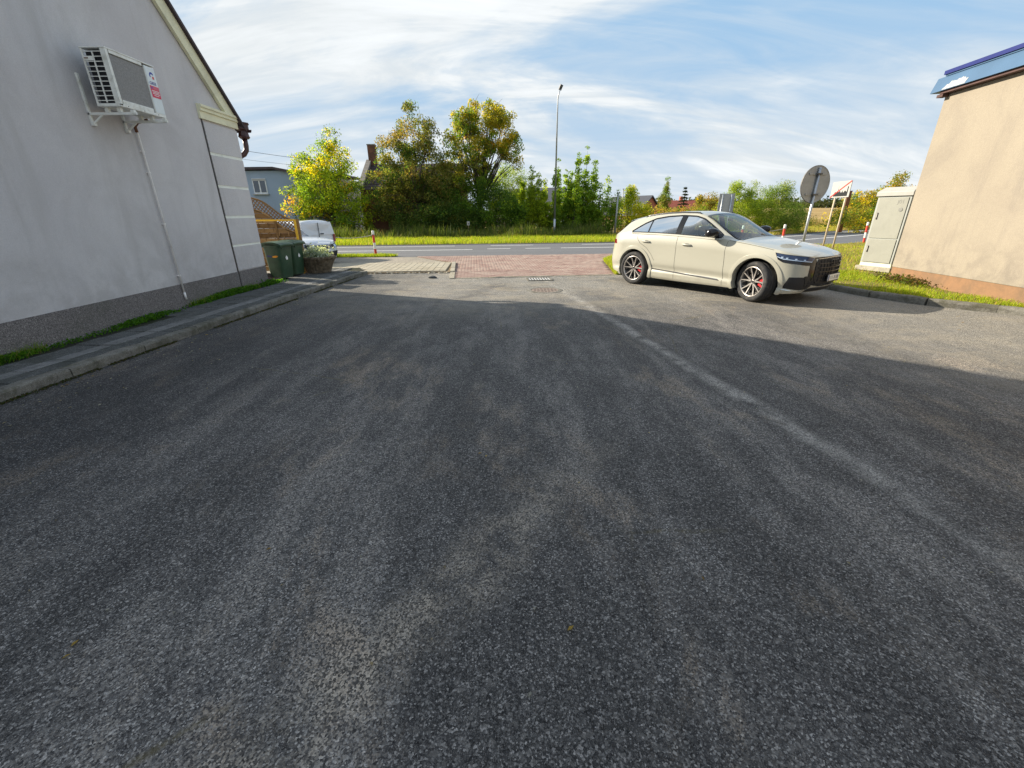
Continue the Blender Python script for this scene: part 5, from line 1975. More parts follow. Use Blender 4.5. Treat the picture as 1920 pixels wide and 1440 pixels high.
    tub_patch(S, root, 'reflector', 'lamp_red', [(0.55, 0.62), (0.80, 0.63)], [(0.55, 0.645), (0.80, 0.655)], 0.005, n=6, nv=2)
    # ---- roof rails, spoiler, aerial
    for sd in (1, -1):
        pts = []
        for x in np.linspace(0.02, 1.50, 24):
            y = S.side_y(x, S.top_z(x, 0.62) - 0.02) * 0 + 0.665
            pts.append((x, sd * y, S.top_z(x, y) + (0.018 if 0.06 < x < 1.46 else -0.01)))
        MB().tube(pts, 0.014, 8).build('roof_rail', 'chrome_dark', root, smooth=True)
    P = []
    for y in np.linspace(-0.66, 0.66, 22):
        zt = S.top_z(-0.34, y)
        P.append([(-0.22, y, S.top_z(-0.22, y) + 0.002), (-0.36, y, zt + 0.014), (-0.50 + 0.05 * (y / 0.66) ** 2, y, zt - 0.012), (-0.50 + 0.05 * (y / 0.66) ** 2, y, zt - 0.034), (-0.36, y, zt - 0.055)])
    smooth_by_angle(MB().grid(P).build('spoiler', 'paint_sand', root), 40)
    # ---- cabin
    MB().box((0.95, 0, 0.60), (2.7, 1.50, 0.10)).build('cabin_floor', 'seat_dark', root)
    m = MB()
    m.box((2.33, 0, 1.02), (0.42, 1.45, 0.20))
    m.build('dashboard', 'seat_dark', root, bevel=0.05)
    for x, y in ((1.12, 0.38), (1.12, -0.38), (0.05, 0.40), (0.05, -0.40)):
        st = MB()
        st.box((x + 0.25, y, 0.78), (0.52, 0.50, 0.18))
        st.bar((x, y, 0.84), (x - 0.16, y, 1.36), 0.46, 0.14, (1, 0, 0))
        st.bar((x - 0.155, y, 1.40), (x - 0.18, y, 1.55), 0.26, 0.09, (1, 0, 0))
        st.build('seat', 'seat_dark', root, bevel=0.045)
    MB().tube([(2.03 + 0.04 * math.sin(a), 0.38 + 0.185 * math.cos(a), 1.10 + 0.185 * math.sin(a)) for a in np.linspace(0, 2 * math.pi, 25)], 0.016, 8).build('steering_wheel', 'matt_black', root)
    MB().box((1.78, 0, 1.53), (0.03, 0.20, 0.055)).build('rear_view_mirror', 'matt_black', root, bevel=0.01)
    # ---- wheels (front ones steered)
    for x, sd in ((0, 1), (0, -1), (WB, 1), (WB, -1)):
        wheel(root, (x, sd * 0.862, 0.393), R(0) if x == 0 else R(-19), sd)
    return root


suv = sand_suv()
_R = V3((3.0936, 10.974, 0))
_d = V3((0.58309, -0.81241, 0))
_n = V3((0.81241, 0.58309, 0))
_o = _R - _d * 0.075 + _n * 1.005
suv.location = tuple(_o)
suv.rotation_euler = (0, 0, math.atan2(_d[1], _d[0]))


def small_car(name, p, paint, label, cat, van=False, group=None):
    root = empty(name)
    tag(root, label, cat, group)
    S, body, _ = build_shell(p, root, paint, [], [p['win']] if p.get('win') else [])
    WB = p['wb']
    for ax in (0.0, WB):
        arch_trim(S, root, ax, 0.32, 0.345, 0.395, paint, 0.010)
    for x, sd in ((0, 1), (0, -1), (WB, 1), (WB, -1)):
        wheel(root, (x, sd * (p['W'] - 0.13), 0.315), 0, sd, 0.315, 0.205, 0.215, False, False)
    MB().box((WB / 2, 0, 0.27), (p['xf'] - p['xr'] - 0.6, 2 * p['W'] - 0.4, 0.12)).build('underbody', 'matt_black', root)
    if p.get('win'):
        c = p['wtop'], p['wbot']
        side_patch(S, root, 'side_window', 'car_glass_dark', c[0], c[1], -0.003)
        side_ring(S, root, 'window_trim', 'gloss_black', c[0] + c[1][::-1], 0.03, 0.004)
    ws = p['screen']
    for (x0, x1, w0, w1, nm) in ws:
        P = []
        for i in range(12):
            x = x0 + (x1 - x0) * i / 11
            w = w0 + (w1 - w0) * i / 11
            P.append([(x, y, S.top_z(x, y) + 0.006) for y in np.linspace(-w, w, 14)])
        MB().grid(P).build(nm, 'window_dark', root, smooth=True)
    ay = S.arc_y_front
    hl = tub_patch(S, root, 'headlight', 'gloss_black', [(S.arc_x(p['xf'] - 0.62), 0.66), (ay(p['W'] - 0.2), 0.60), (ay(0.42), 0.58)], [(S.arc_x(p['xf'] - 0.66), 0.735), (ay(p['W'] - 0.2), 0.735), (ay(0.42), 0.70)], 0.008, n=18, nv=4)
    for sd, par in zip((1, -1), hl):
        for (a, z) in ((ay(p['W'] - 0.26), 0.665), (ay(0.52), 0.645), (S.arc_x(p['xf'] - 0.42), 0.695)):
            tub_patch(S, root, 'lamp', 'lamp_light', [(a - 0.06, z - 0.045), (a + 0.06, z - 0.045)], [(a - 0.06, z + 0.04), (a + 0.06, z + 0.04)], 0.013, n=5, nv=4, sides=(sd,), parent=par)
    tub_patch(S, root, 'grille', 'gloss_black', [(ay(0.42), 0.58), (ay(0), 0.57)], [(ay(0.42), 0.70), (ay(0), 0.71)], 0.008, n=14, nv=4)
    tub_patch(S, root, 'lower_intake', 'matt_black', [(ay(0.62), 0.27), (ay(0), 0.26)], [(ay(0.66), 0.47), (ay(0), 0.47)], 0.008, n=14, nv=4)
    for z in (0.605, 0.64, 0.675):
        tub_patch(S, root, 'grille_bar', 'chrome_dark', [(ay(0.41), z - 0.004), (ay(0), z - 0.004)], [(ay(0.41), z + 0.004), (ay(0), z + 0.004)], 0.014, n=12, nv=2)
    return root, S


vwp = dict(xr=-0.72, xf=3.48, W=0.89, wb=2.58, rr=(0.4, 0.3), rf=(0.55, 0.45), bow_r=0.06, bow_f=0.16, NV=30,
           zb=[(-0.72, 0.34), (0, 0.22), (2.6, 0.2), (3.48, 0.22)],
           belt=[(-0.72, 0.92), (0, 0.96), (1.6, 0.93), (2.2, 0.90), (2.8, 0.85), (3.2, 0.79), (3.48, 0.735)],
           centre=[(-0.72, 0.94), (-0.5, 1.22), (-0.3, 1.38), (0.1, 1.45), (0.8, 1.485), (1.2, 1.45), (1.6, 1.27), (2.05, 0.99), (2.2, 0.965), (2.6, 0.935), (3.0, 0.88), (3.3, 0.80), (3.48, 0.738)],
           rail_z=[(-0.72, 0.93), (-0.5, 1.18), (-0.3, 1.33), (0.1, 1.40), (0.8, 1.43), (1.2, 1.39), (1.6, 1.21), (2.0, 0.94), (2.6, 0.90), (3.48, 0.737)],
           rail_y=[(-0.72, 0.85), (0, 0.73), (1.0, 0.72), (1.6, 0.80), (2.0, 0.87), (3.48, 0.8)],
           inset_side=[(0, 0.10), (0.3, 0.03), (0.5, 0.02), (0.8, 0.01), (1.0, 0.05)],
           inset_front=[(0.2, 0.12), (0.35, 0.03), (0.5, 0.01), (0.65, 0.05), (0.75, 0.12)], inset_rear=[(0.2, 0.1), (0.5, 0.0), (0.95, 0.06)],
           side_bulge=0.02, arches=[(0, 0.32, 0.365), (2.58, 0.32, 0.365)],
           wtop=[(-0.2, 1.08), (0.1, 1.33), (0.8, 1.36), (1.2, 1.32), (1.75, 1.0)], wbot=[(-0.2, 1.0), (0.8, 0.98), (1.75, 0.945)],
           screen=[(1.22, 2.02, 0.60, 0.68, 'windscreen')])
vwp['win'] = vwp['wtop'] + vwp['wbot'][::-1]
vw, vS = small_car('parked_hatchback', vwp, 'paint_vw', 'white hatchback nosing out from behind the wooden lattice fence', 'car')
hd = R(-20)
vw.rotation_euler = (0, 0, hd)
fc = V3((-6.55, 16.0, 0))
vw.location = (fc[0] - 3.40 * math.cos(hd), fc[1] - 3.40 * math.sin(hd), 0.0)
q = vS.tub_at(vS.len[-1], 0.645, 0.016)
MB().lathe([(0.0, 0.012), (0.052, 0.012), (0.058, 0.0)], 24, 'X', tuple(q)).build('emblem', 'chrome', vw)

vnp = dict(xr=-0.78, xf=3.35, W=0.86, wb=2.6, rr=(0.14, 0.12), rf=(0.5, 0.42), bow_r=0.03, bow_f=0.14, NV=26,
           zb=[(-0.78, 0.30), (0, 0.22), (2.6, 0.2), (3.35, 0.22)],
           belt=[(-0.78, 0.92), (0, 0.92), (1.6, 0.92), (2.3, 0.88), (2.9, 0.8), (3.35, 0.70)],
           centre=[(-0.78, 1.40), (-0.70, 1.46), (-0.3, 1.475), (0.8, 1.48), (1.5, 1.46), (1.8, 1.35), (2.3, 1.0), (2.5, 0.94), (3.0, 0.84), (3.35, 0.703)],
           rail_z=[(-0.78, 1.33), (-0.70, 1.385), (-0.3, 1.41), (0.8, 1.42), (1.5, 1.40), (1.8, 1.28), (2.3, 0.93), (2.6, 0.88), (3.35, 0.702)],
           rail_y=[(-0.78, 0.84), (0, 0.85), (1.5, 0.84), (2.3, 0.9), (3.35, 0.8)],
           inset_side=[(0, 0.08), (0.3, 0.02), (0.6, 0.0), (1.0, 0.03)], inset_front=[(0.2, 0.1), (0.4, 0.02), (0.7, 0.1)], inset_rear=[(0.2, 0.05), (0.5, 0.0), (0.95, 0.02)],
           side_bulge=0.01, arches=[(0, 0.32, 0.365), (2.6, 0.32, 0.365)], screen=[(1.58, 2.28, 0.64, 0.72, 'windscreen')])
van, nS = small_car('parked_van', vnp, 'paint_van', 'small white panel van seen from behind the hatchback bonnet', 'van')
# the upper rear doors close the back of the box
m = MB()
P = []
for z in np.linspace(0.93, 1.42, 8):
    k = (z - 0.92) / 0.5
    w = 0.82 - 0.10 * k
    P.append([(-0.765 + 0.05 * k - 0.012 * (1 - (y / w) ** 2), y, z) for y in np.linspace(-w, w, 13)])
m.grid(P)
m.build('rear_door', 'paint_van', van, smooth=True)
MB().box((-0.79, 0.0, 0.95), (0.02, 0.010, 0.9)).build('door_seam', 'dark_gap', van)
MB().box((-0.80, -0.14, 0.98), (0.03, 0.16, 0.04)).build('door_handle', 'matt_black', van, bevel=0.008)
for sd in (1, -1):
    MB().box((-0.765, sd * 0.775, 0.80), (0.04, 0.10, 0.30)).build('tail_light', 'lamp_red', van, bevel=0.012)
van.rotation_euler = (0, 0, R(155))
van.location = (-8.40, 18.50, 0.0)


# ------------------------------------------------------------------ things by the house corner
def lattice_fence():
    X0, X1, Y = -7.95, -6.10, 13.08
    f = empty('lattice_fence', ((X0 + X1) / 2, Y, 0.0))
    cx = (X0 + X1) / 2
    tag(f, 'brown wooden fence panel with wavy lattice top behind the green bins', 'fence')
    top = lambda x: 1.86 + 0.31 * math.tanh((-6.72 - x) / 0.36) - 0.02 * (x + 7)
    low = lambda x: top(x) - 0.32 - 0.03 * (x + 6.7)
    # boards
    z = 0.16
    k = 0
    while z < 1.85:
        z1 = z + 0.128
        xs = [x for x in np.linspace(X0 + 0.05, X1 - 0.05, 30) if low(x) > z + 0.015]
        if len(xs) > 2:
            yy = 0.018 if k % 2 else -0.018
            P0 = [(x - cx, yy - 0.010, z) for x in xs]
            P1 = [(x - cx, yy - 0.010, min(z1, low(x))) for x in xs]
            P2 = [(x - cx, yy + 0.010, min(z1, low(x))) for x in xs]
            P3 = [(x - cx, yy + 0.010, z) for x in xs]
            MB().grid([P0, P1, P2, P3, P0]).build('board', 'wood_fence', f)
        z = z1 + 0.004
        k += 1
    for x in (X0 + 0.62, X1 - 0.62):
        MB().box((x - cx, -0.034, low(x) / 2 + 0.06), (0.055, 0.02, low(x) - 0.12)).build('batten', 'wood_fence', f)
    for row in range(2, 12):
        zz = 0.16 + 0.122 * row + 0.06
        for j in range(7):
            x = X0 + 0.2 + j * 0.27 + (0.13 if row % 2 else 0)
            if x < X1 - 0.1 and low(x) > zz + 0.1:
                MB().box((x - cx, -0.027, zz), (0.022, 0.012, 0.11)).build('cleat', 'wood_fence', f)
    for x in (X0, X1):
        t = top(x)
        MB().box((x - cx, 0, t / 2 + 0.02), (0.07, 0.07, t + 0.04)).build('post', 'wood_fence', f)
    for fn, h in ((top, 0.045), (low, 0.04)):
        P = [(x - cx, 0.0, fn(x)) for x in np.linspace(X0 + 0.02, X1 - 0.02, 40)]
        q = MB()
        A = [[(p[0], -0.028, p[2] - h / 2), (p[0], -0.028, p[2] + h / 2), (p[0], 0.028, p[2] + h / 2), (p[0], 0.028, p[2] - h / 2), (p[0], -0.028, p[2] - h / 2)] for p in P]
        q.grid(A)
        q.build('rail', 'wood_fence', f)
    # crossing strips
    for sg in (1, -1):
        c = -10.0
        while c < 10:
            pts = []
            for x in np.linspace(X0 + 0.03, X1 - 0.03, 240):
                zz = sg * (x - cx) + c
                if low(x) < zz < top(x):
                    pts.append((x, zz))
            if len(pts) > 3:
                MB().bar((pts[0][0] - cx, 0.008 * sg, pts[0][1]), (pts[-1][0] - cx, 0.008 * sg, pts[-1][1]), 0.006, 0.026, (0, 0, 1) if False else (-sg, 0, 1)).build('lattice_strip', 'wood_lattice', f)
            c += 0.105
    b = empty('yellow_barrier', (-6.07, 12.86, 0.09))
    tag(b, 'yellow painted steel frame barrier in front of the lattice fence', 'barrier')
    MB().box((0, 0, 0.745), (0.05, 0.05, 1.49)).build('post', 'yellow_paint', b, bevel=0.005)
    MB().box((-1.35, 0, 0.72), (0.05, 0.05, 1.44)).build('post', 'yellow_paint', b, bevel=0.005)
    MB().box((-0.70, 0, 1.475), (1.34, 0.045, 0.045)).build('rail', 'yellow_paint', b, bevel=0.005)


lattice_fence()


def wheelie_bin():
    b = empty('wheelie_bin')
    m = MB()
    rings = []
    for z, dx, dy, cx in ((0.05, 0.46, 0.44, 0.0), (0.10, 0.50, 0.47, 0.0), (0.80, 0.59, 0.545, 0.02), (0.93, 0.61, 0.56, 0.02), (0.93, 0.645, 0.59, 0.02), (0.985, 0.65, 0.595, 0.02)):
        ring = []
        for k in range(28):
            an = 2 * math.pi * k / 28
            sq = lambda v: math.copysign(abs(v) ** 0.28, v)
            ring.append((cx + dx / 2 * sq(math.cos(an)), dy / 2 * sq(math.sin(an)), z))
        ring.append(ring[0])
        rings.append(ring)
    m.grid(rings)
    m.f.append(tuple(range(28)))
    smooth_by_angle(m.build('body', 'bin_green', b), 40)
    # lid: sloping, with a front lip
    lid = MB()
    P = []
    for x, z in ((-0.34, 1.00), (-0.33, 1.055), (-0.1, 1.085), (0.15, 1.082), (0.33, 1.045), (0.385, 1.005), (0.395, 0.955)):
        w = 0.31 if abs(x) < 0.36 else 0.29
        P.append([(x, y * w, z - (0.075 if abs(y) > 0.98 else 0.012 if abs(y) > 0.8 else 0)) for y in (-1, -0.97, -0.85, -0.4, 0, 0.4, 0.85, 0.97, 1)])
    lid.grid(P)
    lid.f.append((0, 1, 2, 3, 4, 5, 6, 7, 8))
    lo = lid.build('lid', 'bin_green', b)
    smooth_by_angle(lo, 30)
    md = lo.modifiers.new('thick', 'SOLIDIFY')
    md.thickness = 0.012
    MB().tube([(-0.40, -0.24, 1.0), (-0.42, -0.2, 1.0), (-0.42, 0.2, 1.0), (-0.40, 0.24, 1.0)], 0.017, 8).build('handle', 'bin_green', b, smooth=True)
    for sd in (1, -1):
        MB().box((-0.36, sd * 0.24, 0.99), (0.12, 0.03, 0.05)).build('handle_bracket', 'bin_green', b)
        w = MB().lathe([(0, -0.025), (0.085, -0.025), (0.1, -0.018), (0.1, 0.018), (0.085, 0.025), (0, 0.025)], 24, 'Y', (-0.25, sd * 0.27, 0.10)).build('wheel', 'rubber', b)
    MB().box((0.315, 0.0, 0.895), (0.06, 0.40, 0.03)).build('comb', 'bin_green', b, bevel=0.006)
    return b


b1 = wheelie_bin()
b1.scale = (0.86, 0.86, 0.885)
b1.location = (-6.13, 11.72, 0.112)
b1.rotation_euler = (0, 0, R(-14))
GB = 'green wheelie bins at the house corner'
tag(b1, 'green wheelie bin nearer the house corner with an orange sticker', 'bin', GB)
b2 = copy_tree(b1)
b2.location = (-6.14, 12.42, 0.112)
b2.rotation_euler = (0, 0, R(-10))
tag(b2, 'green wheelie bin next to the planter with only a dark blue sticker', 'bin', GB)


def bin_marks(b, orange):
    y = -0.263
    MB().box((-0.08, y, 0.70), (0.17, 0.006, 0.085)).build('sticker', 'bin_sticker_blue', b)
    if orange:
        MB().prism([(0, 0), (0.10, -0.005), (0.17, 0.02), (0.20, 0.05), (0.14, 0.06), (0.15, 0.085), (0.07, 0.07), (0.03, 0.10), (-0.01, 0.06)], 0.004, [[1, 0, 0], [0, 0, -1], [0, 1, 0]], (0.02, y + 0.001, 0.64)).build('sticker', 'bin_sticker_orange', b)
    MB().prism([(-0.035, -0.06), (0.035, -0.06), (0.05, 0.0), (0.0, 0.06), (-0.05, 0.0)], 0.003, [[0, 0, 1], [1, 0, 0], [0, 1, 0]], (0.306, -0.02, 0.63)).build('emboss_mark', 'bin_sticker_white' if 'bin_sticker_white' in MATS else 'print_white', b)


bin_marks(b1, True)
bin_marks(b2, False)


def planter():
    c = (-5.70, 13.05, 0.105)
    p = empty('planter', c)
    tag(p, 'round crusted stone planter full of silver leaved plants beside the bins', 'planter')
    rg = np.random.default_rng(9)
    m = MB()
    prof = [(0.0, 0.0), (0.30, 0.0), (0.33, 0.02), (0.345, 0.10), (0.39, 0.22), (0.46, 0.36), (0.505, 0.42), (0.515, 0.455), (0.49, 0.47), (0.455, 0.455), (0.44, 0.40), (0.0, 0.40)]
    n = 56
    P = []
    for i, (r, z) in enumerate(prof):
        ring = []
        for k in range(n):
            an = 2 * math.pi * k / n
            j = (rg.normal(0, 0.016) if 2 < i < 7 else rg.normal(0, 0.004)) if r > 0 else 0
            ring.append(((r + j) * math.cos(an), (r + j) * math.sin(an), z + (rg.normal(0, 0.006) if 1 < i < 7 else 0)))
        ring.append(ring[0])
        P.append(ring)
    m.grid(P)
    m.build('bowl', 'planter_crust', p)
    MB().lathe([(0, 0.425), (0.45, 0.42)], 24, 'Z').build('soil', 'joint_dirt', p)
    V, F, T = [], [], []
    o = 0
    for k in range(7):
        an = k / 7 * 2 * math.pi + 0.3
        rr = 0.0 if k == 0 else 0.27
        hh = (0.30, 0.30, 0.14, 0.15, 0.16, 0.30, 0.14)[k]
        cen = rg.normal(0, 1, (420, 3)) * np.array([0.10, 0.10, hh * 0.26]) + np.array([rr * math.cos(an), rr * math.sin(an), 0.45 + hh * 0.42])
        cen[:, 2] = np.maximum(cen[:, 2], 0.43)
        v, f = leaf_arrays(cen, rg.uniform(0.05, 0.10, len(cen)), rg, droop=-0.5, aspect=0.4)
        t = np.repeat(pick_tint(len(cen), [(0.42, 0.48, 0.45), (0.58, 0.63, 0.58), (0.18, 0.25, 0.20)], [4, 4, 2], rg), 4, 0)
        V.append(v); F.append(f + o); T.append(t)
        o += len(v)
    fast_mesh('foliage', np.concatenate(V), np.concatenate(F), 'leaf', np.concatenate(T), parent=p)


planter()


# ------------------------------------------------------------------ street furniture
def make_bollard():
    b = empty('bollard')
    r = 0.052
    z = -0.02
    for k, (h, mt) in enumerate(((0.30, 'bollard_red'), (0.26, 'bollard_white'), (0.32, 'bollard_red'), (0.18, 'bollard_white'))):
        prof = [(r, z), (r, z + h)] if k < 3 else [(r, z), (r, z + h - 0.03), (r * 0.8, z + h - 0.008), (0, z + h)]
        MB().lathe(prof, 20, 'Z').build('band', mt, b, smooth=True)
        z += h
    MB().lathe([(r + 0.012, 0.86), (r + 0.012, 0.90), (r, 0.905)], 16, 'Z').build('collar', 'chain_metal', b)
    return b


BOL = [((-5.93, 19.55), 'red and white bollard standing free in the grass island by the road'),
       ((-8.02, 19.45), 'red and white bollard in front of the white hatchback'),
       (road_pt(7.5, -3.95), 'red and white bollard behind the sand coloured car, seen through its front door window'),
       (road_pt(9.35, -3.95), 'red and white bollard behind the sand coloured car, seen through its windscreen'),
       (road_pt(11.35, -3.95), 'red and white bollard in the grass just above the sand coloured bonnet'),
       (road_pt(16.5, -4.0), 'red and white bollard beside the utility cabinet at the road edge')]
bol0 = None
for (xy, lab) in BOL:
    b = make_bollard() if bol0 is None else copy_tree(bol0)
    bol0 = bol0 or b
    b.location = (xy[0], xy[1], 0.0 if xy[0] < 0 else 0.06)
    b.rotation_euler = (R(random.uniform(-2, 2)), R(random.uniform(-2, 2)), 0)
    tag(b, lab, 'bollard', 'red and white chain bollards')


def chain(a, b, za, zb, sag, lab):
    pts = []
    for t in np.linspace(0, 1, 22):
        pts.append((a[0] + (b[0] - a[0]) * t, a[1] + (b[1] - a[1]) * t, za + (zb - za) * t - sag * 4 * t * (1 - t)))
    o = MB().tube(pts, 0.013, 6).build('chain', 'chain_metal')
    tag(o, lab, 'chain', 'chains between the bollards')


chain(BOL[0][0], BOL[1][0], 0.87, 0.87, 0.13, 'chain sagging between the two bollards of the grass island')
chain(BOL[4][0], BOL[3][0], 0.93, 0.93, 0.12, 'chain running behind the windscreen of the sand coloured car')
chain(BOL[3][0], BOL[2][0], 0.93, 0.93, 0.12, 'chain running behind the front seats of the sand coloured car')


def street_lamp():
    base = (3.46, 35.9, 0.0)
    l = empty('street_lamp', base)
    tag(l, 'tall slim grey street lamp rising above the poplar bushes', 'street lamp')
    MB().tube([(0, 0, 0), (0, 0, 1.2)], [0.095, 0.09], 14).build('base_section', 'steel_galv', l, smooth=True)
    MB().tube([(0, 0, 1.2), (0, 0, 9.2), (0.03, -0.05, 9.42), (0.14, -0.15, 9.75)], [0.075, 0.045, 0.042, 0.035], 12).build('pole', 'steel_galv', l, smooth=True)
    m = MB()
    m.bar((0.10, -0.12, 9.72), (0.24, -0.22, 10.02), 0.24, 0.09, (1, -1, 1))
    m.build('lamp_head', 'lamp_head', l, bevel=0.02)


street_lamp()


def round_sign():
    s = empty('round_road_sign', (7.86, 12.0, 0.085), R(14))
    tag(s, 'round traffic sign seen from its grey back, standing behind the car bonnet', 'road sign')
    MB().tube([(0, 0.03, 0), (0, 0.03, 2.62)], 0.032, 14).build('post', 'steel_galv', s, smooth=True)
    z = 2.235
    MB().lathe([(0, 0.070), (0.425, 0.070), (0.44, 0.062), (0.44, 0.082), (0.425, 0.084), (0, 0.084)], 56, 'Y', (0, 0, z)).build('disc', 'sign_back', s)
    MB().lathe([(0.0, 0.0855), (0.42, 0.0855)], 48, 'Y', (0, 0, z)).build('face', 'sign_white', s)
    MB().lathe([(0.437, 0.0605), (0.443, 0.0605), (0.443, 0.087), (0.425, 0.087)], 56, 'Y', (0, 0, z)).build('rim', 'iron', s)
    for dz in (0.24, -0.24):
        MB().box((0, 0.058, z + dz), (0.52, 0.022, 0.042)).build('clamp_rail', 'sign_back', s)
        MB().box((0, 0.020, z + dz), (0.16, 0.06, 0.036)).build('clamp', 'iron', s)


round_sign()


def town_sign():
    A, B = V3((12.35, 17.95, 0)), V3((12.22, 16.80, 0))
    w = np.linalg.norm(B - A)
    d = (B - A) / w
    ang = math.atan2(d[1], d[0])
    s = empty('town_end_sign', tuple((A + B) / 2 + V3((0, 0, 0.085))), ang)
    tag(s, 'white end of built-up area sign with black skyline and red slash', 'road sign')
    z0, z1 = 2.13, 2.68
    # local x along the face, face looks to local -y (towards the left of the picture)
    MB().box((0, 0.01, (z0 + z1) / 2 - 0.085), (w, 0.02, z1 - z0)).build('panel', 'sign_white', s, bevel=0.004)
    y = -0.0025
    sky = [(-0.42, 0.02), (0.43, 0.02), (0.43, 0.34), (0.37, 0.34), (0.37, 0.17), (0.32, 0.17), (0.30, 0.20), (0.22, 0.20), (0.20, 0.15), (0.13, 0.15), (0.10, 0.22), (0.05, 0.15), (-0.02, 0.15), (-0.03, 0.20), (-0.09, 0.20), (-0.10, 0.17),
           (-0.155, 0.17), (-0.17, 0.40), (-0.185, 0.17), (-0.24, 0.17), (-0.25, 0.13), (-0.30, 0.13), (-0.33, 0.19), (-0.38, 0.15), (-0.42, 0.10)]
    MB().prism(sky, 0.0015, [[1, 0, 0], [0, 0, -1], [0, 1, 0]], (0.04, y + 0.0022, z0 - 0.085 + 0.02)).build('skyline', 'sign_black', s)
    MB().bar((-w / 2 + 0.01, y - 0.0015, z0 - 0.085 + 0.015), (w / 2 - 0.01, y - 0.0015, z1 - 0.085 - 0.015), 0.002, 0.045, (0, 0, 1)).build('slash', 'sign_red', s)
    for x in (-0.30, 0.36):
        MB().tube([(x, 0.045, 0), (x, 0.045, z1 - 0.12)], 0.03, 12).build('post', 'post_pale', s, smooth=True)
    p = empty('brown_post', (26.6, 36.6, 0.0))
    tag(p, 'short square brown wooden post behind the end of town sign', 'post')
    MB().box((0, 0, 1.5), (0.30, 0.26, 3.0)).build('shaft', 'post_brown', p, bevel=0.01)
    MB().box((0, 0, 3.03), (0.34, 0.30, 0.06)).build('cap', 'post_brown', p, bevel=0.006)


town_sign()


def information_board():
    s = empty('information_board', (14.55, 31.2, 0.0), R(-12))
    tag(s, 'rectangular sign on two legs seen from its pale back above the car roof', 'road sign')
    MB().box((0, 0.03, 2.20), (0.98, 0.02, 1.12)).build('panel', 'sign_white', s)
    for x in (-0.28, 0.28):
        MB().tube([(x, -0.03, 0), (x, -0.03, 2.70)], 0.045, 12).build('post', 'steel_galv', s, smooth=True)
    for x in (-0.47, 0.47):
        MB().box((x, 0.01, 2.20), (0.03, 0.03, 1.14)).build('edge_rail', 'sign_back', s)


information_board()

for (x, y, h, r, lab) in ((8.15, 35.4, 3.0, 0.075, 'thin leaning concrete post standing left of the parked car roof'), (11.2, 46.5, 3.75, 0.07, 'farther slim pole behind the yellow bush')):
    p = empty('pole', (x, y, 0))
    tag(p, lab, 'pole')
    MB().tube([(0, 0, 0), (0.05, 0, h)], [r, r * 0.75], 10).build('shaft', 'sign_back', p, smooth=True)
    MB().box((0.05, 0, h + 0.02), (0.16, 0.10, 0.05)).build('cap', 'lamp_head', p)
mk = empty('marker_plate', (-3.15, 34.0, 0))
tag(mk, 'small white marker plate on a stake under the dark trees', 'sign')
MB().box((0, 0, 0.5), (0.035, 0.03, 1.0)).build('stake', 'post_wood', mk)
MB().box((0, -0.025, 0.98), (0.20, 0.012, 0.28)).build('plate', 'sign_white', mk)
MB().box((0.02, -0.033, 0.95), (0.05, 0.004, 0.10)).build('print', 'sign_black', mk)

# drain grate, manhole, stone
g = empty('drain_grate', (0.78, 11.93, 0.002), R(5))
tag(g, 'rectangular iron drain grate at the edge of the red paving', 'drain')
MB().box((0, 0, 0.003), (0.60, 0.40, 0.004)).build('pit', 'dark_gap', g)
for sx, sy, lx, ly in ((0, 0.225, 0.68, 0.045), (0, -0.225, 0.68, 0.045), (0.32, 0, 0.04, 0.40), (-0.32, 0, 0.04, 0.40)):
    MB().box((sx, sy, 0.008), (lx, ly, 0.022)).build('frame', 'kerb_concrete', g)
for i in range(8):
    MB().box((-0.26 + i * 0.0743, 0, 0.010), (0.034, 0.40, 0.012)).build('bar', 'bar_light', g)
mh = empty('manhole_cover', (0.80, 10.20, 0.0))
tag(mh, 'round dusty manhole cover set in the asphalt beyond the shadow', 'manhole')
MB().lathe([(0.325, 0.002), (0.335, 0.009), (0.40, 0.008), (0.42, 0.001)], 40, 'Z').build('ring', 'kerb_concrete', mh)
MB().lathe([(0, 0.006), (0.318, 0.006), (0.323, 0.001)], 40, 'Z').build('lid', 'iron_rusty', mh)
for i in range(-3, 4):
    for j in range(-3, 4):
        if math.hypot(i, j) < 3.4:
            MB().box((i * 0.08, j * 0.08, 0.008), (0.05, 0.03, 0.005)).build('stud', 'iron_rusty', mh)
st = MB()
rg = np.random.default_rng(21)
P = []
for i, (r, z) in enumerate(((0.0, 0.0), (0.09, 0.0), (0.10, 0.025), (0.075, 0.05), (0.03, 0.065), (0, 0.066))):
    ring = [((r * (1 + rg.normal(0, 0.12))) * math.cos(a) * 1.2, r * (1 + rg.normal(0, 0.12)) * math.sin(a), z) for a in np.linspace(0, 2 * math.pi, 11)[:-1]]
    ring.append(ring[0])
    P.append(ring)
st.grid(P)
o = st.build('loose_stone', 'stone_dark', loc=(-2.23, 12.40, 0.0))
tag(o, 'dark loose stone lying by the broken pavement edge', 'stone')
rb = MB()
for k in range(26):
    x = -4.3 + k * 0.098 + rg.normal(0, 0.03)
    y = 13.42 + (x + 4.5) * 0.055 + rg.normal(0, 0.03) - (0.12 if x > -2.9 else 0.02) * rg.random()
    q = 0.02 + 0.035 * rg.random()
    rb.box((x, y, q * 0.4), (q * 1.6, q, q * 0.9), np.array([[math.cos(k), -math.sin(k), 0], [math.sin(k), math.cos(k), 0], [0, 0, 1]]))
o = rb.build('rubble', 'precast_concrete')
o['kind'] = 'stuff'
o['label'] = 'crumbled concrete bits along the broken pavement edge'


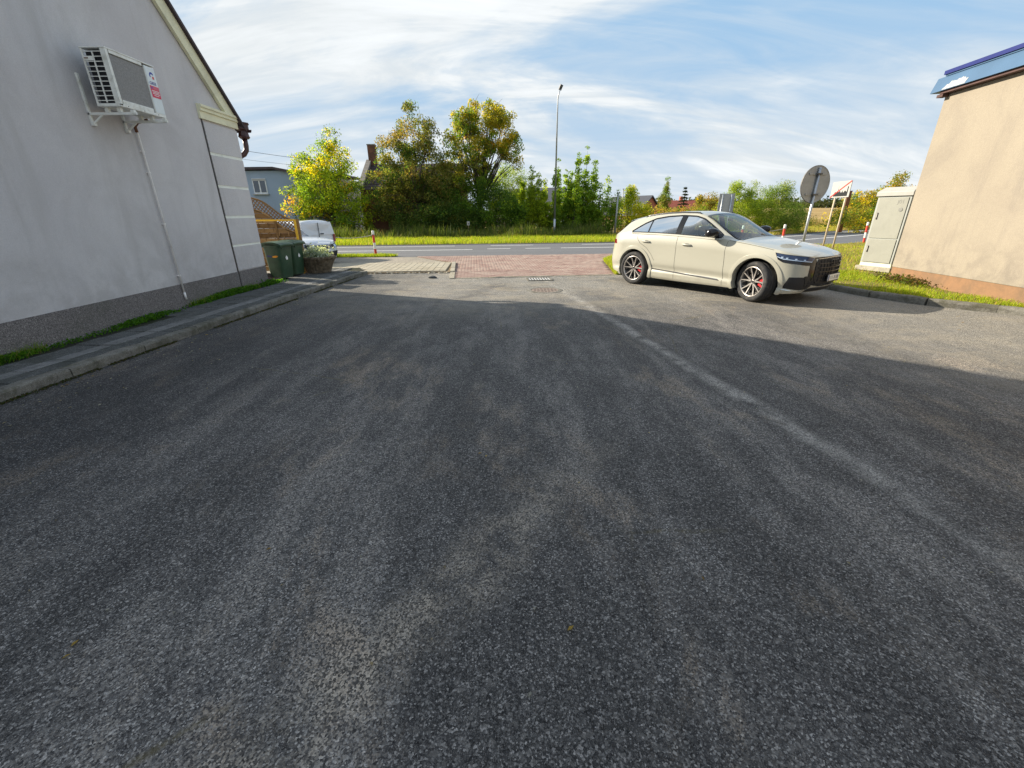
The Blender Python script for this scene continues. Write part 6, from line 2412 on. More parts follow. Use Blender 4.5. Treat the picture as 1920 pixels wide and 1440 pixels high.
# ------------------------------------------------------------------ buildings across the road
def blue_house():
    h = empty('pale_blue_house', (-20.6, 43.5, 0))
    h.scale = (1.19, 1.0, 1.17)
    tag(h, 'pale blue rendered house with flat brown roof edge behind the yellow tree', 'house')
    MB().box((-1.6, 0, 2.15), (10.0, 8, 4.4)).build('wall', 'plaster_blue', h)
    MB().box((3.9, 1.0, 1.98), (1.2, 6, 4.05)).build('side_wing', 'plaster_plain', h)
    m = MB()
    pr = [(-6.8, 4.36), (0.9, 4.42), (1.9, 4.22), (4.7, 4.16), (4.7, 4.30), (1.9, 4.38), (0.9, 4.58), (-6.8, 4.55)]
    m.prism(pr, 8.6, [[1, 0, 0], [0, 0, -1], [0, 1, 0]], (0, 4.3, 0))
    m.build('roof', 'roof_tile', h)

    def window(x, z, w, hh):
        f = MB().box((x, -4.02, z), (w, 0.08, hh)).build('window', 'window_frame', h)
        for s in (-1, 1):
            MB().box((x + s * w * 0.24, -4.065, z - 0.02), (w * 0.38, 0.02, hh * 0.78)).build('pane', 'window_dark', f)
        MB().box((x, -4.10, z - hh / 2 - 0.04), (w + 0.16, 0.2, 0.06)).build('sill', 'sign_white', f)
        MB().box((x, -4.06, z + hh / 2 - 0.09), (w - 0.06, 0.05, 0.14)).build('shutter_box', 'sign_white', f)
    window(-0.33, 3.36, 0.95, 1.0)
    window(2.62, 3.45, 0.9, 1.1)
    window(-4.6, 3.05, 1.2, 1.2)
    d = MB().box((2.55, -4.03, 1.25), (1.0, 0.08, 2.1)).build('door', 'window_dark', h)
    MB().box((3.12, -4.04, 1.25), (0.14, 0.1, 2.15)).build('door_frame', 'window_frame', h)


blue_house()


def brick_ruin():
    h = empty('brick_ruin', (-8.4, 42.5, 0))
    tag(h, 'old dark brick cottage with chimney overgrown by trees', 'house')
    L, D, H, RZ = 8.4, 6.4, 3.7, 5.75
    m = MB()
    x0, x1, y0, y1 = -L / 2, L / 2, -D / 2, D / 2
    m.add([(x0, y0, 0), (x0, y1, 0), (x0, y1, H), (x0, 0, RZ), (x0, y0, H), (x1, y0, 0), (x1, y1, 0), (x1, y1, H), (x1, 0, RZ), (x1, y0, H)],
          [(0, 1, 2, 3, 4), (9, 8, 7, 6, 5), (0, 4, 9, 5), (1, 6, 7, 2)])
    m.build('wall', 'old_brick', h)
    # parapet on the left gable
    for (ya, za, yb, zb_) in ((y0 - 0.15, H - 0.05, 0, RZ + 0.18), (0, RZ + 0.18, y1 + 0.15, H - 0.05)):
        MB().bar((x0 + 0.12, ya, za + 0.12), (x0 + 0.12, yb, zb_ + 0.12), 0.42, 0.24, (0, 0, 1)).build('parapet', 'stone_cap', h)
    # roof in tile courses
    n = 16
    for k in range(n):
        t0, t1 = k / n, (k + 1) / n
        ya, za = y0 - 0.25 + (0 - y0 + 0.25) * t0, H - 0.15 + (RZ - H + 0.18) * t0
        yb, zb_ = y0 - 0.25 + (0 - y0 + 0.25) * t1, H - 0.15 + (RZ - H + 0.18) * t1
        MB().bar((0.2, (ya + yb) / 2, (za + zb_) / 2 + 0.03), (0.2 + 0.001, (ya + yb) / 2, (za + zb_) / 2 + 0.03), 0.1, 0.1) if False else None
        q = MB()
        q.add([(x0 + 0.34, ya, za + 0.05), (x1, ya, za + 0.05), (x1, yb + 0.04, zb_ + 0.015), (x0 + 0.34, yb + 0.04, zb_ + 0.015),
               (x0 + 0.34, ya, za - 0.02), (x1, ya, za - 0.02)], [(0, 1, 2, 3), (4, 5, 1, 0)])
        q.build('tile_course', 'roof_tile', h)
    q = MB()
    q.add([(x0 + 0.34, y1 + 0.2, H - 0.15), (x1, y1 + 0.2, H - 0.15), (x1, 0, RZ + 0.02), (x0 + 0.34, 0, RZ + 0.02)], [(0, 1, 2, 3)])
    q.build('rear_slope', 'roof_tile', h)
    c = MB().box((x0 + 0.45, 0.1, RZ + 0.65), (0.62, 0.62, 1.7)).build('chimney', 'old_brick', h)
    MB().box((x0 + 0.45, 0.1, RZ + 1.54), (0.68, 0.68, 0.09)).build('chimney_cap', 'stone_cap', c)
    for x in (-2.4, 1.2):
        w = MB().box((x, y0 - 0.01, 1.9), (1.0, 0.06, 1.2)).build('window', 'window_dark', h)
        MB().box((x, y0 - 0.04, 2.56), (1.25, 0.10, 0.14)).build('lintel', 'stone_cap', w)


brick_ruin()


def far_house(loc, rz, w, d, hw, hr, wallm, roofm, lab, chim=True):
    h = empty('far_house', loc, rz)
    tag(h, lab, 'house', 'far houses behind the bushes')
    x0, x1, y0, y1 = -w / 2, w / 2, -d / 2, d / 2
    m = MB()
    m.add([(x0, y0, 0), (x1, y0, 0), (x1, y0, hw), (0, y0, hr), (x0, y0, hw), (x0, y1, 0), (x1, y1, 0), (x1, y1, hw), (0, y1, hr), (x0, y1, hw)],
          [(0, 1, 2, 3, 4), (9, 8, 7, 6, 5), (1, 6, 7, 2), (0, 4, 9, 5)])
    m.build('wall', wallm, h)
    for s in (-1, 1):
        q = MB()
        xa = s * (w / 2 + 0.5)
        za = hw - (hr - hw) / (w / 2) * 0.5
        q.add([(0, y0 - 0.4, hr + 0.1), (xa, y0 - 0.4, za + 0.1), (xa, y1 + 0.4, za + 0.1), (0, y1 + 0.4, hr + 0.1), (0, y0 - 0.4, hr - 0.1), (xa, y0 - 0.4, za - 0.1)], [(0, 1, 2, 3), (4, 5, 1, 0)])
        q.build('roof', roofm, h)
    if chim:
        MB().box((w * 0.12, 0, hr + 0.3), (0.6, 0.6, 1.2)).build('chimney', 'wall_red', h)
    wn_ = MB().box((0, y0 - 0.03, hw + 0.2), (1.0, 0.06, 1.1)).build('window', 'window_dark', h)
    MB().box((0, y0 - 0.05, hw - 0.40), (1.2, 0.12, 0.08)).build('sill', 'sign_white', wn_)


far_house((24.0, 92, 0.3), R(38), 8, 9, 0.9, 4.1, 'wall_red', 'roof_slate', 'red gabled house with dark roof beyond the yellow bush', False)
far_house((37.2, 100, 0.5), R(95), 8, 10, 0.6, 3.2, 'wall_red', 'roof_red', 'low red roofed house beside the dark spruce', True)
far_house((46.5, 112, 0.6), R(88), 8, 12, 0.6, 2.0, 'plaster_plain', 'roof_tile', 'low dark roofed building just above the car roof', False)
far_house((2.6, 62, -0.05), R(70), 7, 9, 2.6, 4.6, 'plaster_plain', 'roof_slate', 'grey roofed house glimpsed between trees left of the street lamp', False)

# overhead wires at the left
for k, (z0, z1) in enumerate(((6.05, 4.75), (5.35, 4.35))):
    pts = []
    for t in np.linspace(0, 1, 24):
        pts.append((-24 + 11.5 * t, 30.0 + 9.0 * t, z0 + 0.7 + (z1 - z0) * t - 0.25 * 4 * t * (1 - t)))
    o = MB().tube(pts, 0.014 if k == 0 else 0.009, 5).build('overhead_wire', 'handle_dark')
    tag(o, ('upper thicker' if k == 0 else 'lower thinner') + ' overhead wire above the pale blue house roof', 'wire')


# ------------------------------------------------------------------ trees and bushes
GREEN = (0.13, 0.22, 0.022)
DKGREEN = (0.065, 0.125, 0.020)
LIME = (0.30, 0.37, 0.025)
YELLOW = (0.72, 0.48, 0.016)
ORANGE = (0.66, 0.33, 0.020)
OLIVE = (0.20, 0.21, 0.045)
BROWN = (0.34, 0.20, 0.05)


def tree(name, label, cat, base, lobes, nclump, nleaf, leaf, pal, wts, seed, trunk_h=2.0, trunk_r=0.14, sigma=0.32, limbs=10, twigs=0, upright=None, group=None, clump_bias=0.75, bare=0, aspect=0.55, accents=(), gain=1.35):
    rg = np.random.default_rng(seed)
    t = empty(name, base)
    tag(t, label, cat, group)
    L = np.array([l[:6] for l in lobes], float)
    w = np.array([l[6] if len(l) > 6 else l[3] * l[4] * l[5] for l in lobes])
    k = rg.choice(len(L), nclump, p=w / w.sum())
    u = unit(rg.normal(size=(nclump, 3)))
    r = rg.uniform(0, 1, nclump) ** (1 / 3.0)
    r = r * (1 - clump_bias * 0.35) + clump_bias * 0.35 * rg.uniform(0.8, 1.06, nclump)
    C = L[k, :3] + u * r[:, None] * L[k, 3:6]
    C[:, 2] = np.maximum(C[:, 2], 0.12)
    cs = rg.uniform(0.55, 1.35, nclump) * sigma
    nleaf = int(nleaf * 1.8)
    leaf *= 0.98
    n_each = rg.poisson(nleaf / nclump * (cs / sigma) ** 1.5)
    ci = np.repeat(np.arange(nclump), n_each)
    gs = rg.normal(size=(len(ci), 3))
    gl = np.linalg.norm(gs, axis=1, keepdims=True)
    gs *= np.minimum(1, 1.9 / np.maximum(gl, 1e-6))
    P = C[ci] + gs * cs[ci][:, None] * np.array([1, 1, 0.8])
    P[:, 2] = np.maximum(P[:, 2], 0.05)
    # clump colours, then leaf colours
    pal = np.array(pal)
    wts = np.array(wts, float)
    cc = rg.choice(len(pal), nclump, p=wts / wts.sum())
    for (ax, az, arx, arz, pi_) in accents:
        m = ((C[:, 0] - ax) / arx) ** 2 + ((C[:, 2] - az) / arz) ** 2 < 1
        m &= rg.uniform(size=nclump) < 0.75
        cc[m] = pi_
    lc = cc[ci]
    sw = rg.uniform(size=len(ci)) < 0.30
    lc[sw] = rg.choice(len(pal), sw.sum(), p=wts / wts.sum())
    col = np.minimum(pal[lc] * gain * rg.uniform(0.72, 1.25, (len(ci), 1)), 0.85)
    v, f = leaf_arrays(P, rg.uniform(0.7, 1.3, len(P)) * leaf, rg, aspect=aspect, upright=upright)
    fast_mesh('crown', v, f, 'leaf', np.repeat(col, 4, 0), parent=t)
    # trunk with limbs
    m = MB()
    cz = max(trunk_h, 0.3)
    jit = lambda s: rg.normal(0, s)
    if trunk_r > 0:
        m.tube([(0, 0, -0.1), (jit(.05), jit(.05), cz * 0.5), (jit(.12), jit(.1), cz)], [trunk_r * 1.15, trunk_r * 0.95, trunk_r * 0.8], 9)
        order = rg.permutation(nclump)
        for q in order[:limbs]:
            e = C[q]
            s0 = np.array([0, 0, cz * rg.uniform(0.55, 1.0)])
            mid = s0 * 0.45 + e * 0.55 + rg.normal(0, 0.18, 3) + np.array([0, 0, 0.2])
            m.tube([s0, mid, e], [trunk_r * 0.40, trunk_r * 0.20, trunk_r * 0.07], 6)
        for q in order[limbs:limbs + twigs]:
            e = C[q]
            s0 = np.array([e[0] * 0.35, e[1] * 0.35, max(cz, e[2] * 0.55)])
            m.tube([s0, (s0 + e) / 2 + rg.normal(0, 0.12, 3), e + unit(e - s0) * 0.25], [trunk_r * 0.16, trunk_r * 0.10, 0.008], 4)
        top = C[np.argsort(-C[:, 2])]
        for q in range(bare):
            e = top[int(rg.integers(0, max(1, nclump // 4)))]
            m.tube([e * np.array([0.8, 0.8, 0.85]), e, e + np.array([rg.normal(0, .3), 0, rg.uniform(.4, .9)])], [0.03, 0.018, 0.005], 4)
    else:
        for l in L:
            m.tube([(l[0] * 0.7, l[1] * 0.7, 0), (l[0] * 0.92, l[1] * 0.92, l[2] * 0.8), (l[0], l[1], l[2] + l[5] * 0.75)], [0.035, 0.025, 0.006], 5)
    m.build('trunk', 'bark', t, smooth=True)
    return t


tree('maple_tree', 'bushy yellow and green tree in front of the pale blue house', 'tree', (-14.4, 37.2, 0),
     [(-0.4, 0, 3.9, 2.6, 2.2, 2.3), (0.6, 0, 5.4, 1.5, 1.5, 1.7), (0.55, 0, 6.9, 0.55, 0.6, 0.85, 0.9), (-2.1, -0.5, 2.7, 1.4, 1.4, 1.4), (1.3, 0, 2.4, 1.6, 1.6, 1.9), (-0.2, 0, 1.6, 2.4, 1.8, 1.3), (-1.4, 0, 5.0, 1.2, 1.2, 1.1), (-1.9, 0, 6.0, 0.4, 0.4, 0.7, 0.4), (1.7, 0, 4.4, 1.0, 1.0, 1.2), (2.3, 0.3, 1.7, 1.0, 1.0, 1.7)],
     350, 17000, 0.145, [LIME, GREEN, YELLOW, ORANGE, (0.09, 0.13, 0.014)], [5.0, 4.0, 0.9, 0.2, 3.4], 1, 1.8, 0.13, 0.27, 14, 40,
     accents=((1.2, 6.0, 0.8, 0.8, 2), (-2.9, 2.5, 0.8, 0.7, 3), (-0.6, 4.6, 0.6, 0.7, 2), (0.3, 5.2, 0.5, 0.5, 2)), gain=1.5)
tree('ash_tree', 'tall dark olive brown tree covering the brick cottage', 'tree', (-7.6, 38.4, 0),
     [(-0.3, 0, 2.4, 3.4, 2.0, 2.3), (0.2, 0, 5.0, 2.9, 2.0, 1.8), (-0.2, 0, 7.2, 1.8, 1.6, 1.6), (-0.3, 0, 8.9, 0.9, 0.9, 1.0), (-1.7, 0, 6.4, 1.3, 1.2, 1.3), (2.2, 0, 3.4, 1.7, 1.6, 2.2), (1.3, 0, 7.4, 0.9, 1.0, 0.9), (-2.3, 0, 4.4, 1.5, 1.3, 1.4), (3.2, 0, 1.6, 1.3, 1.3, 1.5), (3.6, 0.6, 4.2, 1.0, 1.0, 1.5), (3.4, 0.6, 3.0, 1.2, 1.0, 1.2)],
     430, 26000, 0.15, [OLIVE, DKGREEN, (0.25, 0.185, 0.055), (0.10, 0.105, 0.028), (0.27, 0.235, 0.055)], [4, 4, 1.6, 3, 1.2], 2, 3.0, 0.2, 0.27, 18, 70, bare=8,
     accents=((-1.0, 7.6, 1.1, 0.8, 2), (-1.6, 6.0, 0.9, 0.6, 4)))
tree('lime_tree', 'tall golden green tree with open branching crown and drooping right side', 'tree', (-2.55, 38.8, 0),
     [(-0.8, 0, 6.7, 1.9, 1.7, 1.5), (0.5, 0, 8.6, 1.7, 1.5, 1.2), (1.9, 0, 7.6, 1.5, 1.4, 1.7), (-1.0, 0, 8.4, 1.1, 1.1, 0.9), (-2.0, 0, 5.4, 1.1, 1.1, 1.1), (-0.3, 0, 4.6, 1.4, 1.3, 1.1), (2.6, 0, 6.2, 0.8, 0.9, 1.0), (1.0, 0, 6.3, 1.0, 1.0, 0.9), (2.7, 0, 9.0, 0.6, 0.6, 0.6), (-0.2, 0, 9.6, 0.5, 0.5, 0.5), (3.2, 0, 5.0, 0.35, 0.4, 0.4, 0.12)],
     270, 15500, 0.155, [OLIVE, GREEN, (0.50, 0.38, 0.03), (0.34, 0.30, 0.035), ORANGE], [3.6, 3.4, 1.2, 2.4, 0.3], 3, 3.6, 0.22, 0.21, 22, 60, bare=10,
     accents=((1.6, 8.9, 2.2, 1.2, 3), (2.2, 7.4, 0.8, 0.9, 2)))
tree('willow_bush', 'pale green willow growing under the golden tree on its right', 'tree', (-0.35, 42.2, 0),
     [(0, 0, 3.4, 1.9, 1.6, 2.2), (0.8, 0, 4.6, 1.1, 1.1, 1.2), (-1.2, 0, 3.0, 1.2, 1.2, 1.8), (1.4, 0, 2.4, 0.9, 1.0, 1.6)],
     170, 9500, 0.15, [(0.24, 0.30, 0.05), LIME, (0.17, 0.25, 0.04)], [4, 3, 3], 4, 1.5, 0.12, 0.28, 10, 20, aspect=0.3)
tree('elder_bush', 'dark glossy green bush at the foot of the golden tree', 'bush', (-1.2, 36.8, 0),
     [(0, 0, 1.8, 2.0, 1.4, 1.7), (-1.4, 0, 1.2, 1.3, 1.2, 1.2), (1.3, 0, 1.5, 1.1, 1.1, 1.3), (-2.5, 0.6, 2.7, 1.0, 0.9, 1.7), (-0.6, 0.6, 3.1, 1.2, 0.9, 1.2)],
     200, 12500, 0.14, [DKGREEN, GREEN, (0.045, 0.085, 0.016), LIME], [4, 4, 3, 0.8], 5, 0.8, 0.08, 0.28, 8, 0)
tree('shade_bush', 'nearly black green bush below the dark tree and brick cottage', 'bush', (-5.4, 36.4, 0),
     [(0, 0, 1.2, 2.2, 1.2, 1.2), (-2.6, 0, 0.9, 1.6, 1.0, 0.9), (2.0, 0, 1.0, 1.3, 1.0, 1.0)],
     150, 8500, 0.14, [DKGREEN, (0.05, 0.075, 0.016), OLIVE], [4, 3, 1.6], 6, 0.6, 0.07, 0.28, 6, 0)


def poplar(label, x, y, shoots, seed, pal, wts, dens=800, leaf=0.15):
    lob = []
    for (dx, h) in shoots:
        dy = RNG.normal(0, 0.45)
        h *= 1.10
        lob.append((dx, dy, h * 0.66, 0.17, 0.18, h * 0.36, h * 1.0))
        lob.append((dx, dy, h * 0.42, 0.36, 0.4, h * 0.36, h))
        lob.append((dx, 0, h * 0.27, 0.78, 0.8, h * 0.27, h * 1.5))
    n = len(shoots)
    return tree('poplar_bush', label, 'bush', (x, y, 0), lob, 80 * n, dens * 2 * n, leaf, pal, wts, seed, 0.5, 0.0, 0.12, 0, 0, group='poplar bushes by the street lamp', clump_bias=0.3)


PG = [(0.16, 0.26, 0.026), (0.20, 0.30, 0.035), LIME, GREEN]
poplar('low lime green poplar bush just left of the street lamp', 1.9, 38.3, [(-1.5, 3.3), (-0.9, 4.0), (-0.3, 3.6), (0.4, 4.4), (1.0, 4.0), (-0.1, 4.7), (0.7, 3.2)], 11, [LIME, GREEN, (0.30, 0.36, 0.025)], [4, 3, 3])
poplar('dense dark green poplar bush just right of the street lamp', 4.5, 38.6, [(-0.9, 4.3), (-0.4, 5.2), (0.1, 4.8), (0.5, 4.4), (0.9, 5.5), (-0.6, 3.2), (0.3, 3.4)], 12, PG, [4, 3, 2, 2])
poplar('tallest poplar bush with two shoots standing up like spires', 6.15, 38.8, [(-0.5, 5.4), (0.15, 6.15), (0.55, 4.6), (-0.1, 4.2), (0.9, 5.2), (-0.8, 4.0)], 13, PG, [4, 3, 1.6, 2])
poplar('loose poplar bush of separate thin spires at the end of the row', 7.95, 38.4, [(-0.6, 3.6), (-0.1, 4.3), (0.4, 2.7), (0.75, 3.2), (-0.35, 2.4)], 14, PG, [4, 3, 1.6, 2], 330)
tree('hazel_bush', 'yellow green bush behind the rear of the parked car', 'bush', (9.9, 38.6, 0),
     [(0, 0, 1.6, 0.9, 0.8, 1.5), (0.9, 0, 1.2, 1.2, 0.9, 1.2), (0.1, 0, 2.9, 0.4, 0.4, 0.7, 0.8)],
     100, 5200, 0.12, [(0.42, 0.38, 0.03), LIME, GREEN], [4, 3, 1.5], 15, 0.6, 0.06, 0.2, 6, 0)
tree('bramble_bush', 'low tawny orange bramble thicket above the car tail', 'bush', (12.8, 39.5, 0),
     [(0, 0, 0.9, 2.6, 1.0, 1.0), (2.4, 0, 0.9, 1.8, 1.0, 1.0), (4.6, 0.5, 1.0, 1.8, 1.0, 1.1)],
     150, 7500, 0.12, [(0.42, 0.28, 0.07), (0.28, 0.25, 0.05), GREEN, BROWN], [4, 3, 2.2, 1.5], 16, 0.4, 0.05, 0.24, 6, 0)
tree('birch_sapling', 'slender young tree with a thin leading shoot left of the spruce', 'tree', (15.6, 46.8, 0),
     [(0, 0, 1.5, 0.8, 0.8, 1.3), (0, 0, 2.8, 0.5, 0.5, 0.9, 0.9), (0.05, 0, 4.0, 0.16, 0.2, 0.75, 0.35), (-1.6, 0, 1.1, 1.1, 0.8, 1.0)],
     90, 3600, 0.12, [OLIVE, GREEN, (0.15, 0.14, 0.03)], [3, 3, 2], 17, 2.6, 0.05, 0.16, 8, 0)
tree('young_tree', 'small twiggy yellowing sapling right of the spruce', 'tree', (21.2, 52, 0),
     [(0, 0, 1.3, 0.9, 0.8, 1.0), (0, 0, 2.7, 0.25, 0.3, 0.6, 0.4)],
     50, 1700, 0.13, [YELLOW, (0.2, 0.16, 0.03), OLIVE], [2, 3, 3], 18, 1.6, 0.05, 0.2, 6, 0)
tree('round_tree', 'rounded olive brown tree left of the pale sign back', 'tree', (32.6, 75, 0.2),
     [(0, 0, 2.0, 1.9, 1.6, 1.9), (0.6, 0, 3.0, 1.1, 1.1, 1.0), (-1.2, 0, 1.0, 1.6, 1.4, 1.1)],
     110, 4200, 0.2, [OLIVE, BROWN, (0.12, 0.10, 0.025)], [4, 2, 2], 19, 1.4, 0.16, 0.32, 8, 0)


def spruce(label, base, h, seed):
    rg = np.random.default_rng(seed)
    t = empty('spruce_tree', base)
    tag(t, label, 'tree')
    P, D = [], []
    z = 0.5
    while z < h - 0.15:
        rad = (h - z) * 0.36 + 0.1
        for k in range(7):
            a = rg.uniform(0, 2 * math.pi)
            rr = rad * rg.uniform(0.55, 1.1)
            n = int(26 + 60 * rr)
            s = rg.uniform(0.1, 1, n)
            P.append(np.stack([np.cos(a) * s * rr + rg.normal(0, 0.07, n), np.sin(a) * s * rr + rg.normal(0, 0.07, n), z - 0.28 * s * rr + 0.12 * (s * rr) ** 2 + rg.normal(0, 0.05, n)], 1))
        z += 0.42
    P = np.concatenate(P)
    v, f = leaf_arrays(P, rg.uniform(0.12, 0.24, len(P)), rg, droop=0.6, aspect=0.35)
    fast_mesh('crown', v, f, 'leaf', np.repeat(pick_tint(len(P), [(0.022, 0.040, 0.022), (0.035, 0.05, 0.028)], [3, 2], rg), 4, 0), parent=t)
    MB().tube([(0, 0, 0), (0, 0, h * 0.6), (0.05, 0, h)], [0.12, 0.07, 0.01], 7).build('trunk', 'bark', t, smooth=True)


spruce('dark spruce tree between the red roofs beyond the car', (26.2, 70, 0.15), 5.0, 31)
tree('willow_shrub', 'light green feathery willow shrub behind the car windscreen', 'bush', (18.2, 36.0, 0),
     [(-0.7, 0, 1.9, 1.3, 1.1, 1.6), (0.0, 0, 1.4, 2.0, 1.2, 1.4), (-0.9, 0, 3.3, 0.35, 0.4, 0.75, 0.55), (0.5, 0, 3.0, 0.4, 0.4, 0.7, 0.5), (1.6, 0, 1.4, 1.2, 1.0, 1.3)],
     190, 13500, 0.13, [(0.22, 0.29, 0.05), LIME, (0.30, 0.34, 0.05), GREEN], [4, 3, 2, 2], 20, 0.6, 0.06, 0.22, 8, 0, aspect=0.26, upright=0.35)
tree('willow_shrub', 'larger grey green feathery shrub behind the round sign', 'bush', (21.2, 36.6, 0),
     [(0, 0, 1.6, 1.7, 1.2, 1.6), (1.2, 0, 1.3, 1.5, 1.2, 1.3), (0.2, 0, 2.9, 0.7, 0.6, 0.7, 0.9), (2.2, 0, 0.9, 1.1, 1.0, 0.9), (-1.0, 0, 2.2, 0.8, 0.8, 1.0)],
     190, 13500, 0.13, [(0.18, 0.25, 0.06), (0.24, 0.30, 0.06), GREEN, (0.34, 0.34, 0.12)], [4, 3, 2, 1.2], 22, 0.6, 0.06, 0.24, 8, 0, aspect=0.26, upright=0.3)
tree('hawthorn_bush', 'olive orange bush left of the utility cabinet beyond the road', 'bush', (32.0, 41.5, 0),
     [(0, 0, 1.7, 2.3, 1.6, 1.7), (2.4, 0, 2.0, 1.8, 1.5, 1.9), (2.2, 0, 3.9, 0.4, 0.4, 0.7, 0.4), (-1.7, 0, 1.0, 1.3, 1.1, 1.0), (-5.4, -6.0, 1.0, 1.9, 1.0, 1.15)],
     190, 9500, 0.16, [OLIVE, (0.30, 0.25, 0.03), GREEN, YELLOW, (0.40, 0.26, 0.05)], [3, 3, 3, 1, 1.6], 23, 0.9, 0.08, 0.3, 8, 10)

# far wood along the field edge: one dark mass
rg = np.random.default_rng(40)
V, F, T = [], [], []
o_ = 0
for k in range(300):
    x = rg.uniform(60, 330)
    y = 245 + rg.normal(0, 10) + x * 0.05
    z0 = float(terrain_z(np.array(x), np.array(y)))
    h = rg.uniform(3.0, 6.0)
    n = 60
    P = rg.normal(size=(n, 3)) * np.array([2.6, 2.0, h * 0.26]) + np.array([x, y, z0 + h * 0.5])
    v, f = leaf_arrays(P, rg.uniform(0.9, 1.7, n), rg, aspect=0.8)
    V.append(v); F.append(f + o_); o_ += len(v)
    T.append(np.repeat(pick_tint(n, [(0.05, 0.07, 0.03), (0.075, 0.08, 0.035), (0.10, 0.09, 0.04)], [4, 3, 1], rg), 4, 0))
o = fast_mesh('far_woods', np.concatenate(V), np.concatenate(F), 'leaf', np.concatenate(T))
tag(o, 'dark strip of far woods along the top of the stubble field', 'woods', kind='stuff')


# ------------------------------------------------------------------ grass and litter
def grass(name, label, xy, z, h, w, pal, wts, rng, lean=0.35, wind=(0.06, -0.02)):
    v, tri = blades(xy, z, h, w, rng, lean, wind)
    col = np.repeat(pick_tint(len(xy), pal, wts, rng, 0.25), 5, 0)
    o = fast_mesh(name, v, tri, 'grass_blade', col)
    tag(o, label, 'grass', kind='stuff')
    return o


rg = np.random.default_rng(50)
G1, G2, G3, DRY, TAN = (0.33, 0.43, 0.022), (0.42, 0.47, 0.035), (0.17, 0.28, 0.018), (0.50, 0.38, 0.11), (0.50, 0.36, 0.16)


def along_road(n, x0, x1, o0, o1, pw=1.0):
    xs = rg.uniform(x0, x1, n)
    of = o0 + (o1 - o0) * rg.uniform(0, 1, n) ** pw
    return np.array([road_pt(x, q) for x, q in zip(xs, of)])


xy = along_road(46000, -24, 9.5, 3.72, 9.6)
clump = 0.7 + 0.5 * (smoothnoise(xy[:, 0], xy[:, 1], 0.9, 1.0) + 1) * 0.5 + 0.25 * (smoothnoise(xy[:, 0], xy[:, 1], 3.1, 4.0))
grass('verge_grass', 'bright green roadside grass along the far edge of the road', xy, np.zeros(len(xy)), rg.uniform(0.10, 0.30, len(xy)) * clump, rg.uniform(0.012, 0.024, len(xy)), [G2, G1, G3, DRY], [4.5, 4, 2.0, 1.3], rg)
xy = along_road(30000, 9.5, 40, 3.72, 10.5)
clump = 0.8 + 0.4 * smoothnoise(xy[:, 0], xy[:, 1], 0.8, 2.0)
grass('verge_grass', 'dry yellowish roadside grass across the road behind the car', xy, np.zeros(len(xy)), rg.uniform(0.15, 0.42, len(xy)) * clump, rg.uniform(0.014, 0.028, len(xy)), [DRY, G1, TAN, G2], [4, 2.4, 2.4, 2], rg)
xy = along_road(14000, -24, 9.5, 9.0, 12.5)
clump = np.clip(0.75 + 0.6 * smoothnoise(xy[:, 0], xy[:, 1], 1.3, 3.0), 0.2, 2)
grass('tall_weeds', 'tall dark weeds and nettles at the foot of the trees', xy, np.zeros(len(xy)), rg.uniform(0.35, 1.05, len(xy)) * clump, rg.uniform(0.02, 0.045, len(xy)), [(0.08, 0.12, 0.03), (0.12, 0.16, 0.035), (0.22, 0.19, 0.08), (0.17, 0.22, 0.03)], [4, 4, 1.3, 2], rg, 0.22)
xy = along_road(14000, 16, 40, 8.5, 15)
clump = np.clip(0.75 + 0.6 * smoothnoise(xy[:, 0], xy[:, 1], 1.1, 5.0), 0.2, 2)
grass('tall_weeds', 'tall tawny dry weeds below the stubble field', xy, np.zeros(len(xy)), rg.uniform(0.4, 1.25, len(xy)) * clump, rg.uniform(0.02, 0.05, len(xy)), [TAN, DRY, (0.30, 0.26, 0.05), (0.12, 0.13, 0.03)], [4, 3, 2, 2], rg, 0.25)
# lawn by the kerb and towards the road
near = [(9.12, 5.2), (9.14, 7.16), (8.5, 7.74), (8.05, 8.30), (7.72, 9.04), (7.52, 10.04), (7.12, 11.3), (6.15, 12.44), (9.6, 12.2), (9.49, 10.9), (9.2, 7.6), (9.05, 5.2)]
xy = scatter_poly(near, 15000, rg)
edge = np.clip(smoothnoise(xy[:, 0], xy[:, 1], 1.7, 2.5) * 0.5 + 0.75, 0.25, 1.4)
keep = rg.uniform(size=len(xy)) < np.clip(edge, 0.35, 1)
xy = xy[keep]; edge = edge[keep]
grass('lawn_grass', 'bright green grass between the kerb and the peach wall', xy, np.full(len(xy), 0.085), rg.uniform(0.03, 0.12, len(xy)) * edge, rg.uniform(0.006, 0.012, len(xy)), [G2, G1, G3, DRY], [4, 4, 2, 1.1], rg, 0.5)
far = [(3.3, 12.95), (4.8, 13.0), (6.15, 12.46), (7.1, 11.36), (9.5, 11.0), (16, 12.0), (24, 20), road_pt(20, -3.8), road_pt(17, -3.8), road_pt(14, -3.8), road_pt(11, -3.8), road_pt(8, -3.8), (4.95, 19.3), (3.65, 16.3)]
xy = scatter_poly(far, 42000, rg)
edge = np.clip(smoothnoise(xy[:, 0], xy[:, 1], 0.9, 6.5) * 0.5 + 0.8, 0.3, 1.4)
grass('lawn_grass', 'patchy yellow green grass behind the car reaching the road', xy, np.full(len(xy), 0.085), rg.uniform(0.03, 0.13, len(xy)) * edge, rg.uniform(0.008, 0.016, len(xy)), [G2, G1, DRY, TAN], [4, 3, 3, 1.5], rg, 0.5)
xy = scatter_poly([(3.02, 12.8), (3.30, 12.86), (3.55, 14.5), (3.72, 16.3), (5.0, 19.3), (4.8, 19.35), (3.45, 16.5), (3.26, 14.6)], 5200, rg)
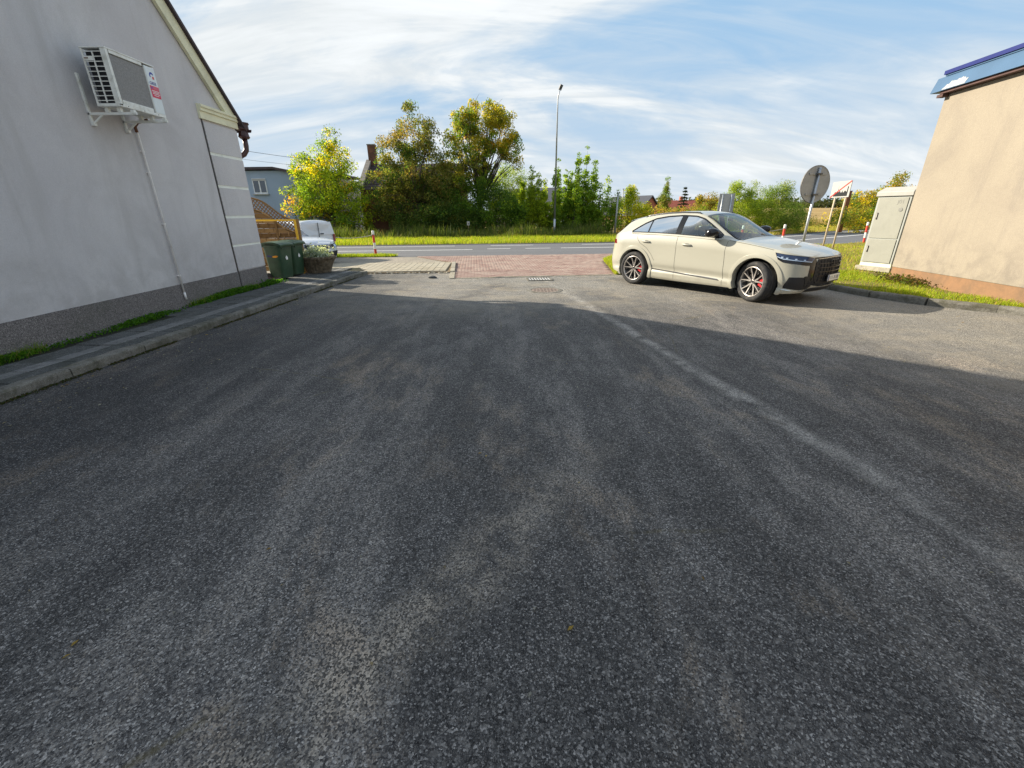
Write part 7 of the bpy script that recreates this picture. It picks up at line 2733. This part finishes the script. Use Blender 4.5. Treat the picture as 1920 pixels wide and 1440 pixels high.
grass('edge_grass', 'bright grass fringe between the red paving and the car tail', xy, np.full(len(xy), 0.005), rg.uniform(0.07, 0.17, len(xy)), rg.uniform(0.008, 0.016, len(xy)), [G2, G1, DRY], [4, 4, 1.5], rg, 0.5)
xy = scatter_poly([(-10.5, 18.6), (-5.0, 19.0), (-4.9, 19.35), (-5.6, 19.75), (-10.5, 19.6)], 7000, rg)
grass('island_grass', 'small strip of green grass round the bollards beside the road', xy, np.zeros(len(xy)), rg.uniform(0.05, 0.14, len(xy)), rg.uniform(0.009, 0.016, len(xy)), [G2, G1, G3], [4, 4, 2], rg, 0.4)
xy = scatter_poly([(-6.19, 3.2), (-6.08, 3.2), (-5.97, 7.0), (-6.00, 11.0), (-6.19, 11.0)], 17000, rg)
dens = np.clip(0.45 + 0.75 * smoothnoise(xy[:, 0] * 0.2, xy[:, 1], 1.5, 8.0), 0.1, 1.2) * (1 - np.exp(-((xy[:, 1] - 7.9) / 0.28) ** 2))
keep = rg.uniform(size=len(xy)) < dens
xy, dens = xy[keep], dens[keep]
P = np.concatenate([xy + rg.normal(0, 0.015, xy.shape), (0.095 + rg.uniform(0.0, 0.085, len(xy)) * (0.4 + dens))[:, None]], 1)
P[:, 0] = np.maximum(P[:, 0], -6.17)
v, f = leaf_arrays(P, rg.uniform(0.018, 0.05, len(P)), rg, droop=-0.6, aspect=0.6)
o = fast_mesh('wall_weeds', v, f, 'leaf', np.repeat(pick_tint(len(P), [(0.07, 0.19, 0.014), (0.10, 0.25, 0.016), (0.05, 0.13, 0.014)], [4, 3, 2], rg), 4, 0))
tag(o, 'low green weeds growing along the foot of the grey house wall', 'weeds', kind='stuff')
yy_ = rg.uniform(3.2, 10.9, 2600)
sel = smoothnoise(yy_ * 0, yy_, 1.9, 3.3) > -0.1
yy_ = yy_[sel & (np.abs(yy_ - 7.9) > 0.22)]
xy = np.stack([-6.17 + np.abs(rg.normal(0, 0.07, len(yy_))), yy_], 1)
grass('wall_grass', 'thin grass blades sprouting along the grey house wall', xy, np.full(len(xy), 0.09), rg.uniform(0.05, 0.17, len(xy)), rg.uniform(0.004, 0.009, len(xy)), [(0.12, 0.26, 0.02), (0.20, 0.30, 0.03), (0.34, 0.30, 0.10)], [4, 3, 1], rg, 0.5)
# a leafier tuft at the house corner
P = rg.normal(size=(900, 3)) * np.array([0.09, 0.22, 0.03]) + np.array([-6.02, 10.9, 0.135])
P[:, 2] = np.maximum(P[:, 2], 0.10)
v, f = leaf_arrays(P, rg.uniform(0.03, 0.065, len(P)), rg, droop=-0.6)
o = fast_mesh('corner_weeds', v, f, 'leaf', np.repeat(pick_tint(len(P), [(0.06, 0.17, 0.014), (0.09, 0.22, 0.016)], [3, 2], rg), 4, 0))
tag(o, 'leafy weed tuft at the house corner by the downpipe outlet', 'weeds', kind='stuff')
# broad leaved weeds and dry stalks at the peach wall corner
P = rg.normal(size=(1300, 3)) * np.array([0.16, 0.30, 0.05]) + np.array([9.28, 10.2, 0.15])
P[:, 2] = np.maximum(P[:, 2], 0.10)
v, f = leaf_arrays(P, rg.uniform(0.03, 0.08, len(P)), rg, droop=-0.4)
o = fast_mesh('wall_weeds', v, f, 'leaf', np.repeat(pick_tint(len(P), [(0.10, 0.14, 0.02), (0.20, 0.13, 0.05), (0.12, 0.09, 0.035)], [3, 2, 2], rg), 4, 0))
tag(o, 'brownish broad leaved weeds at the far corner of the peach wall', 'weeds', kind='stuff')
# moss and dirt line at the foot of the left kerb
ys = rg.uniform(3.0, 12.6, 5200)
xs = np.array([min(KX(y), -4.36) for y in ys]) + np.abs(rg.normal(0, 0.030, len(ys))) + 0.004
P = np.stack([xs, ys, rg.uniform(0.002, 0.016, len(ys))], 1)
P = P[smoothnoise(P[:, 0] * 0, P[:, 1], 2.3, 1.4) > -0.35]
v, f = leaf_arrays(P, rg.uniform(0.008, 0.026, len(P)), rg, droop=0, aspect=0.8)
o = fast_mesh('kerb_moss', v, f, 'leaf', np.repeat(pick_tint(len(P), [(0.07, 0.075, 0.03), (0.11, 0.09, 0.05), (0.055, 0.09, 0.02)], [3, 3, 2], rg), 4, 0))
tag(o, 'mossy dirt gathered along the foot of the left kerb', 'moss', kind='stuff')


def litter(name, label, pts, size, pal, wts, flat=True):
    pts = np.array(pts, float)
    n = len(pts)
    an = rg.uniform(0, 2 * math.pi, n)
    d = np.stack([np.cos(an), np.sin(an), rg.normal(0, 0.12, n)], 1)
    q = np.stack([-np.sin(an), np.cos(an), rg.normal(0, 0.15, n)], 1)
    s = (size * rg.uniform(0.6, 1.4, n))[:, None]
    asp = rg.uniform(0.3, 0.75, n)[:, None]
    c = np.concatenate([pts[:, :2], np.full((n, 1), 0.008)], 1)
    if pts.shape[1] > 2:
        c[:, 2] = pts[:, 2]
    v = np.stack([c - d * s * 0.5, c + q * s * asp * 0.5 + [0, 0, 0.004], c + d * s * 0.5, c - q * s * asp * 0.5 + [0, 0, 0.003]], 1).reshape(-1, 3)
    o = fast_mesh(name, v, np.arange(4 * n).reshape(n, 4), 'leaf', np.repeat(pick_tint(n, pal, wts, rg), 4, 0))
    tag(o, label, 'litter', kind='stuff')


leafspots = [(-4.86, 4.30), (-4.82, 4.42), (-4.88, 4.36), (-4.90, 4.55), (-4.84, 4.62), (-4.83, 5.6), (-4.7, 6.4), (7.6, 7.15), (7.68, 7.2), (7.2, 6.95), (7.3, 6.75), (6.8, 6.3), (-0.2, 2.80), (0.25, 1.35), (-1.35, 1.85), (-1.9, 1.3), (-1.88, 1.24), (0.95, 1.62), (-0.25, 2.84)]
litter('fallen_leaves', 'scattered yellow and tan fallen leaves on the asphalt', leafspots, 0.034, [(0.44, 0.30, 0.07), (0.36, 0.25, 0.10), (0.34, 0.21, 0.06)], [3, 2, 2])
n = 620
pts = np.stack([rg.uniform(-4.6, 8.5, n), rg.uniform(0.9, 11.5, n) ** 1.0], 1)
litter('pale_chips', 'tiny pale stone chips and straw scattered over the asphalt', pts, 0.016, [(0.42, 0.40, 0.35), (0.52, 0.50, 0.46), (0.34, 0.28, 0.18), (0.46, 0.36, 0.20)], [4, 3, 2, 1])
n = 160
pts = np.stack([KX(rg.uniform(3, 11, n)) + np.abs(rg.normal(0, 0.35, n)) + 0.02, rg.uniform(3.0, 11.5, n)], 1)
litter('pale_chips', 'pale bits and husks lying near the left kerb', pts, 0.028, [(0.42, 0.40, 0.35), (0.5, 0.42, 0.28)], [4, 3])
